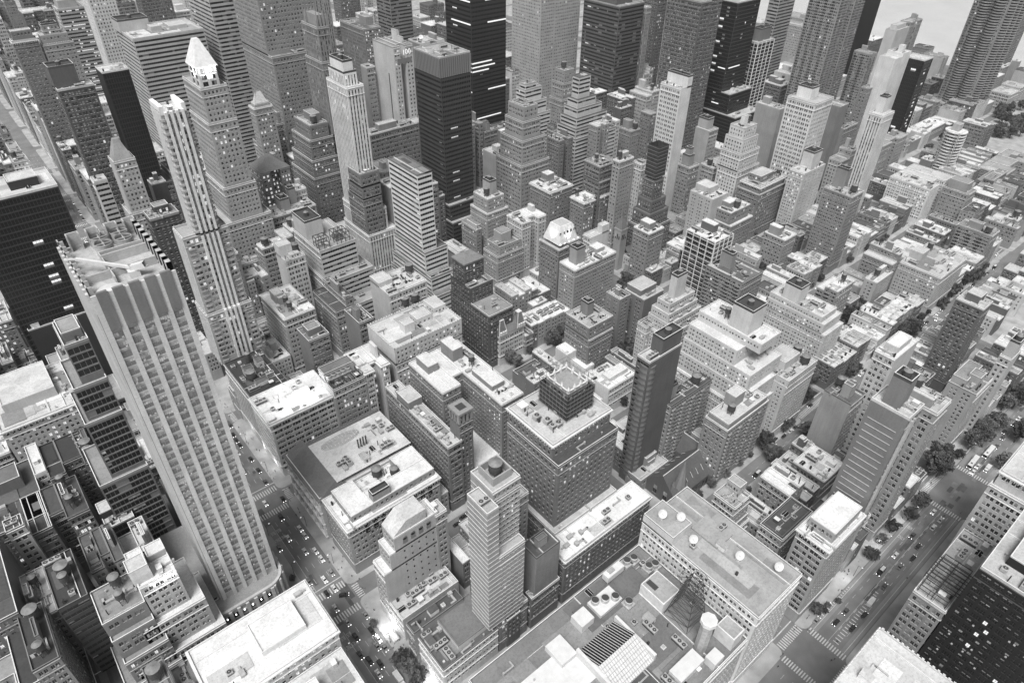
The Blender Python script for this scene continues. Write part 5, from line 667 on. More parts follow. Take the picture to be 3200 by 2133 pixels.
def pane(w, h, code, rng, lit=.06, dark=.6):
    """window pane quads in facade space at depth 0, origin lower left"""
    q = []; m = []
    def pick():
        t = rng.random()
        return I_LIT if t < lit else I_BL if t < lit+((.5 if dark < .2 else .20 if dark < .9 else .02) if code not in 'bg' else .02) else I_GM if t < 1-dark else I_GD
    if code in 'bg':
        n = max(1, int(w/1.7)); st = w/n; run = I_GD; k = 0
        for i in range(n):
            if k <= 0: run = pick(); k = rng.randint(1, 4) if run == I_LIT else rng.randint(1, 3)
            k -= 1
            if run in (I_LIT, I_BL): q += [qrect(i*st+.07, (i+1)*st-.07, h*.45, h, 0), qrect(i*st+.07, (i+1)*st-.07, 0, h*.45, 0)]; m += [run, I_GM if run == I_LIT else I_GD]
            else: q.append(qrect(i*st+.07, (i+1)*st-.07, 0, h, 0)); m.append(run)
            q.append(qrect((i+1)*st-.07, (i+1)*st+.07 if i < n-1 else w, 0, h, .05)); m.append(I_FR)
        q.append(qrect(0, .07, 0, h, .05)); m.append(I_FR)
    elif code in 'vV':
        n = max(1, int(round(h/3.7))); st = h/n; c = 2 if code == 'V' else 1
        for j in range(n):
            for i in range(c):
                a, b = w*i/c+.05, w*(i+1)/c-.05
                q.append(qrect(a, b, j*st+1.2, (j+1)*st-.1, 0)); m.append(pick())
            q.append(qrect(0, w, j*st-.1 if j else 0, j*st+1.2, .03)); m.append(I_FR if code == 'v' else I_CO)
        q.append(qrect(0, w, n*st-.1, n*st, .03)); m.append(I_FR)
        for i in range(c+1): q.append(qrect(max(0, w*i/c-.05), min(w, w*i/c+.05), 0, h, .04)); m.append(I_FR)
    else:
        t = pick()
        if t == I_BL or (t == I_GD and rng.random() < .35):
            k = rng.choice([.35, .5, .65])*h
            q += [qrect(0, w, 0, k, 0), qrect(0, w, k, h, 0)]; m += [I_GD if t == I_GD else I_GM, I_BL]
        else: q.append(qrect(0, w, 0, h, 0)); m.append(t)
        if w > 1.1: q.append(qrect(w/2-.05, w/2+.05, 0, h, .04)); m.append(I_FR)
        q.append(qrect(0, w, h*.5-.04, h*.5+.04, .045)); m.append(I_FR)
        q.append(qrect(-.05, w+.05, -.2, 0, .40)); m.append(I_CO)
        if rng.random() < .12 and .7 < w < 1.5:            # window air conditioner
            a = rng.uniform(0, w-.65); e = boxq(a, -.55, .02, a+.65, 0, .48, True); q.append(np.stack([e[..., 0], e[..., 2], -e[..., 1]], -1)); m.append(I_ME)
    if dark >= .97: m = [I_DK if k in (I_CO, I_FR) else k for k in m]
    return q, m
PANES = {}
PROF = {}
def pane_mesh(w, h, code, face, var, lit, dark):
    key = (round(w, 1), round(h, 1), code, face, var, lit, dark)
    if key not in PANES:
        q, m = pane(w, h, code, random.Random(str(key)), lit, dark)
        f = {'W': ((0, 0), (0, -1), (-1, 0), 0), 'S': ((0, 0), (1, 0), (0, -1), 0), 'E': ((0, 0), (0, 1), (1, 0), 0), 'N': ((0, 0), (-1, 0), (0, 1), 0)}[face]
        PANES[key] = mesh_from('window', [place(x, f) for x in q], m)
    return PANES[key]
def visible_faces(b): return ['W' if b[0] > CAM[0] else 'E', 'S' if b[1] > CAM[1] else 'N']
def clad(root, boxes, sty, tone, rng, quota, lit=.06, dark=.6, rec=.28, name='wall'):
    """boxes: (x0,y0,x1,y1,z0,z1) shells; one wall mesh and its windows as parts of root"""
    WQ = []; LG = {}; ind = []
    for b in boxes:
        vf = visible_faces(b)
        for F in 'WSEN':
            fc = FACES[F](b)
            code = (sty[0] if F in 'WE' else sty[1]) if F in vf and not (len(b) > 6 and F in b[6]) else 'n'
            q, holes = facade(fc[3], b[4], b[5], code, rng=rng, rec=rec)
            WQ += [place(x, fc) for x in q]
            if code == 'k' and len(holes):
                zs = sorted(set(np.round(holes[:, 2], 2))); ss = sorted(set(np.round(holes[:, 0], 2)))
                for i, s in enumerate(ss[::2]):
                    if i % 2 == 0:
                        for z in zs:
                            e = boxq(s, -.75-0, -.2, s+3.2, .0, 0)
                            x = np.stack([e[..., 0], e[..., 2]+z-.5, -e[..., 1]*1.6], -1); WQ.append(place(x, fc))
                            x = qrect(s, s+3.2, z-.5, z+.45, 1.2); WQ.append(place(x, fc))
            if code in 'pPtavV' and b[5]-b[4] > 12 and fc[3] > 6:
                for zz in ((b[5]-5.3, b[5]-.3) if b[4] > 1 else (b[4]+8.1, b[5]-5.3, b[5]-.3)):
                    e = boxq(-.0, -.34, 0, fc[3], 0, .34, True); x = np.stack([e[..., 0], e[..., 2]+zz, -e[..., 1]], -1); LG.setdefault(round(zz, 1), []).append(place(x, fc))
            for h in holes:
                ind.append((h, F, code, fc, b))
    def dist(t):
        h, F, code, fc, b = t
        p = place(np.array([[(h[0]+h[1])/2, (h[2]+h[3])/2, 0.]]), fc)[0]; return float(((p-CAM)**2).sum())
    ind.sort(key=dist)
    obj(name, mesh_from('wall', WQ, [I_WALL]*len(WQ)), root, col=tone)
    for lg in LG.values(): obj('ledge', mesh_from('ledge', lg, [I_WALL]*len(lg)), root, col=min(.8, tone*1.45+.05))
    for h, F, code, fc, b in ind[:quota]:
        p = place(np.array([[h[0], h[2], -rec]]), fc)[0]
        o = bpy.data.objects.new('window', pane_mesh(h[1]-h[0], h[3]-h[2], code, F, rng.randrange(9 if code not in 'bg' else 6), lit, dark))
        C.objects.link(o); o.location = p; o.parent = root
    q2 = []; m2 = []
    for h, F, code, fc, b in ind[quota:]:
        q, m = pane(h[1]-h[0], h[3]-h[2], code, rng, lit, dark)
        for x, k_ in zip(q, m):
            m2 += [k_]*len(x); x = x.copy(); x[..., 0] += h[0]; x[..., 1] += h[2]; x[..., 2] -= rec; q2.append(place(x, fc))
    if q2:
        # merge per material quickly
        A = np.concatenate(q2); o = obj('window', mesh_from('window', [A], [np.array(m2)]), root, kind='stuff')
def roofq(b, z, tone, par=1.0, coping=True, t=.35):
    x0, y0, x1, y1 = b[:4]; Q = [np.array([[[x0+t, y0+t, z], [x1-t, y0+t, z], [x1-t, y1-t, z], [x0+t, y1-t, z]]])]; M = [I_RO]
    for a in ((x0, y0, x1, y0+t), (x0, y1-t, x1, y1), (x0, y0+t, x0+t, y1-t), (x1-t, y0+t, x1, y1-t)):
        k = boxq(a[0], a[1], z, a[2], a[3], z+par); Q += [k[:4], k[4:]]; M += [I_WALL, I_CO if tone > .2 or (int(x0*10)+int(y0*10)) % 3 == 0 else I_FR]
    return Q, M
# rooftop equipment ------------------------------------------------
def eq(name, parts):
    return mesh_from(name, [p[0] for p in parts], [p[1] for p in parts], [WOOD, CONE, DARK, METAL, MACH, WHITE, COPE, HED, NET, GLOW, ROOF, GD])
W_, C_, D_, ME_, MA_, WH_, CO_, HE_, NE_, GL_, RF_, GL2_ = range(12)
def tank_mesh(r=2.1, h=3.8, leg=3.2):
    P = [(cyl(0, 0, leg, leg+h, r, n=18), W_), (cyl(0, 0, leg+h, leg+h+1.2, r*1.06, .02, n=18, cap=False), C_)]
    for i in range(4):
        a = math.pi/4+i*math.pi/2; x, y = r*.8*math.cos(a), r*.8*math.sin(a); P.append((bar((x, y, 0), (x, y, leg), .22), D_))
        b = a+math.pi/2; P.append((bar((x, y, .2), (r*.8*math.cos(b), r*.8*math.sin(b), leg-.2), .12), D_))
    P.append((boxq(-r*.8, -r*.8, leg-.25, r*.8, r*.8, leg-.02, True), D_))
    for k in (.2, .5, .8): P.append((cyl(0, 0, leg+h*k, leg+h*k+.08, r*1.015, n=18, cap=False), D_))
    return eq('water_tank', P)
TANKS = [tank_mesh(), tank_mesh(1.7, 3.3, 4.2), tank_mesh(2.6, 4.2, 2.4)]
def fan_unit(w, d, h, n):
    P = [(boxq(-w/2, -d/2, .3, w/2, d/2, h), MA_), (boxq(-w/2+.1, -d/2-.02, .7, w/2-.1, d/2+.02, h-.5), D_)]
    for i in range(n):
        x = -w/2+(i+.5)*w/n; r = min(w/n, d)*.4
        P += [(cyl(x, 0, h, h+.35, r, n=14, cap=False), ME_), (cyl(x, 0, h+.02, h+.12, r*.93, n=14), D_), (cyl(x, 0, h+.12, h+.3, r*.25, n=8), ME_)]
    return eq('fan_unit', P)
FANS = [fan_unit(2.4, 2.2, 1.7, 1), fan_unit(4.6, 2.2, 2.0, 2), fan_unit(6.5, 2.6, 2.4, 3)]
BOXES = [eq('air_handler', [(boxq(-1.5, -1, .2, 1.5, 1, 1.5), MA_), (boxq(1.5, -.4, .5, 3.2, .4, 1.1), ME_)]),
         eq('air_handler', [(boxq(-.9, -.9, 0, .9, .9, 1.1), WH_), (boxq(-.6, -.6, 1.1, .6, .6, 1.35), ME_)]),
         eq('air_handler', [(boxq(-2.4, -.5, .4, 2.4, .5, 1.1), ME_), (boxq(-2.4, -.5, .4, -1.6, 2.4, 1.1), ME_), (boxq(1.4, -1.1, 0, 3, 1.1, 1.9), MA_)])]
VENTS = [eq('roof_vent', [(cyl(0, 0, 0, 1.0, .28, n=8), ME_), (cyl(0, 0, 1.0, 1.3, .45, n=8), ME_)]),
         eq('chimney', [(boxq(-.5, -.4, 0, .5, .4, 2.2), NE_), (boxq(-.3, -.2, 2.2, .3, .2, 2.5), D_)]),
         eq('roof_vent', [(boxq(-.45, -.45, 0, .45, .45, .8), WH_)]), eq('flue', [(cyl(0, 0, 0, 3.2, .22, n=8), D_)]), eq('pipe_run', [(bar((-3.5, 0, .35), (2.5, 0, .35), .25), ME_), (bar((2.5, 0, .35), (2.5, 2.2, .35), .25), ME_), (bar((-3.5, .5, .3), (1.8, .5, .3), .18), D_)]), eq('roof_duct', [(boxq(-2.6, -.3, .3, 2.6, .3, .9), ME_), (boxq(2.0, .3, .3, 2.6, 2.4, .9), ME_), (cyl(-2.6, 0, 0, 1.4, .5, n=10), MA_)])]
SKYL = [eq('skylight', [(np.array([[[-1.8, -1.2, .5], [1.8, -1.2, .5], [1.8, 0, 1.2], [-1.8, 0, 1.2]], [[-1.8, 0, 1.2], [1.8, 0, 1.2], [1.8, 1.2, .5], [-1.8, 1.2, .5]]]), GL2_), (boxq(-1.9, -1.3, 0, 1.9, 1.3, .5), WH_), (boxq(-1.85, -.06, .9, 1.85, .06, 1.28), WH_)]),
        eq('roof_hatch', [(boxq(-1, -1.3, 0, 1, 1.3, 2.2), RF_), (boxq(-1.1, -1.4, 2.2, 1.1, 1.4, 2.35), CO_)]),
        eq('stair_bulkhead', [(boxq(-1.6, -2.2, 0, 1.6, 2.2, 2.6), CO_), (boxq(-1.7, -2.3, 2.6, 1.7, 2.3, 2.8), RF_), (boxq(-.45, -2.23, 0, .45, -2.2, 2.0), D_)])]
def planters():
    r = random.Random(3); P = []
    for i in range(7):
        x, y = r.uniform(-3, 3), r.uniform(-2, 2); P.append((boxq(x-.5, y-.3, 0, x+.5, y+.3, .45), CO_))
        for k in range(14):
            a, b, c = x+r.gauss(0, .35), y+r.gauss(0, .25), .5+r.random()*.9; s = .28; P.append((np.array([[[a-s, b, c-s], [a+s, b+.1, c-s], [a+s, b, c+s], [a-s, b-.1, c+s]]]), HE_))
    for i in range(3):
        x, y = r.uniform(-3, 3), r.uniform(-2, 2); P += [(boxq(x-.9, y-.3, .3, x+.6, y+.3, .42), WH_), (boxq(x+.5, y-.3, .4, x+.9, y+.3, .9), WH_)]
    return eq('planter', P)
PLANT = planters()
def gear(root, b, z, n, rng, tanks=0, gard=False, col=.4, avoid=()):
    x0, y0, x1, y1 = b; pl = list(avoid)
    def spot(r):
        for _ in range(24):
            if x1-x0 < 2*r+1 or y1-y0 < 2*r+1: return None
            x, y = rng.uniform(x0+r+.5, x1-r-.5), rng.uniform(y0+r+.5, y1-r-.5)
            if all(abs(x-a) > r+c and abs(y-b_) > r+c or (x-a)**2+(y-b_)**2 > (r+c)**2 for a, b_, c in pl) and not any(p[0] < x+r and p[2] > x-r and p[1] < y+r and p[3] > y-r for p in rects):
                pl.append((x, y, r)); return x, y
        return None
    rects = [p for p in avoid if len(p) == 4]; pl[:] = [p for p in avoid if len(p) == 3]
    for i in range(tanks):
        s = spot(2.4)
        if s: obj('water_tank', rng.choice(TANKS), root, (s[0], s[1], z), rng.random())
    if gard:
        for i in range(4):
            s = spot(3.2)
            if s: obj('planter', PLANT, root, (s[0], s[1], z), rng.choice([0, math.pi/2]))
    for i in range(n):
        k = rng.random()
        me = rng.choice(FANS) if k < .24 else rng.choice(BOXES) if k < .5 else rng.choice(SKYL) if k < .68 else rng.choice(VENTS)
        s = spot(1.9 if k < .5 else 1.6 if k < .68 else .6)
        if s: obj(me.name.split('.')[0], me, root, (s[0], s[1], z), rng.choice([0, math.pi/2, math.pi]), col=col)
def patches(root, b, z, tone, rng):
    W, D = b[2]-b[0]-2, b[3]-b[1]-2
    if W < 5 or D < 5: return
    for i in range(rng.randint(1, 2+int(W*D/260))):
        w, d = rng.uniform(.18, .5)*W, rng.uniform(.18, .5)*D; x, y = b[0]+1+rng.random()*(W-w), b[1]+1+rng.random()*(D-d)
        obj('roof_patch', mesh_from('roof_patch', [boxq(x, y, z+.01, x+w, y+d, z+.05+.037*i+rng.choice([0, .0, .25]))], [I_RO]), root, col=max(.05, min(.85, tone*rng.choice([.45, .7, .8, 1.15, 1.3] if tone > .12 else [.6, .8, 1.3, 2.2]))))
    K = []
    for i in range(rng.randint(1, 3)):      # low fire walls, pipes
        if rng.random() < .5: x = b[0]+1+rng.random()*W; K.append(boxq(x, b[1]+.4, z, x+.3, b[3]-.4, z+.71+i*.03))
        else: y = b[1]+1+rng.random()*D; K.append(boxq(b[0]+.4, y, z, b[2]-.4, y+.12, z+.43+i*.03))
    obj('roof_curb', mesh_from('roof_curb', K, [I_CO]*len(K)), root)
def category(n):
    for k, v in (('townhouse', 'house'), ('mansion', 'house'), ('museum', 'museum'), ('hotel', 'hotel'), ('apartment', 'apartment building'), ('store', 'store building'), ('tower', 'tower'), ('giant', 'tower'), ('club', 'club building'), ('office', 'office building')):
        if k in n: return v
    return 'building'
KIND = {'house': 'townhouse', 'museum': 'museum_building', 'hotel': 'hotel_building', 'apartment building': 'apartment_building', 'store building': 'store_building', 'tower': 'tower_building', 'club building': 'club_building', 'office building': 'office_building', 'building': 'city_building'}
NWIN = [0]
def quota_for(b, px):
    if px < 150: return 0
    return 100
def building(n, label, B, sty, wall, roof, o, px, group=None, quota=None):
    x0, y0, x1, y1, z = B; rng = random.Random(n+label)
    cat = category(n); bx = (x0+x1)/2; by = (y0+y1)/2
    root = thing(KIND[cat], label, cat, (bx, by, 0), group=group)
    L = lambda b: (b[0]-bx, b[1]-by, b[2]-bx, b[3]-by)
    tiers = o.get('tiers', []); boxes = []; zz = z; cur = (x0, y0, x1, y1); decks = []
    for t in tiers:
        boxes.append(cur+(t[0], zz)); decks.append((cur, zz)); cur = (x0-t[1], y0-t[2], x1+t[3], y1+t[4]); zz = t[0]
    boxes.append(cur+(0., zz)); decks.append((cur, zz))
    shells = [((x0, y0, x1, y1), z)]
    if 'parts' in o: boxes = [p[:4]+(0., p[4]) for p in o['parts']]; shells = [(p[:4], p[4]) for p in o['parts']]
    W, D = x1-x0, y1-y0; ups = list(o.get('up', []))
    if not tiers and 'up' not in o and px > 45 and sty[1] not in 'bgvV' and sty[0] not in 'g':
        k = rng.random(); rr = min(7, D*.3)
        if k < .42 and W > 13 and D > 11:          # light court in the front
            a, c = x0+W*rng.uniform(.3, .4), x0+W*rng.uniform(.6, .7); boxes = [(x0, y0, a, y1, 0., z), (a, y0+rr, c, y1, 0., z, 'WE'), (c, y0, x1, y1, 0., z)]
            shells = [((b[0], b[1], b[2], b[3]), z) for b in boxes]
        elif k < .75 and W > 9 and D > 12:         # lower rear extension or lower side
            if rng.random() < .5: a = y0+D*rng.uniform(.4, .65); h2 = z-rng.choice([3, 3.3, 6.4]); boxes = [(x0, y0, x1, a, 0., z), (x0, a, x1, y1, 0., h2, 'S')]; shells = [((x0, y0, x1, a), z), ((x0, a, x1, y1), h2)]
            else: a = x0+W*rng.uniform(.35, .6); h2 = z-rng.choice([3, 3.3, 6.4]); boxes = [(x0, y0, a, y1, 0., h2), (a, y0, x1, y1, 0., z)]; shells = [((x0, y0, a, y1), h2), ((a, y0, x1, y1), z)]
        if W > 8 and D > 8 and px > 60:
            (sb, sz) = shells[-1]; fx0 = (sb[0]-x0)/W; fx1 = (sb[2]-x0)/W; fy0 = (sb[1]-y0)/D
            if sz == z:
                for _ in range(rng.choice([1, 1, 2])):
                    a, c = rng.uniform(.05, .5), rng.uniform(.2, .6); w2, d2 = rng.uniform(.2, .42), rng.uniform(.2, .35)
                    ups.append((fx0+(fx1-fx0)*a, fy0+(1-fy0)*c, min(fx1, fx0+(fx1-fx0)*(a+w2))-.02, min(.98, fy0+(1-fy0)*(c+d2)), rng.choice([2.8, 3.2, 4.5, 6]) + (2 if z > 40 else 0)+.1*_, 'n'))
    lit = .018; dark = .70
    if sty[0] in 'bg' or sty[1] in 'bg': lit = .008; dark = .86
    if o.get('litp'): lit = .4
    if wall < .1: dark = .97; lit = .006 if sty[1] == 'g' else .03
    if o.get('litb'): lit = .012
    q = quota_for(B, px) if quota is None else quota
    root.location = (0, 0, 0)
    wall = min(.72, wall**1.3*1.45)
    clad(root, boxes, sty, wall, rng, q, lit, dark)
    # roofs
    if len(shells) > 1: decks = shells
    for i, (b, zt) in enumerate(decks):
        Q, M = roofq(b, zt, roof, .9 if z < 90 else 1.3); K = []
        obj('roof', mesh_from('roof', Q, M), root, col=o['deck'] if 'deck' in o and i == 1 else roof)
        if o.get('cor') and (i == 0 or shells is decks):
            k = .8
            for a in ((b[0]-k, b[1]-k, b[2]+k, b[1]), (b[0]-k, b[3], b[2]+k, b[3]+k), (b[0]-k, b[1], b[0], b[3]), (b[2], b[1], b[2]+k, b[3])):
                K.append(boxq(a[0], a[1], zt-.9, a[2], a[3], zt-.15, True))
            s = b[0]+.2
            while s < b[2]: K.append(boxq(s, b[1]-.7, zt-1.9, s+.35, b[1], zt-.9, True)); s += 1.5
            s = b[1]+.2
            while s < b[3]: K.append(boxq(b[0]-.7, s, zt-1.9, b[0], s+.35, zt-.9, True)); s += 1.5
        if o.get('cren'):
            s = b[0]
            while s < b[2]-1: K.append(boxq(s, b[1], zt+.9, s+.9, b[1]+.35, zt+1.7)); K.append(boxq(s, b[3]-.35, zt+.9, s+.9, b[3], zt+1.7)); s += 1.9
            s = b[1]
            while s < b[3]-1: K.append(boxq(b[0], s, zt+.9, b[0]+.35, s+.9, zt+1.7)); K.append(boxq(b[2]-.35, s, zt+.9, b[2], s+.9, zt+1.7)); s += 1.9
        if K: obj('cornice', mesh_from('cornice', K, [I_CO]*len(K)), root)
        if px > 120 and i == 0: patches(root, b, zt, roof, rng)
    avoid = []
    for (a, b_, c, d, h, st) in ups:
        u = (x0+(x1-x0)*a, y0+(y1-y0)*b_, x0+(x1-x0)*c, y0+(y1-y0)*d)
        if h <= 0: continue
        clad(root, [u+(z, z+h)], st*2 if len(st) == 1 else st, wall*1.05, rng, 30, name='penthouse')
        qq, mm = roofq(u, z+h, roof, .6 if h < 9 else 1.6); obj('penthouse_roof', mesh_from('roof', qq, mm), root, col=min(.8, roof*.9+.08) if h < 9 else .07)  # tall housings: near-black deck colour paints the shaded inside of an open top
        if h >= 9 and u[2]-u[0] > 4.5 and u[3]-u[1] > 4.5: obj('water_tank', TANKS[1], root, ((u[0]+u[2])/2, (u[1]+u[3])/2, z+h-4.6))
        avoid.append(u)
    gb = max([b for b, zt in shells if zt == z], key=lambda b: (b[2]-b[0])*(b[3]-b[1]))
    gear(root, (gb[0]+.4, gb[1]+.4, gb[2]-.4, gb[3]-.4), z, int(o.get('ac', 0)*(2.2 if px > 400 else 1.3)), rng, o.get('tk', 0), o.get('gard'), roof, avoid)
    # small gear on the setback decks
    for i in range(1, len(decks) if decks is not shells else 0):
        b, zt = decks[i]; a = decks[i-1][0]
        if a[1]-b[1] > 3 and px > 300: gear(root, (b[0], b[1]+.3, b[2], a[1]-.2), zt, 5, rng, 0, False, roof)
    SPECIAL(root, n, o, (x0, y0, x1, y1, z), wall, roof, rng)
    return root
def frus(x0, y0, x1, y1, z0, z1, ix, iy, bottom=False):
    p = np.array([[x0, y0, z0], [x1, y0, z0], [x1, y1, z0], [x0, y1, z0], [x0+ix, y0+iy, z1], [x1-ix, y0+iy, z1], [x1-ix, y1-iy, z1], [x0+ix, y1-iy, z1]], float)
    return p[[[0, 1, 5, 4], [1, 2, 6, 5], [2, 3, 7, 6], [3, 0, 4, 7], [4, 5, 6, 7]]]
def lamp(name, loc, energy, size=3, to=None):
    l = bpy.data.lights.new(name, 'SPOT' if to is not None else 'POINT'); l.energy = energy; l.shadow_soft_size = size
    o = bpy.data.objects.new(name, l); C.objects.link(o); o.location = loc
    if to is not None:
        import mathutils
        l.spot_size = 1.6; l.spot_blend = .8; o.rotation_euler = mathutils.Vector(np.array(to)-np.array(loc)).to_track_quat('-Z', 'Y').to_euler()
    return o
def frames(root, x0, y0, x1, y1, z, h, nx, ny, t=.35):
    Q = []
    xs = np.linspace(x0, x1, nx+1); ys = np.linspace(y0, y1, ny+1)
    for x in xs:
        for y in ys: Q.append(bar((x, y, z), (x, y, z+h), t))
    for x in xs: Q.append(bar((x, y0, z+h), (x, y1, z+h), t)); Q.append(bar((x, y0, z+h*.45), (x, y1, z+h*.45), t*.7))
    for y in ys: Q.append(bar((x0, y, z+h), (x1, y, z+h), t)); Q.append(bar((x0, y, z+h*.45), (x1, y, z+h*.45), t*.7))
    obj('steel_frame', mesh_from('steel_frame', Q, [I_DK]*len(Q)), root)
def dish_mesh():
    P = []; n = 20; r = 2.0
    for i in range(n):
        a, b = 2*math.pi*i/n, 2*math.pi*(i+1)/n
        for k in range(3):
            r0, r1 = r*k/3, r*(k+1)/3; h = lambda q: .18*q*q
            P.append([[r0*math.cos(a), r0*math.sin(a), h(r0)], [r1*math.cos(a), r1*math.sin(a), h(r1)], [r1*math.cos(b), r1*math.sin(b), h(r1)], [r0*math.cos(b), r0*math.sin(b), h(r0)]])
    P = np.array(P); t = math.radians(48); R = np.array([[1, 0, 0], [0, math.cos(t), -math.sin(t)], [0, math.sin(t), math.cos(t)]]); P = P@R.T
    az = math.radians(-35); Z = np.array([[math.cos(az), -math.sin(az), 0], [math.sin(az), math.cos(az), 0], [0, 0, 1]]); P = P@Z.T+[0, 0, 2.8]
    return eq('satellite_dish', [(P, WH_), (bar((0, 0, 0), (0, 0, 2.8), .3), ME_), (bar((0, 0, 2.8), (-1.2, -1.6, 3.9), .12), ME_), (boxq(-1, -1, 0, 1, 1, .2), WH_)])
DISH = dish_mesh()
TXT = {}
def text_mesh(txt, size, ext=.04): return TXT[txt]
def make_text(txt, size, ext=.04):
    cu = bpy.data.curves.new('t', 'FONT'); cu.body = txt; cu.size = size; cu.extrude = ext; cu.align_x = 'CENTER'; cu.align_y = 'CENTER'
    o = bpy.data.objects.new('t', cu); C.objects.link(o); bpy.context.view_layer.update()
    me = bpy.data.meshes.new_from_object(o.evaluated_get(bpy.context.evaluated_depsgraph_get())); bpy.data.objects.remove(o); return me
for t_, s_, e_ in (('100', 6, .04), ('BUS', 1.5, .004), ('ONLY', 1.5, .004)): TXT[t_] = make_text(t_, s_, e_); TXT[t_].materials.append(LIT if t_ == '100' else LINE)
def SPECIAL(root, n, o, b, wall, roof, rng):
    x0, y0, x1, y1, z = b
    if o.get('hip'):
        h = o['hip']; i = min(x1-x0, y1-y0)*.42
        obj('hipped_roof', mesh_from('hipped_roof', [frus(x0-.6, y0-.6, x1+.6, y1+.6, z+1, z+1+h, i, i)], [I_RO]), root, col=.24)
        if 'mansard' in n:
            for cx in (x0+3, x1-3):
                obj('mansard_pavilion', mesh_from('mansard_pavilion', [frus(cx-3.6, y0-.6, cx+3.6, y0+6.5, z+1, z+12, 2, 2)], [I_RO]), root, col=.2)
                Q = [bar((cx+sx*3.6, y0-.6 if sy < 0 else y0+6.5, z+1), (cx+sx*1.6, y0+1.4 if sy < 0 else y0+4.5, z+12), .35) for sx in (-1, 1) for sy in (-1, 1)]
                Q += [boxq(cx-1.8, y0+1.2, z+12, cx+1.8, y0+4.7, z+12.5)]
                for k in (-2, 0, 2): Q.append(boxq(cx+k-.7, y0-1, z+1, cx+k+.7, y0+1.2, z+4)); 
                obj('roof_ribs', mesh_from('roof_ribs', Q, [I_CO]*len(Q)), root)
    if o.get('spire'):
        h = o['spire']; i = min(x1-x0, y1-y0)*(.30 if h > 10 else .40)
        obj('pyramid_roof', mesh_from('pyramid_roof', [frus(x0+1, y0+1, x1-1, y1-1, z+1, z+1+h, i, i)], [I_RO]), root, col=.34 if h > 10 else .6)
    if o.get('sat'):
        for x, y in ((117, 70), (122, 64)): obj('satellite_dish', DISH, root, (x, y, z+5))
        for x, y in ((120.5, 55), (129, 37.5), (137, 24)): obj('satellite_dish', DISH, root, (x, y, z))
        clad(root, [(x0, 59.5, x0+12.5, 76, z, z+5)], 'nn', wall, rng, 0)
        q, m = roofq((x0, 59.5, x0+12.5, 76), z+5, roof, .6); obj('roof', mesh_from('roof', q, m), root, col=roof)
        for a in ((126, 46, 137, 60, 1.0), (134, 30, 140, 42, .5)):
            obj('roof_curb', mesh_from('roof_curb', [boxq(a[0], a[1], z, a[2], a[3], z+a[4])], [I_RO]), root, col=roof*.95)
    if o.get('crown'):
        Q = [frus(x0+1.5, y0+1.5, x1-1.5, y1-1.5, z, z+13, 3.5, 3.5)]; M = [I_CO]
        for k in range(6):
            s = x0+3+k*(x1-x0-6)/5; Q.append(bar((s, y0+1, z), (s*.8+(x0+x1)*.1, y0+4.4, z+12), .5)); M.append(I_CO)
        Q.append(boxq(x0+6, y0+6, z+13.02, x1-6, y1-6, z+13.2)); M.append(I_RO)
        for k in range(5):
            s = x0+4+k*(x1-x0-8)/4; Q.append(boxq(s-.7, y0+3.1, z+7, s+.7, y0+3.6, z+9)); M.append(I_GD)
        obj('crown', mesh_from('crown', Q, M), root, col=roof)
        for k in range(5): obj('flood_lamp', FLOOD, root, (x0+2+k*(x1-x0-4)/4, y0+.9, z+1)); 
        lamp('flood_lamp', ((x0+x1)/2, y0-1, z+3), 2600, .5, ((x0+x1)/2, y0+5, z+9)); lamp('flood_lamp', (x0-1, (y0+y1)/2, z+3), 1800, .5, (x0+5, (y0+y1)/2, z+9))
    if o.get('pinn'):
        w = x1-x0; Q = [boxq(x0+2, y0+2, z, x1-2, y1-6, z+9)]; M = [I_WALL]
        for i in range(4):
            for j in range(2):
                cx = x0+1+i*(w-2)/3; cy = y0+1+j*(y1-y0-8); Q += [boxq(cx-.8, cy-.8, z, cx+.8, cy+.8, z+6), frus(cx-.8, cy-.8, cx+.8, cy+.8, z+6, z+13, .78, .78)]; M += [I_WALL]*2
        obj('pinnacle', mesh_from('pinnacle', Q, M), root, col=wall*1.15)
    if o.get('sign'):
        me = text_mesh('100', 6); t = obj('number_sign', me, root, ((x0+x1)/2+3, y0-.2, z-4.5)); t.rotation_euler = (math.pi/2, 0, 0)
        obj('louver_panel', mesh_from('louver_panel', [boxq(x0+3, y0-.15, z-13, x1-2, y0, z-9, True)], [I_FR]), root)
        Q = [boxq(x0-.12, y0+(y1-y0)*.3, 6, x0, y0+(y1-y0)*.34, z-22)]; obj('service_slot', mesh_from('service_slot', Q, [I_DK]), root)
    if o.get('dish'): obj('satellite_dish', DISH, root, (x0+8, y0+12, z))
    if o.get('capb'):
        Q = [boxq(x0-.3, y0-.3, z-14, x1+.3, y1+.3, z-.3, True)]; M = [I_FR]
        for k in range(int((x1-x0)/2)): Q.append(boxq(x0+k*2, y0-.5, z-14, x0+k*2+.25, y0-.3, z-.3)); M.append(I_DK)
        for k in range(int((y1-y0)/2)): Q.append(boxq(x0-.5, y0+k*2, z-14, x0-.3, y0+k*2+.25, z-.3)); M.append(I_DK)
        obj('cap_screen', mesh_from('cap_screen', Q, M), root)
        Q = []
        for k in range(int((x1-x0)/1.6)): Q.append(boxq(x0+k*1.6, y0-.22, 44, x0+k*1.6+.14, y0, z-14))
        for k in range(int((y1-y0)/1.6)): Q.append(boxq(x0-.22, y0+k*1.6, 44, x0, y0+k*1.6+.14, z-14))
        obj('mullions', mesh_from('mullions', Q, [I_DK]*len(Q)), root)
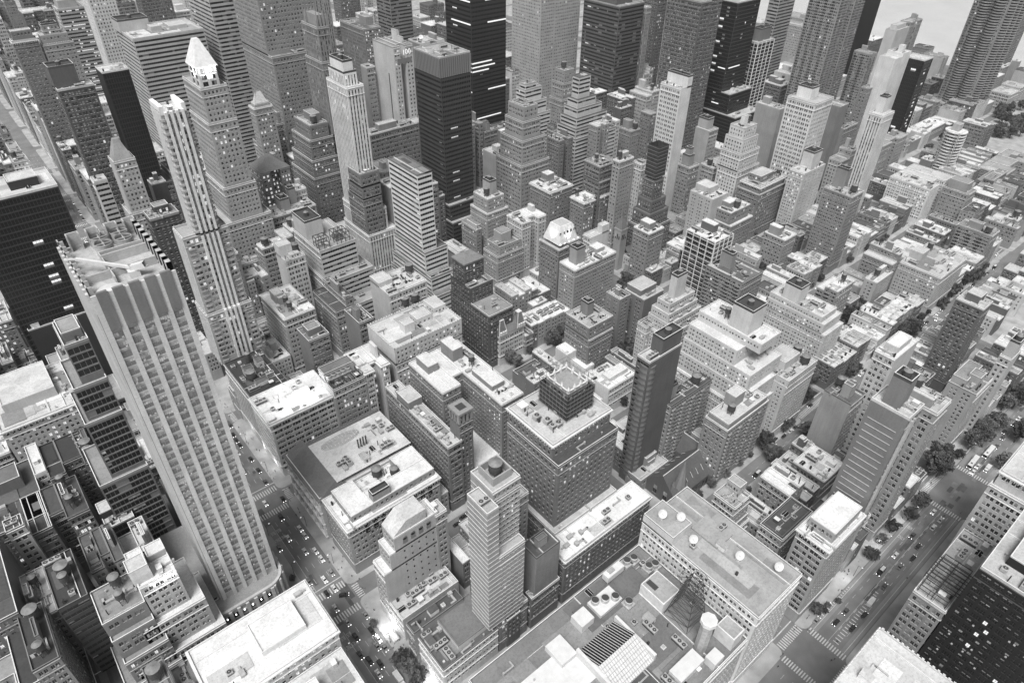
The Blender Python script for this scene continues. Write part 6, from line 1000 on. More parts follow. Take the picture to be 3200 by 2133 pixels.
    if o.get('litb'):
        fl = [(z-j*3.8, .93) for j in ((19, 20, 21, 26, 33, 37, 10, 5) if o['litb'] == 1 else (17, 27))]
        Q = []; r = random.Random(4)
        for zz, f in fl:
            a = 0 if zz < z-70 and zz > z-85 else r.uniform(0, .5)
            Q.append(boxq(x0+(x1-x0)*a, y0-.12, zz-1.6, x0+(x1-x0)*min(1, a+r.uniform(.45, 1)), y0, zz-.4, True)); Q.append(boxq(x0-.12, y0+1, zz-1.6, x0, y0+(y1-y0)*r.uniform(.2, .9), zz-.4, True))
        obj('lit_floor', mesh_from('lit_floor', Q, [I_LIT]*len(Q)), root)
    if o.get('louver'):
        Q = []; j = 3
        while j < z-8: Q.append(boxq(x0-.2, y0+2.2, j, x0, y1-1.5, j+.3, True)); j += 3.7
        Q2 = [boxq(x0-.06, y0+2.0, 4, x0-.02, y1-1.4, z-6)]
        obj('floor_line', mesh_from('floor_line', Q, [I_WALL]*len(Q)), root, col=.5)
        Q = [boxq(x0+3, y0-.9, 3, x0+4.2, y0, z-2), boxq(x0+5.4, y0-.9, 3, x0+6.4, y0, z-2)]; obj('pilaster', mesh_from('pilaster', Q, [I_WALL]*2), root, col=.5)
    if o.get('net'):
        Q = [boxq(x0-1.6, y0-1.6, z-16, x1+1.6, y1+1.6, z+9)[:4]]; obj('scaffold_net', mesh_from('scaffold_net', [np.concatenate(Q)], [8], [WOOD, CONE, DARK, METAL, MACH, WHITE, COPE, HED, NET]), root)
        Q = []
        for k in range(9):
            zz = z-16+k*3; Q += [bar((x0-1.8, y0-1.8, zz), (x1+1.8, y0-1.8, zz), .25), bar((x0-1.8, y0-1.8, zz), (x0-1.8, y1+1.8, zz), .25)]
        obj('scaffold', mesh_from('scaffold', Q, [I_FR]*len(Q)), root)
    if o.get('frame2'): frames(root, x0+1, y0+2, x0+9, y0+10, z, 8, 2, 2); frames(root, x0+14, y0+1, x1-4, y0+11, z, 8, 3, 2)
    if o.get('frame'):
        frames(root, x0+2, y0+1, x0+24, y1-1, z, 4, 5, 2, .3); frames(root, x0+6, y0-1, x0+18, y1, z+4, 3, 3, 1, .3)
    if o.get('fins'):
        Q = [boxq(x0+(x1-x0)*k/4-.25, y0-.6, 4, x0+(x1-x0)*k/4+.25, y0, z+.5) for k in range(5)]+[boxq(x0-.6, y0+(y1-y0)*k/4-.25, 4, x0, y0+(y1-y0)*k/4+.25, z+.5) for k in range(5)]
        zz = 6
        while zz < z: Q += [boxq(x0-.3, y0-.3, zz, x1+.1, y0, zz+.3, True), boxq(x0-.3, y0, zz, x0, y1, zz+.3, True)]; zz += 3.8
        obj('fin', mesh_from('fin', Q, [I_CO]*len(Q)), root)
    if o.get('fans'):
        for k in range(4): obj('cooling_fan', COOL, root, (x0+2.5, y0+5+k*3.6, z))
    if o.get('flood'):
        Q = [frus(x0+3, y0+3, x1-3, y1-3, z, z+25, 5, 5)]; obj('crown', mesh_from('crown', Q, [I_CO]), root)
        lamp('flood_lamp', (x0-6, y0-10, z-22), 60000, 1, (x0+8, y0+2, z-2))
    if o.get('round'):
        k = o['round']
        if k == 1:
            Q = []; zz = 8
            while zz < z-4:
                Q.append(cyl(x0+3.2, y0+3.2, zz, zz+1.5, 4.1, n=20)); zz += 3.7
            obj('curved_spandrel', mesh_from('curved_spandrel', Q, [I_WALL]*len(Q)), root, col=wall*1.1)
            obj('curved_window', mesh_from('curved_window', [cyl(x0+3.2, y0+3.2, 6, z-4, 3.9, n=20)], [I_GM]), root)
        elif k == 2:
            for (cx, cy) in ((x0, y0+9), (x0, y0+24), (x0+10, y0), (x0+28, y0), (x0+46, y0)):
                Q = []; M = []; zz = 6
                while zz < z: Q.append(cyl(cx, cy, zz, zz+1.2, 6.2, n=18)); M.append(I_WALL); zz += 2.95
                obj('bay_balcony', mesh_from('bay_balcony', Q, M), root, col=.30); obj('bay_window', mesh_from('bay_window', [cyl(cx, cy, 3, z, 5.2, n=18)], [I_GD]), root)
        elif k == 3:
            Q = []; zz = 5; cx, cy = (x0+x1)/2, (y0+y1)/2; r = max(x1-x0, y1-y0)*.62
            while zz < z: Q.append(cyl(cx, cy, zz, zz+.8, r, n=26)); zz += 3.2
            obj('ring_balcony', mesh_from('ring_balcony', Q, [I_CO]*len(Q)), root)
FLOOD = eq('flood_lamp', [(boxq(-.2, -.2, 0, .2, .2, .35), GL_)])
COOL = eq('cooling_fan', [(cyl(0, 0, 0, 2.0, 1.7, n=18), ME_), (cyl(0, 0, 2.0, 2.5, 1.75, 1.6, n=18, cap=False), WH_), (cyl(0, 0, 2.02, 2.1, 1.6, n=18), D_)])
BIGF = eq('cooling_tower', [(cyl(0, 0, 0, 4.0, 2.9, 2.7, n=24, cap=False), MA_), (cyl(0, 0, 3.3, 3.4, 2.6, n=24), D_), (cyl(0, 0, 3.9, 4.15, 2.95, 2.85, n=24, cap=False), ME_), (cyl(0, 0, 3.4, 3.9, .5, n=8), ME_), (bar((-2.6, 0, 3.6), (2.6, 0, 3.6), .3), ME_), (bar((0, -2.6, 3.6), (0, 2.6, 3.6), .3), ME_)])
# ---- the tallest pale striped tower, west side of the avenue
def hero_stripe():
    x0, y0, x1, y1, z = -43.5, 181, -18.2, 222, 188
    r = thing('tower_building', 'tallest pale tower with broad vertical stripes and a crane on its notched roof', 'tower'); rng = random.Random(1)
    Q = []; MQ = []; nb = 5; W = x1-x0; zc = 176
    pw = 1.7; bay = (W-pw)/nb
    clad(r, [(x0, y0, x1, y1, 26, z-2)], 'nn', .52, rng, 0)
    for i in range(nb+1):
        a = x0+i*bay; Q.append(boxq(a, y0-.6, 26, a+pw, y0, z+1.2))
    obj('pier', mesh_from('pier', Q, [I_WALL]*len(Q)), r, col=.66)
    for i in range(nb):
        a = x0+i*bay+pw; w = bay-pw
        for j in range(39):
            zz = 29+j*3.74
            key = pane_mesh(w/2-.15, 2.35, 'P', 'S', rng.randrange(9), .02, .1)
            for k in (0, 1):
                ob = bpy.data.objects.new('window', key if k else pane_mesh(w/2-.15, 2.35, 'P', 'S', rng.randrange(9), .02, .1)); C.objects.link(ob); ob.location = (a+.1+k*w/2, y0-.2, zz+.9); ob.parent = r
                if j < 20: ob['kind'] = 'stuff'
        obj('crown_panel', mesh_from('crown_panel', [boxq(a-.1, y0-1.0, zc, a+w+.1, y0, z+2)], [I_WALL]), r, col=.20)
    Q = []
    for i in range(12):
        a = y0+1+i*(y1-y0-2)/12; Q.append(boxq(x0-.8, a, 26, x0, a+1.5, z+1.5))
    obj('pier', mesh_from('pier', Q, [I_WALL]*len(Q)), r, col=.62)
    obj('window_strip', mesh_from('window_strip', [boxq(x0-.15, y0+.5, 27, x0, y1-.5, z-6)], [I_GM]), r)
    q, m = roofq((x0, y0, x1, y1), z-2, .5, 1.0, t=.6); obj('roof', mesh_from('roof', q, m), r, col=.5)
    Q = []
    for i in range(9):      # notched parapet
        a = y0+2+i*(y1-y0-5)/8
        for xx in (x0, x1-1.6): Q.append(boxq(xx, a, z-2, xx+1.6, a+.5, z+3)); Q.append(boxq(xx, a, z-2, xx+.4 if xx == x0 else xx+1.6, a+2.6, z+3))
    for i in range(4):
        a = x0+3+i*6; Q += [boxq(a, y1-.5, z-2, a+4, y1, z+4), boxq(a, y1-2.6, z-2, a+.4, y1-.5, z+4), boxq(a+3.6, y1-2.6, z-2, a+4, y1-.5, z+4)]
    obj('parapet', mesh_from('parapet', Q, [I_WALL]*len(Q)), r, col=.48)
    Q = [boxq(x0+9, y0+8, z-2, x0+9.4, y1-14, z+1), boxq(x0+2, y0+13, z-2, x1-2, y0+13.4, z+1), boxq(x0+9, y0+23, z-2, x1-2, y0+23.5, z+1.5), boxq(x0+9, y1-14, z-2, x1-2, y1-13.5, z+1)]
    obj('roof_wall', mesh_from('roof_wall', Q, [I_WALL]*4), r, col=.5)
    for x, y in ((x0+12, y1-4.5), (x0+18.5, y1-4.5), (x0+12, y1-10), (x0+18.5, y1-10)): obj('cooling_tower', BIGF, r, (x, y, z-2))
    # crane
    cr = obj('crane', None, r, (x0+15, y0+10, z-2))
    P = [(boxq(-1.6, -1.6, 0, 1.6, 1.6, 2.4), WH_), (bar((0, 0, 3), (-13, 12, 5.4), .9), WH_), (bar((0, 0, 3), (3.5, -2.8, 4.4), 1.9), WH_), (bar((0, 0, 2), (0, 0, 4.2), 1.6), WH_), (bar((-13, 12, 5.4), (-16, 14.6, 5.0), .5), WH_)]
    obj('crane_arm', eq('crane_arm', P), cr)
    P = [(cyl(0, 0, 0, .5, 4.2, n=28), WH_), (cyl(0, 0, .5, 1.6, 4.2, .8, n=28), WH_)]; obj('roof_disc', eq('roof_disc', P), r, (x0+6.5, y0+4.8, z-1.9))
    # podium with rounded corner, its own terrace and pier front
    c = thing('podium_building', 'rounded base wing with tall white piers at the foot of the tallest pale tower', 'building')
    ax0, ay0, ax1, ay1, az = -56, 173, -16, 233.5, 26; R = 9
    arc = [(ax1-R+R*math.cos(t), ay0+R+R*math.sin(t)) for t in np.linspace(-math.pi/2, 0, 8)]
    poly = [(ax0, ay0)]+arc+[(ax1, ay1), (ax0, ay1)]
    obj('wall', mesh_from('wall', [prism(poly, 0, az)], [I_WALL]), c, col=.30)
    a2 = [(ax1-R+(R-1.3)*math.cos(t), ay0+R+(R-1.3)*math.sin(t)) for t in np.linspace(-math.pi/2, 0, 8)]
    out = [(ax0, ay0)]+arc+[(ax1, ay1)]; inn = [(ax0, ay0+1.3)]+a2+[(ax1-1.3, ay1)]; Q = []
    for i in range(len(out)-1):
        (a, b), (cx, d) = out[i], out[i+1]; (e, f), (g, h) = inn[i], inn[i+1]
        Q += [[[a, b, az+1.2], [cx, d, az+1.2], [g, h, az+1.2], [e, f, az+1.2]], [[a, b, az], [cx, d, az], [cx, d, az+1.2], [a, b, az+1.2]], [[e, f, az], [g, h, az], [g, h, az+1.2], [e, f, az+1.2]]]
    obj('parapet', mesh_from('parapet', [np.array(Q)], [I_WALL]), c, col=.5)
    pts = [(ax0+1+i*4.0, ay0) for i in range(8)]; Q = []
    for i in range(9): a = ax0+i*3.9; Q.append(boxq(a, ay0-.7, 0, a+1.5, ay0, az+.2))
    for i in range(3, 12): a = ay0+R-8+i*4; Q.append(boxq(ax1, a, 0, ax1+.6, a+1.4, az+.2))
    for t in np.linspace(-1.3, -.1, 4): x, y = ax1-R+R*math.cos(t), ay0+R+R*math.sin(t); Q.append(cyl(x, y, 0, az+.2, .7, n=8))
    obj('pier', mesh_from('pier', Q, [I_WALL]*len(Q)), c, col=.55)
    for i in range(8):
        for j in range(5): 
            ob = obj('window', pane_mesh(2.2, 3.2, 'P', 'S', (i*5+j) % 9, .03, .5), c, (ax0+1.6+i*3.9, ay0-.05, 1.2+j*4.9))
        obj('wall_lamp', FLOOD, c, (ax0+2.6+i*3.9, ay0-.4, az-3.2))
    for i, (x, y) in enumerate(((-24, 186), (-22, 190), (-21, 194), (-51, 187), (-48, 184))): obj('planter', PLANT, c, (x, y, az))
def hero_white_stripe():
    r = thing('tower_building', 'slender white tower with bright vertical stripes and curved balconies before the pyramid roofed tower', 'tower'); rng = random.Random(2)
    T = [(25, 331.3, 37.5, 346, 122, 188), (17.2, 331.3, 42, 347, 72, 122), (16.6, 329.5, 43.5, 349, 36, 72)]
    clad(r, T, 'vP', .42, rng, 100)
    Q = []; Q2 = []
    for (x0, y0, x1, y1, z0, z1) in T:
        W = x1-x0; n = 4
        for k in range(n):
            a = (25+37.5)/2-4.6+k*2.7; Q.append(boxq(a, y0-1.5, z0, a+1.3, y0-.02, z1+1.2))
        for k in range(6): a = y0+k*(y1-y0)/6; Q.append(boxq(x0-.6, a, z0, x0-.02, a+.8, z1+1))
        zz = z0+1.5
        while zz < z1-3:
            if z0 > 100:
                Q2.append(cyl(x0+1.0, y0+1.0, zz, zz+1.1, 2.1, n=12)); Q2.append(cyl(x1-1.0, y0+1.0, zz, zz+1.1, 2.1, n=12))
            else:
                Q2.append(boxq(x0+1, y0-.6, zz, x0+4.6, y0, zz+1.0, True)); Q2.append(boxq(x1-4.6, y0-.6, zz, x1-1, y0, zz+1.0, True))
            zz += 3.4
        q, m = roofq((x0, y0, x1, y1), z1, .45, 1.2); obj('roof', mesh_from('roof', q, m), r, col=.45)
    obj('stripe_pilaster', mesh_from('stripe_pilaster', Q, [I_CO]*len(Q)), r); obj('balcony', mesh_from('balcony', Q2, [I_WALL]*len(Q2)), r, col=.36)
    for a in (25, 35.5): obj('roof_fin', mesh_from('roof_fin', [boxq(a, 331, 188, a+2, 346, 192)], [I_CO]), r)
    gear(r, (27.5, 332, 35, 345), 188, 3, rng)
    lamp('flood_lamp', (31, 338, 196), 1800, .6)
    b = building('corner base block', 'low arcade block with rooftop planting at the foot of the slender white striped tower', [15.3, 316, 44.5, 329.4, 24], 'PP', .34, .4, {'ac': 4, 'gard': 1}, 300)
def hero_pyramid(root):
    x0, y0, x1, y1 = 79.3, 443, 91.5, 460
    clad(root, [(x0, y0, x1, y1, 162, 176)], 'VV', .62, random.Random(3), 20)
    obj('pyramid_roof', mesh_from('pyramid_roof', [frus(x0-.8, y0-.8, x1+.8, y1+.8, 176, 191, 5.2, 7.2), boxq(x0-1, y0-1, 175.3, x1+1, y1+1, 176, True)], [I_CO, I_CO]), root)
    lamp('flood_lamp', (x0+6, y0-6, 165), 13000, .5, (x0+6, y0+3, 186)); lamp('flood_lamp', (x0-6, y0+8, 165), 10000, .5, (x0+2, y0+8, 186))
def hero_netcube(root, z):
    x0, y0, x1, y1, h = 109, 124, 121, 138, 14.5
    clad(root, [(x0, y0, x1, y1, z, z+h)], 'pp', .14, random.Random(3), 20)
    q, m = roofq((x0, y0, x1, y1), z+h, .30, 1.3, t=.7); obj('roof', mesh_from('roof', q, m), root, col=.34)
    for x, y in ((98, 132), (100, 127), (102.5, 122.5)): obj('fan_unit', FANS[0], root, (x, y, z), .0).scale = (1.3, 1.3, 1.5)
    obj('stair_bulkhead', SKYL[2], root, (97, 141, z), 0).scale = (1.2, .9, 1.2)
    Q = []
    for i in range(4):
        for j in range(4):
            if 0 < i < 3 and 0 < j < 3: continue
            x, y = x0+.4+(x1-x0-.8)*i/3, y0+.4+(y1-y0-.8)*j/3; Q += [boxq(x-.55, y-.55, z+h, x+.55, y+.55, z+h+2), cyl(x, y, z+h+2, z+h+2.8, .7, .3, n=8), cyl(x, y, z+h+2.8, z+h+4, .45, .05, n=8)]
    obj('finial', mesh_from('finial', Q, [I_CO]*len(Q)), root)
    SL = [WOOD, CONE, DARK, METAL, MACH, WHITE, COPE, HED, NET]
    obj('scaffold_net', mesh_from('scaffold_net', [boxq(x0-2.2, y0-2.2, z+1, x1+2.2, y1+2.2, z+h-1.5)[:4], boxq(x0-2.2, y0-2.2, z+1, x1+2.2, y1+2.2, z+1.02)], [8, 8], SL), root)
    Q = []
    for k in range(8):
        zz = z+1+k*2.5
        for a, b in (((x0-2.4, y0-2.4), (x1+2.4, y0-2.4)), ((x0-2.4, y0-2.4), (x0-2.4, y1+2.4)), ((x1+2.4, y0-2.4), (x1+2.4, y1+2.4)), ((x0-2.4, y1+2.4), (x1+2.4, y1+2.4))): Q.append(bar(a+(zz,), b+(zz,), .16))
    for k in range(9):
        t = k/8; Q += [bar((x0-2.4+t*(x1-x0+4.8), y0-2.4, z), (x0-2.4+t*(x1-x0+4.8), y0-2.4, z+h+2.5), .09), bar((x0-2.4, y0-2.4+t*(y1-y0+4.8), z), (x0-2.4, y0-2.4+t*(y1-y0+4.8), z+h+2.5), .09)]
        Q += [bar((x0-2.4+t*(x1-x0+4.8), y1+2.4, z), (x0-2.4+t*(x1-x0+4.8), y1+2.4, z+h+3), .09), bar((x1+2.4, y0-2.4+t*(y1-y0+4.8), z), (x1+2.4, y0-2.4+t*(y1-y0+4.8), z+h+2.5), .09)]
    obj('scaffold', mesh_from('scaffold', Q, [I_FR]*len(Q)), root)
def hero_stripetower():
    r = thing('tower_building', 'slim grey tower ringed by thin white floor lines with a tank on top', 'tower'); rng = random.Random(5)
    A = [(39.5, 93.7, 45, 106, 26, 104), (45.02, 97.5, 58.5, 111, 26, 108), (45.02, 93.7, 58.5, 97.48, 26, 73)]
    clad(r, [A[0]], 'nn', .34, rng, 0); clad(r, [A[1], A[2]], 'na', .34, rng, 100)
    Q = []
    for (x0, y0, x1, y1, z0, z1) in A:
        zz = z0
        while zz < z1-1: Q += [boxq(x0-.1, y0-.1, zz, x1, y0, zz+.22, True), boxq(x0-.1, y0, zz, x0, y1, zz+.22, True)]; zz += 3
        q, m = roofq((x0, y0, x1, y1), z1, .45, 1.0); obj('roof', mesh_from('roof', q, m), r, col=.5)
    obj('floor_line', mesh_from('floor_line', Q, [I_CO]*len(Q)), r)
    obj('fan_unit', FANS[1], r, (42, 99, 104)); obj('water_tank', TANKS[2], r, (52, 104.5, 108))
    Q = [boxq(47.5, 100.2, 108, 56.5, 100.7, 112), boxq(47.5, 108.7, 108, 56.5, 109.2, 112), boxq(47.5, 100.7, 108, 48, 108.7, 112), boxq(56, 100.7, 108, 56.5, 108.7, 112)]; obj('tank_screen', mesh_from('tank_screen', Q, [I_WALL]*4), r, col=.4)
    building('podium block', 'dark brick base block under the slim tower with white floor lines', [45.5, 94.2, 62, 112, 25.8], 'PP', .24, .42, {'ac': 1}, 300)
def hero_church():
    r = thing('church', 'dark gothic church with steep slate roof and stone corner spire', 'church'); rng = random.Random(6)
    def gab(x0, y0, x1, y1, ze, zr, axis):
        if axis == 'x': m_ = (y0+y1)/2; return np.array([[[x0, y0, ze], [x1, y0, ze], [x1, m_, zr], [x0, m_, zr]], [[x0, y1, ze], [x1, y1, ze], [x1, m_, zr], [x0, m_, zr]]]), np.array([[[x0, y0, ze], [x0, y1, ze], [x0, m_, zr], [x0, m_, zr]], [[x1, y0, ze], [x1, y1, ze], [x1, m_, zr], [x1, m_, zr]]])
        m_ = (x0+x1)/2; return np.array([[[x0, y0, ze], [x0, y1, ze], [m_, y1, zr], [m_, y0, zr]], [[x1, y0, ze], [x1, y1, ze], [m_, y1, zr], [m_, y0, zr]]]), np.array([[[x0, y0, ze], [x1, y0, ze], [m_, y0, zr], [m_, y0, zr]], [[x0, y1, ze], [x1, y1, ze], [m_, y1, zr], [m_, y1, zr]]])
    WQ = []; RQ = []
    for b in ((171, 96, 208, 117, 8, 19, 'x'), (201, 94, 213, 121, 8, 18.6, 'y'), (213, 99, 222, 114, 8, 15, 'x')):
        a, g = gab(*b); RQ.append(a+[0, 0, .05]); WQ += [g, boxq(b[0], b[1], 0, b[2], b[3], b[4])[:4]]
    obj('wall', mesh_from('wall', WQ, [I_WALL]*len(WQ)), r, col=.13); obj('roof', mesh_from('roof', RQ, [I_RO]*len(RQ)), r, col=.13)
    Q = [bar((171, 106.5, 19.1), (208, 106.5, 19.1), .35), bar((207, 94, 18.8), (207, 121, 18.8), .35)]
    for i in range(6): x = 175+i*4.6; Q += [bar((x, 98.5, 12), (x, 101, 14.8), .2), bar((x, 112, 14.8), (x, 114.5, 12), .2)]
    obj('ridge', mesh_from('ridge', Q, [I_CO]*len(Q)), r)
    Q = [boxq(171.5, 94.2, 0, 177.5, 100.2, 17), cyl(174.5, 97.2, 17, 37, 3.4, .1, n=8, cap=False)]+[frus(171.5+i*5, 94.2+j*5, 172.5+i*5, 95.2+j*5, 17, 21, .48, .48) for i in (0, 1) for j in (0, 1)]
    obj('spire', mesh_from('spire', Q, [I_WALL]*len(Q)), r, col=.26)
    for i in range(7): obj('window', pane_mesh(1.6, 4, 'p', 'S', i % 9, .0, .9), r, (180+i*3.2, 95.9, 2))
    for i in range(2): obj('window', pane_mesh(2.4, 6, 'p', 'W', i, .0, .9), r, (170.95, 104+i*7, 3))
def hero_church2():
    r = thing('church', 'small pale stone church with square bell tower and pointed cap', 'church')
    x, y = 332, 290
    Q = [boxq(x, y, 0, x+7.5, y+7.5, 38), boxq(x-.3, y-.3, 37, x+7.8, y+7.8, 38.4, True), boxq(x+8, y-6, 0, x+30, y+9, 13), boxq(x+2, y-12, 0, x+26, y-6.05, 9)]
    obj('wall', mesh_from('wall', Q, [I_WALL]*len(Q)), r, col=.38)
    obj('spire', mesh_from('spire', [frus(x, y, x+7.5, y+7.5, 38.4, 49, 3.2, 3.2), frus(x+3, y+3, x+4.5, y+4.5, 49, 58, .7, .7)], [I_RO]*2), r, col=.2)
    m_ = y+1.5; obj('roof', mesh_from('roof', [np.array([[[x+8, y-6, 13], [x+30, y-6, 13], [x+30, m_, 19], [x+8, m_, 19]], [[x+8, y+9, 13], [x+30, y+9, 13], [x+30, m_, 19], [x+8, m_, 19]]])], [I_RO]), r, col=.16)
    for k in range(3):
        obj('window', pane_mesh(1.1, 4.5, 'p', 'S', k, 0, 1), r, (x+1.3+k*1.9, y-.03, 29)); obj('window', pane_mesh(1.1, 4.5, 'p', 'W', k, 0, 1), r, (x-.03, y+2.4+k*1.9, 29))
def hero_altroof(root, z):
    # gabled skylight
    x0, x1, ya, ym, yb, zr = 55, 75.5, 35, 45.5, 56.5, z+7
    P = [(np.array([[[x0, ya, z+1.5], [x1, ya, z+1.5], [x1, ym, zr], [x0, ym, zr]]]), WH_), (np.array([[[x0, yb, z+1.5], [x1, yb, z+1.5], [x1, ym, zr], [x0, ym, zr]]]), GL2_), (boxq(x0, ya, z, x1, yb, z+1.5), WH_),
         (np.array([[[x0, ya, z+1.5], [x0, yb, z+1.5], [x0, ym, zr], [x0, ym, zr]], [[x1, ya, z+1.5], [x1, yb, z+1.5], [x1, ym, zr], [x1, ym, zr]]]), WH_), (boxq(x1, ya, z, x1+1.3, yb, zr-2), WH_), (boxq(x0-1.3, ya, z, x0, yb, zr-2), WH_)]
    for k in range(17):
        x = x0+.6+k*(x1-x0-1.2)/16; P += [(bar((x, yb, z+1.6), (x, ym, zr+.1), .22), WH_), (bar((x, ya, z+1.6), (x, ym, zr+.1), .2), ME_)]
    for k in range(7): y = ya+k*(ym-ya)/7; zz = z+1.65+k*(zr-z-1.5)/7; P.append((bar((x0, y, zz), (x1, y, zz), .14), ME_))
    obj('skylight', eq('skylight', P), root)
    for x, y in ((75, 67), (79, 65), (83, 63)): obj('cooling_fan', COOL, root, (x, y, z+2.5))
    obj('machine_deck', eq('machine_deck', [(boxq(72.5, 61, z, 85.5, 69, z+2.5), WH_)]), root)
    for (x, y) in ((100, 72), (103.5, 71), (105.5, 64), (108.5, 63), (86, 58)): obj('cooling_fan', COOL, root, (x, y, z+2)); obj('machine_deck', eq('machine_deck', [(boxq(x-2.2, y-2.2, z, x+2.2, y+2.2, z+2), MA_)]), root)
    obj('machine_box', eq('machine_box', [(boxq(86, 70, z+2, 96, 73.5, z+5.5), WH_), (bar((86, 70, z), (86, 70, z+2), .4), ME_), (bar((96, 73, z), (96, 73, z+2), .4), ME_), (boxq(88, 71, z+5.5, 91, 73, z+6.4), ME_)]), root)
    obj('machine_box', eq('machine_box', [(boxq(62, 61.5, z, 69, 68, z+5), WH_)]), root)
    obj('machine_box', eq('machine_box', [(boxq(46, 56, z, 54, 66, z+3), WH_), (boxq(20, 45, z, 54, 62, z+.6), WH_)]), root)
    obj('machine_box', eq('machine_box', [(boxq(76, 22, z, 90, 28, z+4), WH_)]), root)
    obj('machine_box', eq('machine_box', [(boxq(91, 17.8, z, 97, 22.5, z+4.5), WH_)]), root)
    obj('bulkhead', eq('bulkhead', [(boxq(94, 46.5, z, 104.5, 59, z+7), CO_), (boxq(94.5, 47, z+7, 104, 58.5, z+7.15), RF_), (boxq(96, 53, z+7.15, 98.5, 58, z+7.3), D_)]), root, col=.38)
    obj('bulkhead', eq('bulkhead', [(boxq(103, 18.5, z, 110, 27, z+8), CO_), (boxq(103.5, 19, z+8, 109.5, 26.5, z+8.1), RF_)]), root, col=.4)
    obj('round_flue', eq('round_flue', [(cyl(94.5, 27, z, z+19, 2.6, n=8), MA_), (cyl(94.5, 27, z+19, z+21, 3.3, n=8), CO_), (cyl(94.5, 27, z+21, z+21.2, 2.6, n=16), WH_)]), root)
    Q = []; bx, by, b, t, h = 101, 40, 6, 2.2, 26; cs = [(-1, -1), (1, -1), (1, 1), (-1, 1)]; n = 7
    lev = [(b+(t-b)*k/n, z+h*k/n) for k in range(n+1)]
    for k in range(n):
        (r0, z0), (r1, z1) = lev[k], lev[k+1]
        for i in range(4):
            (a, c), (d, e) = cs[i], cs[(i+1) % 4]
            Q += [bar((bx+a*r0, by+c*r0, z0), (bx+a*r1, by+c*r1, z1), .2), bar((bx+a*r0, by+c*r0, z0), (bx+d*r1, by+e*r1, z1), .11), bar((bx+d*r0, by+e*r0, z0), (bx+a*r1, by+c*r1, z1), .11), bar((bx+a*r1, by+c*r1, z1), (bx+d*r1, by+e*r1, z1), .2)]
    for k in range(12):
        a = k*math.pi/6; Q += [bar((bx+2*math.cos(a), by+2*math.sin(a), z+h), (bx+6*math.cos(a), by+6*math.sin(a), z+h-1.5), .14), bar((bx+6*math.cos(a), by+6*math.sin(a), z+h-1.5), (bx+6*math.cos(a+.52), by+6*math.sin(a+.52), z+h-1.5), .14)]
    obj('lattice_mast', mesh_from('lattice_mast', Q, [I_DK]*len(Q)), root)
    gear(root, (58, 18.5, 92, 34), z, 10, random.Random(8), 0, False, .4); gear(root, (78, 30, 93, 56), z, 8, random.Random(9))
    Q = [boxq(15.4, 63, z+.02, 115, 73, z+.1)]
def hero_palazzo(root, b):
    x0, y0, x1, y1, z = b
    Q = [np.array([[[x0-1.6, y0-1.6, z], [x0-1.6, y1+1.6, z], [x0+11, y1+1.6, z+4.2], [x0+11, y0+3, z+4.2]], [[x0-1.6, y1+1.6, z], [x1, y1+1.6, z], [x1, y1-5, z+3.6], [x0+11, y1-5, z+4.2]], [[x0-1.6, y0-1.6, z], [x0+11, y0+3, z+4.2], [x0+16, y0, z+2], [x0+16, y0, z]]])]
    obj('sloping_eaves', mesh_from('sloping_eaves', Q, [I_RO]), root, col=.17)
    obj('roof', mesh_from('roof', [np.array([[[x0+11, y0+1, z+4.2], [x1, y0+1, z+3.8], [x1, y1-5, z+3.8], [x0+11, y1-5, z+4.2]]])], [I_RO]), root, col=.7)
    cx, cy = 41, 226; a = np.linspace(0, 2*math.pi, 33); P = []
    zz = z+4.6
    ring = [[cx+11*math.cos(t), cy+3.6*math.sin(t)] for t in a]
    Q = [[[ring[i][0], ring[i][1], zz-.4], [ring[i+1][0], ring[i+1][1], zz-.4], [ring[i+1][0], ring[i+1][1], zz+.7], [ring[i][0], ring[i][1], zz+.7]] for i in range(32)]
    Q2 = [[[cx, cy, zz+1.6], [ring[i][0], ring[i][1], zz+.7], [ring[i+1][0], ring[i+1][1], zz+.7], [cx, cy, zz+1.6]] for i in range(32)]
    P = [(np.array(Q), WH_), (np.array(Q2), MA_)]
    for k in range(-5, 6): w = 3.6*math.sqrt(1-(k*2/11.)**2); P.append((bar((cx+k*2, cy-w, zz+.9), (cx+k*2, cy+w, zz+.9), .25), WH_)); P.append((bar((cx+k*2, cy, zz+1.7), (cx+k*2, cy+w, zz+.9), .2), WH_))
    obj('oval_skylight', eq('oval_skylight', P), root)
    for k in range(4): obj('flue', VENTS[3], root, (46+k*1.6, 214.5, z+5)).scale = (2, 2, 1.8)
    obj('fan_unit', FANS[1], root, (33, 210, z+4.5), 0)
    gear(root, (30, 203, 66, 212), z+4.2, 12, random.Random(3), 0, False, .5); gear(root, (55, 213, 69, 230), z+4, 9, random.Random(4), 0, False, .5)
    # columned front: pilasters with caps
    Q = []
    for k in range(7): a = y0+1+k*(y1-y0-3)/6; Q += [cyl(x0-.4, a, 2, z-3, .75, n=10), boxq(x0-1.3, a-1, z-3, x0+.2, a+1, z-2)]
    for k in range(3): Q.append(boxq(x0-1.3, y0-.3, (2, 12, 21)[k], x0, y1, (2, 12, 21)[k]+.7, True))
    obj('column', mesh_from('column', Q, [I_CO]*len(Q)), root)
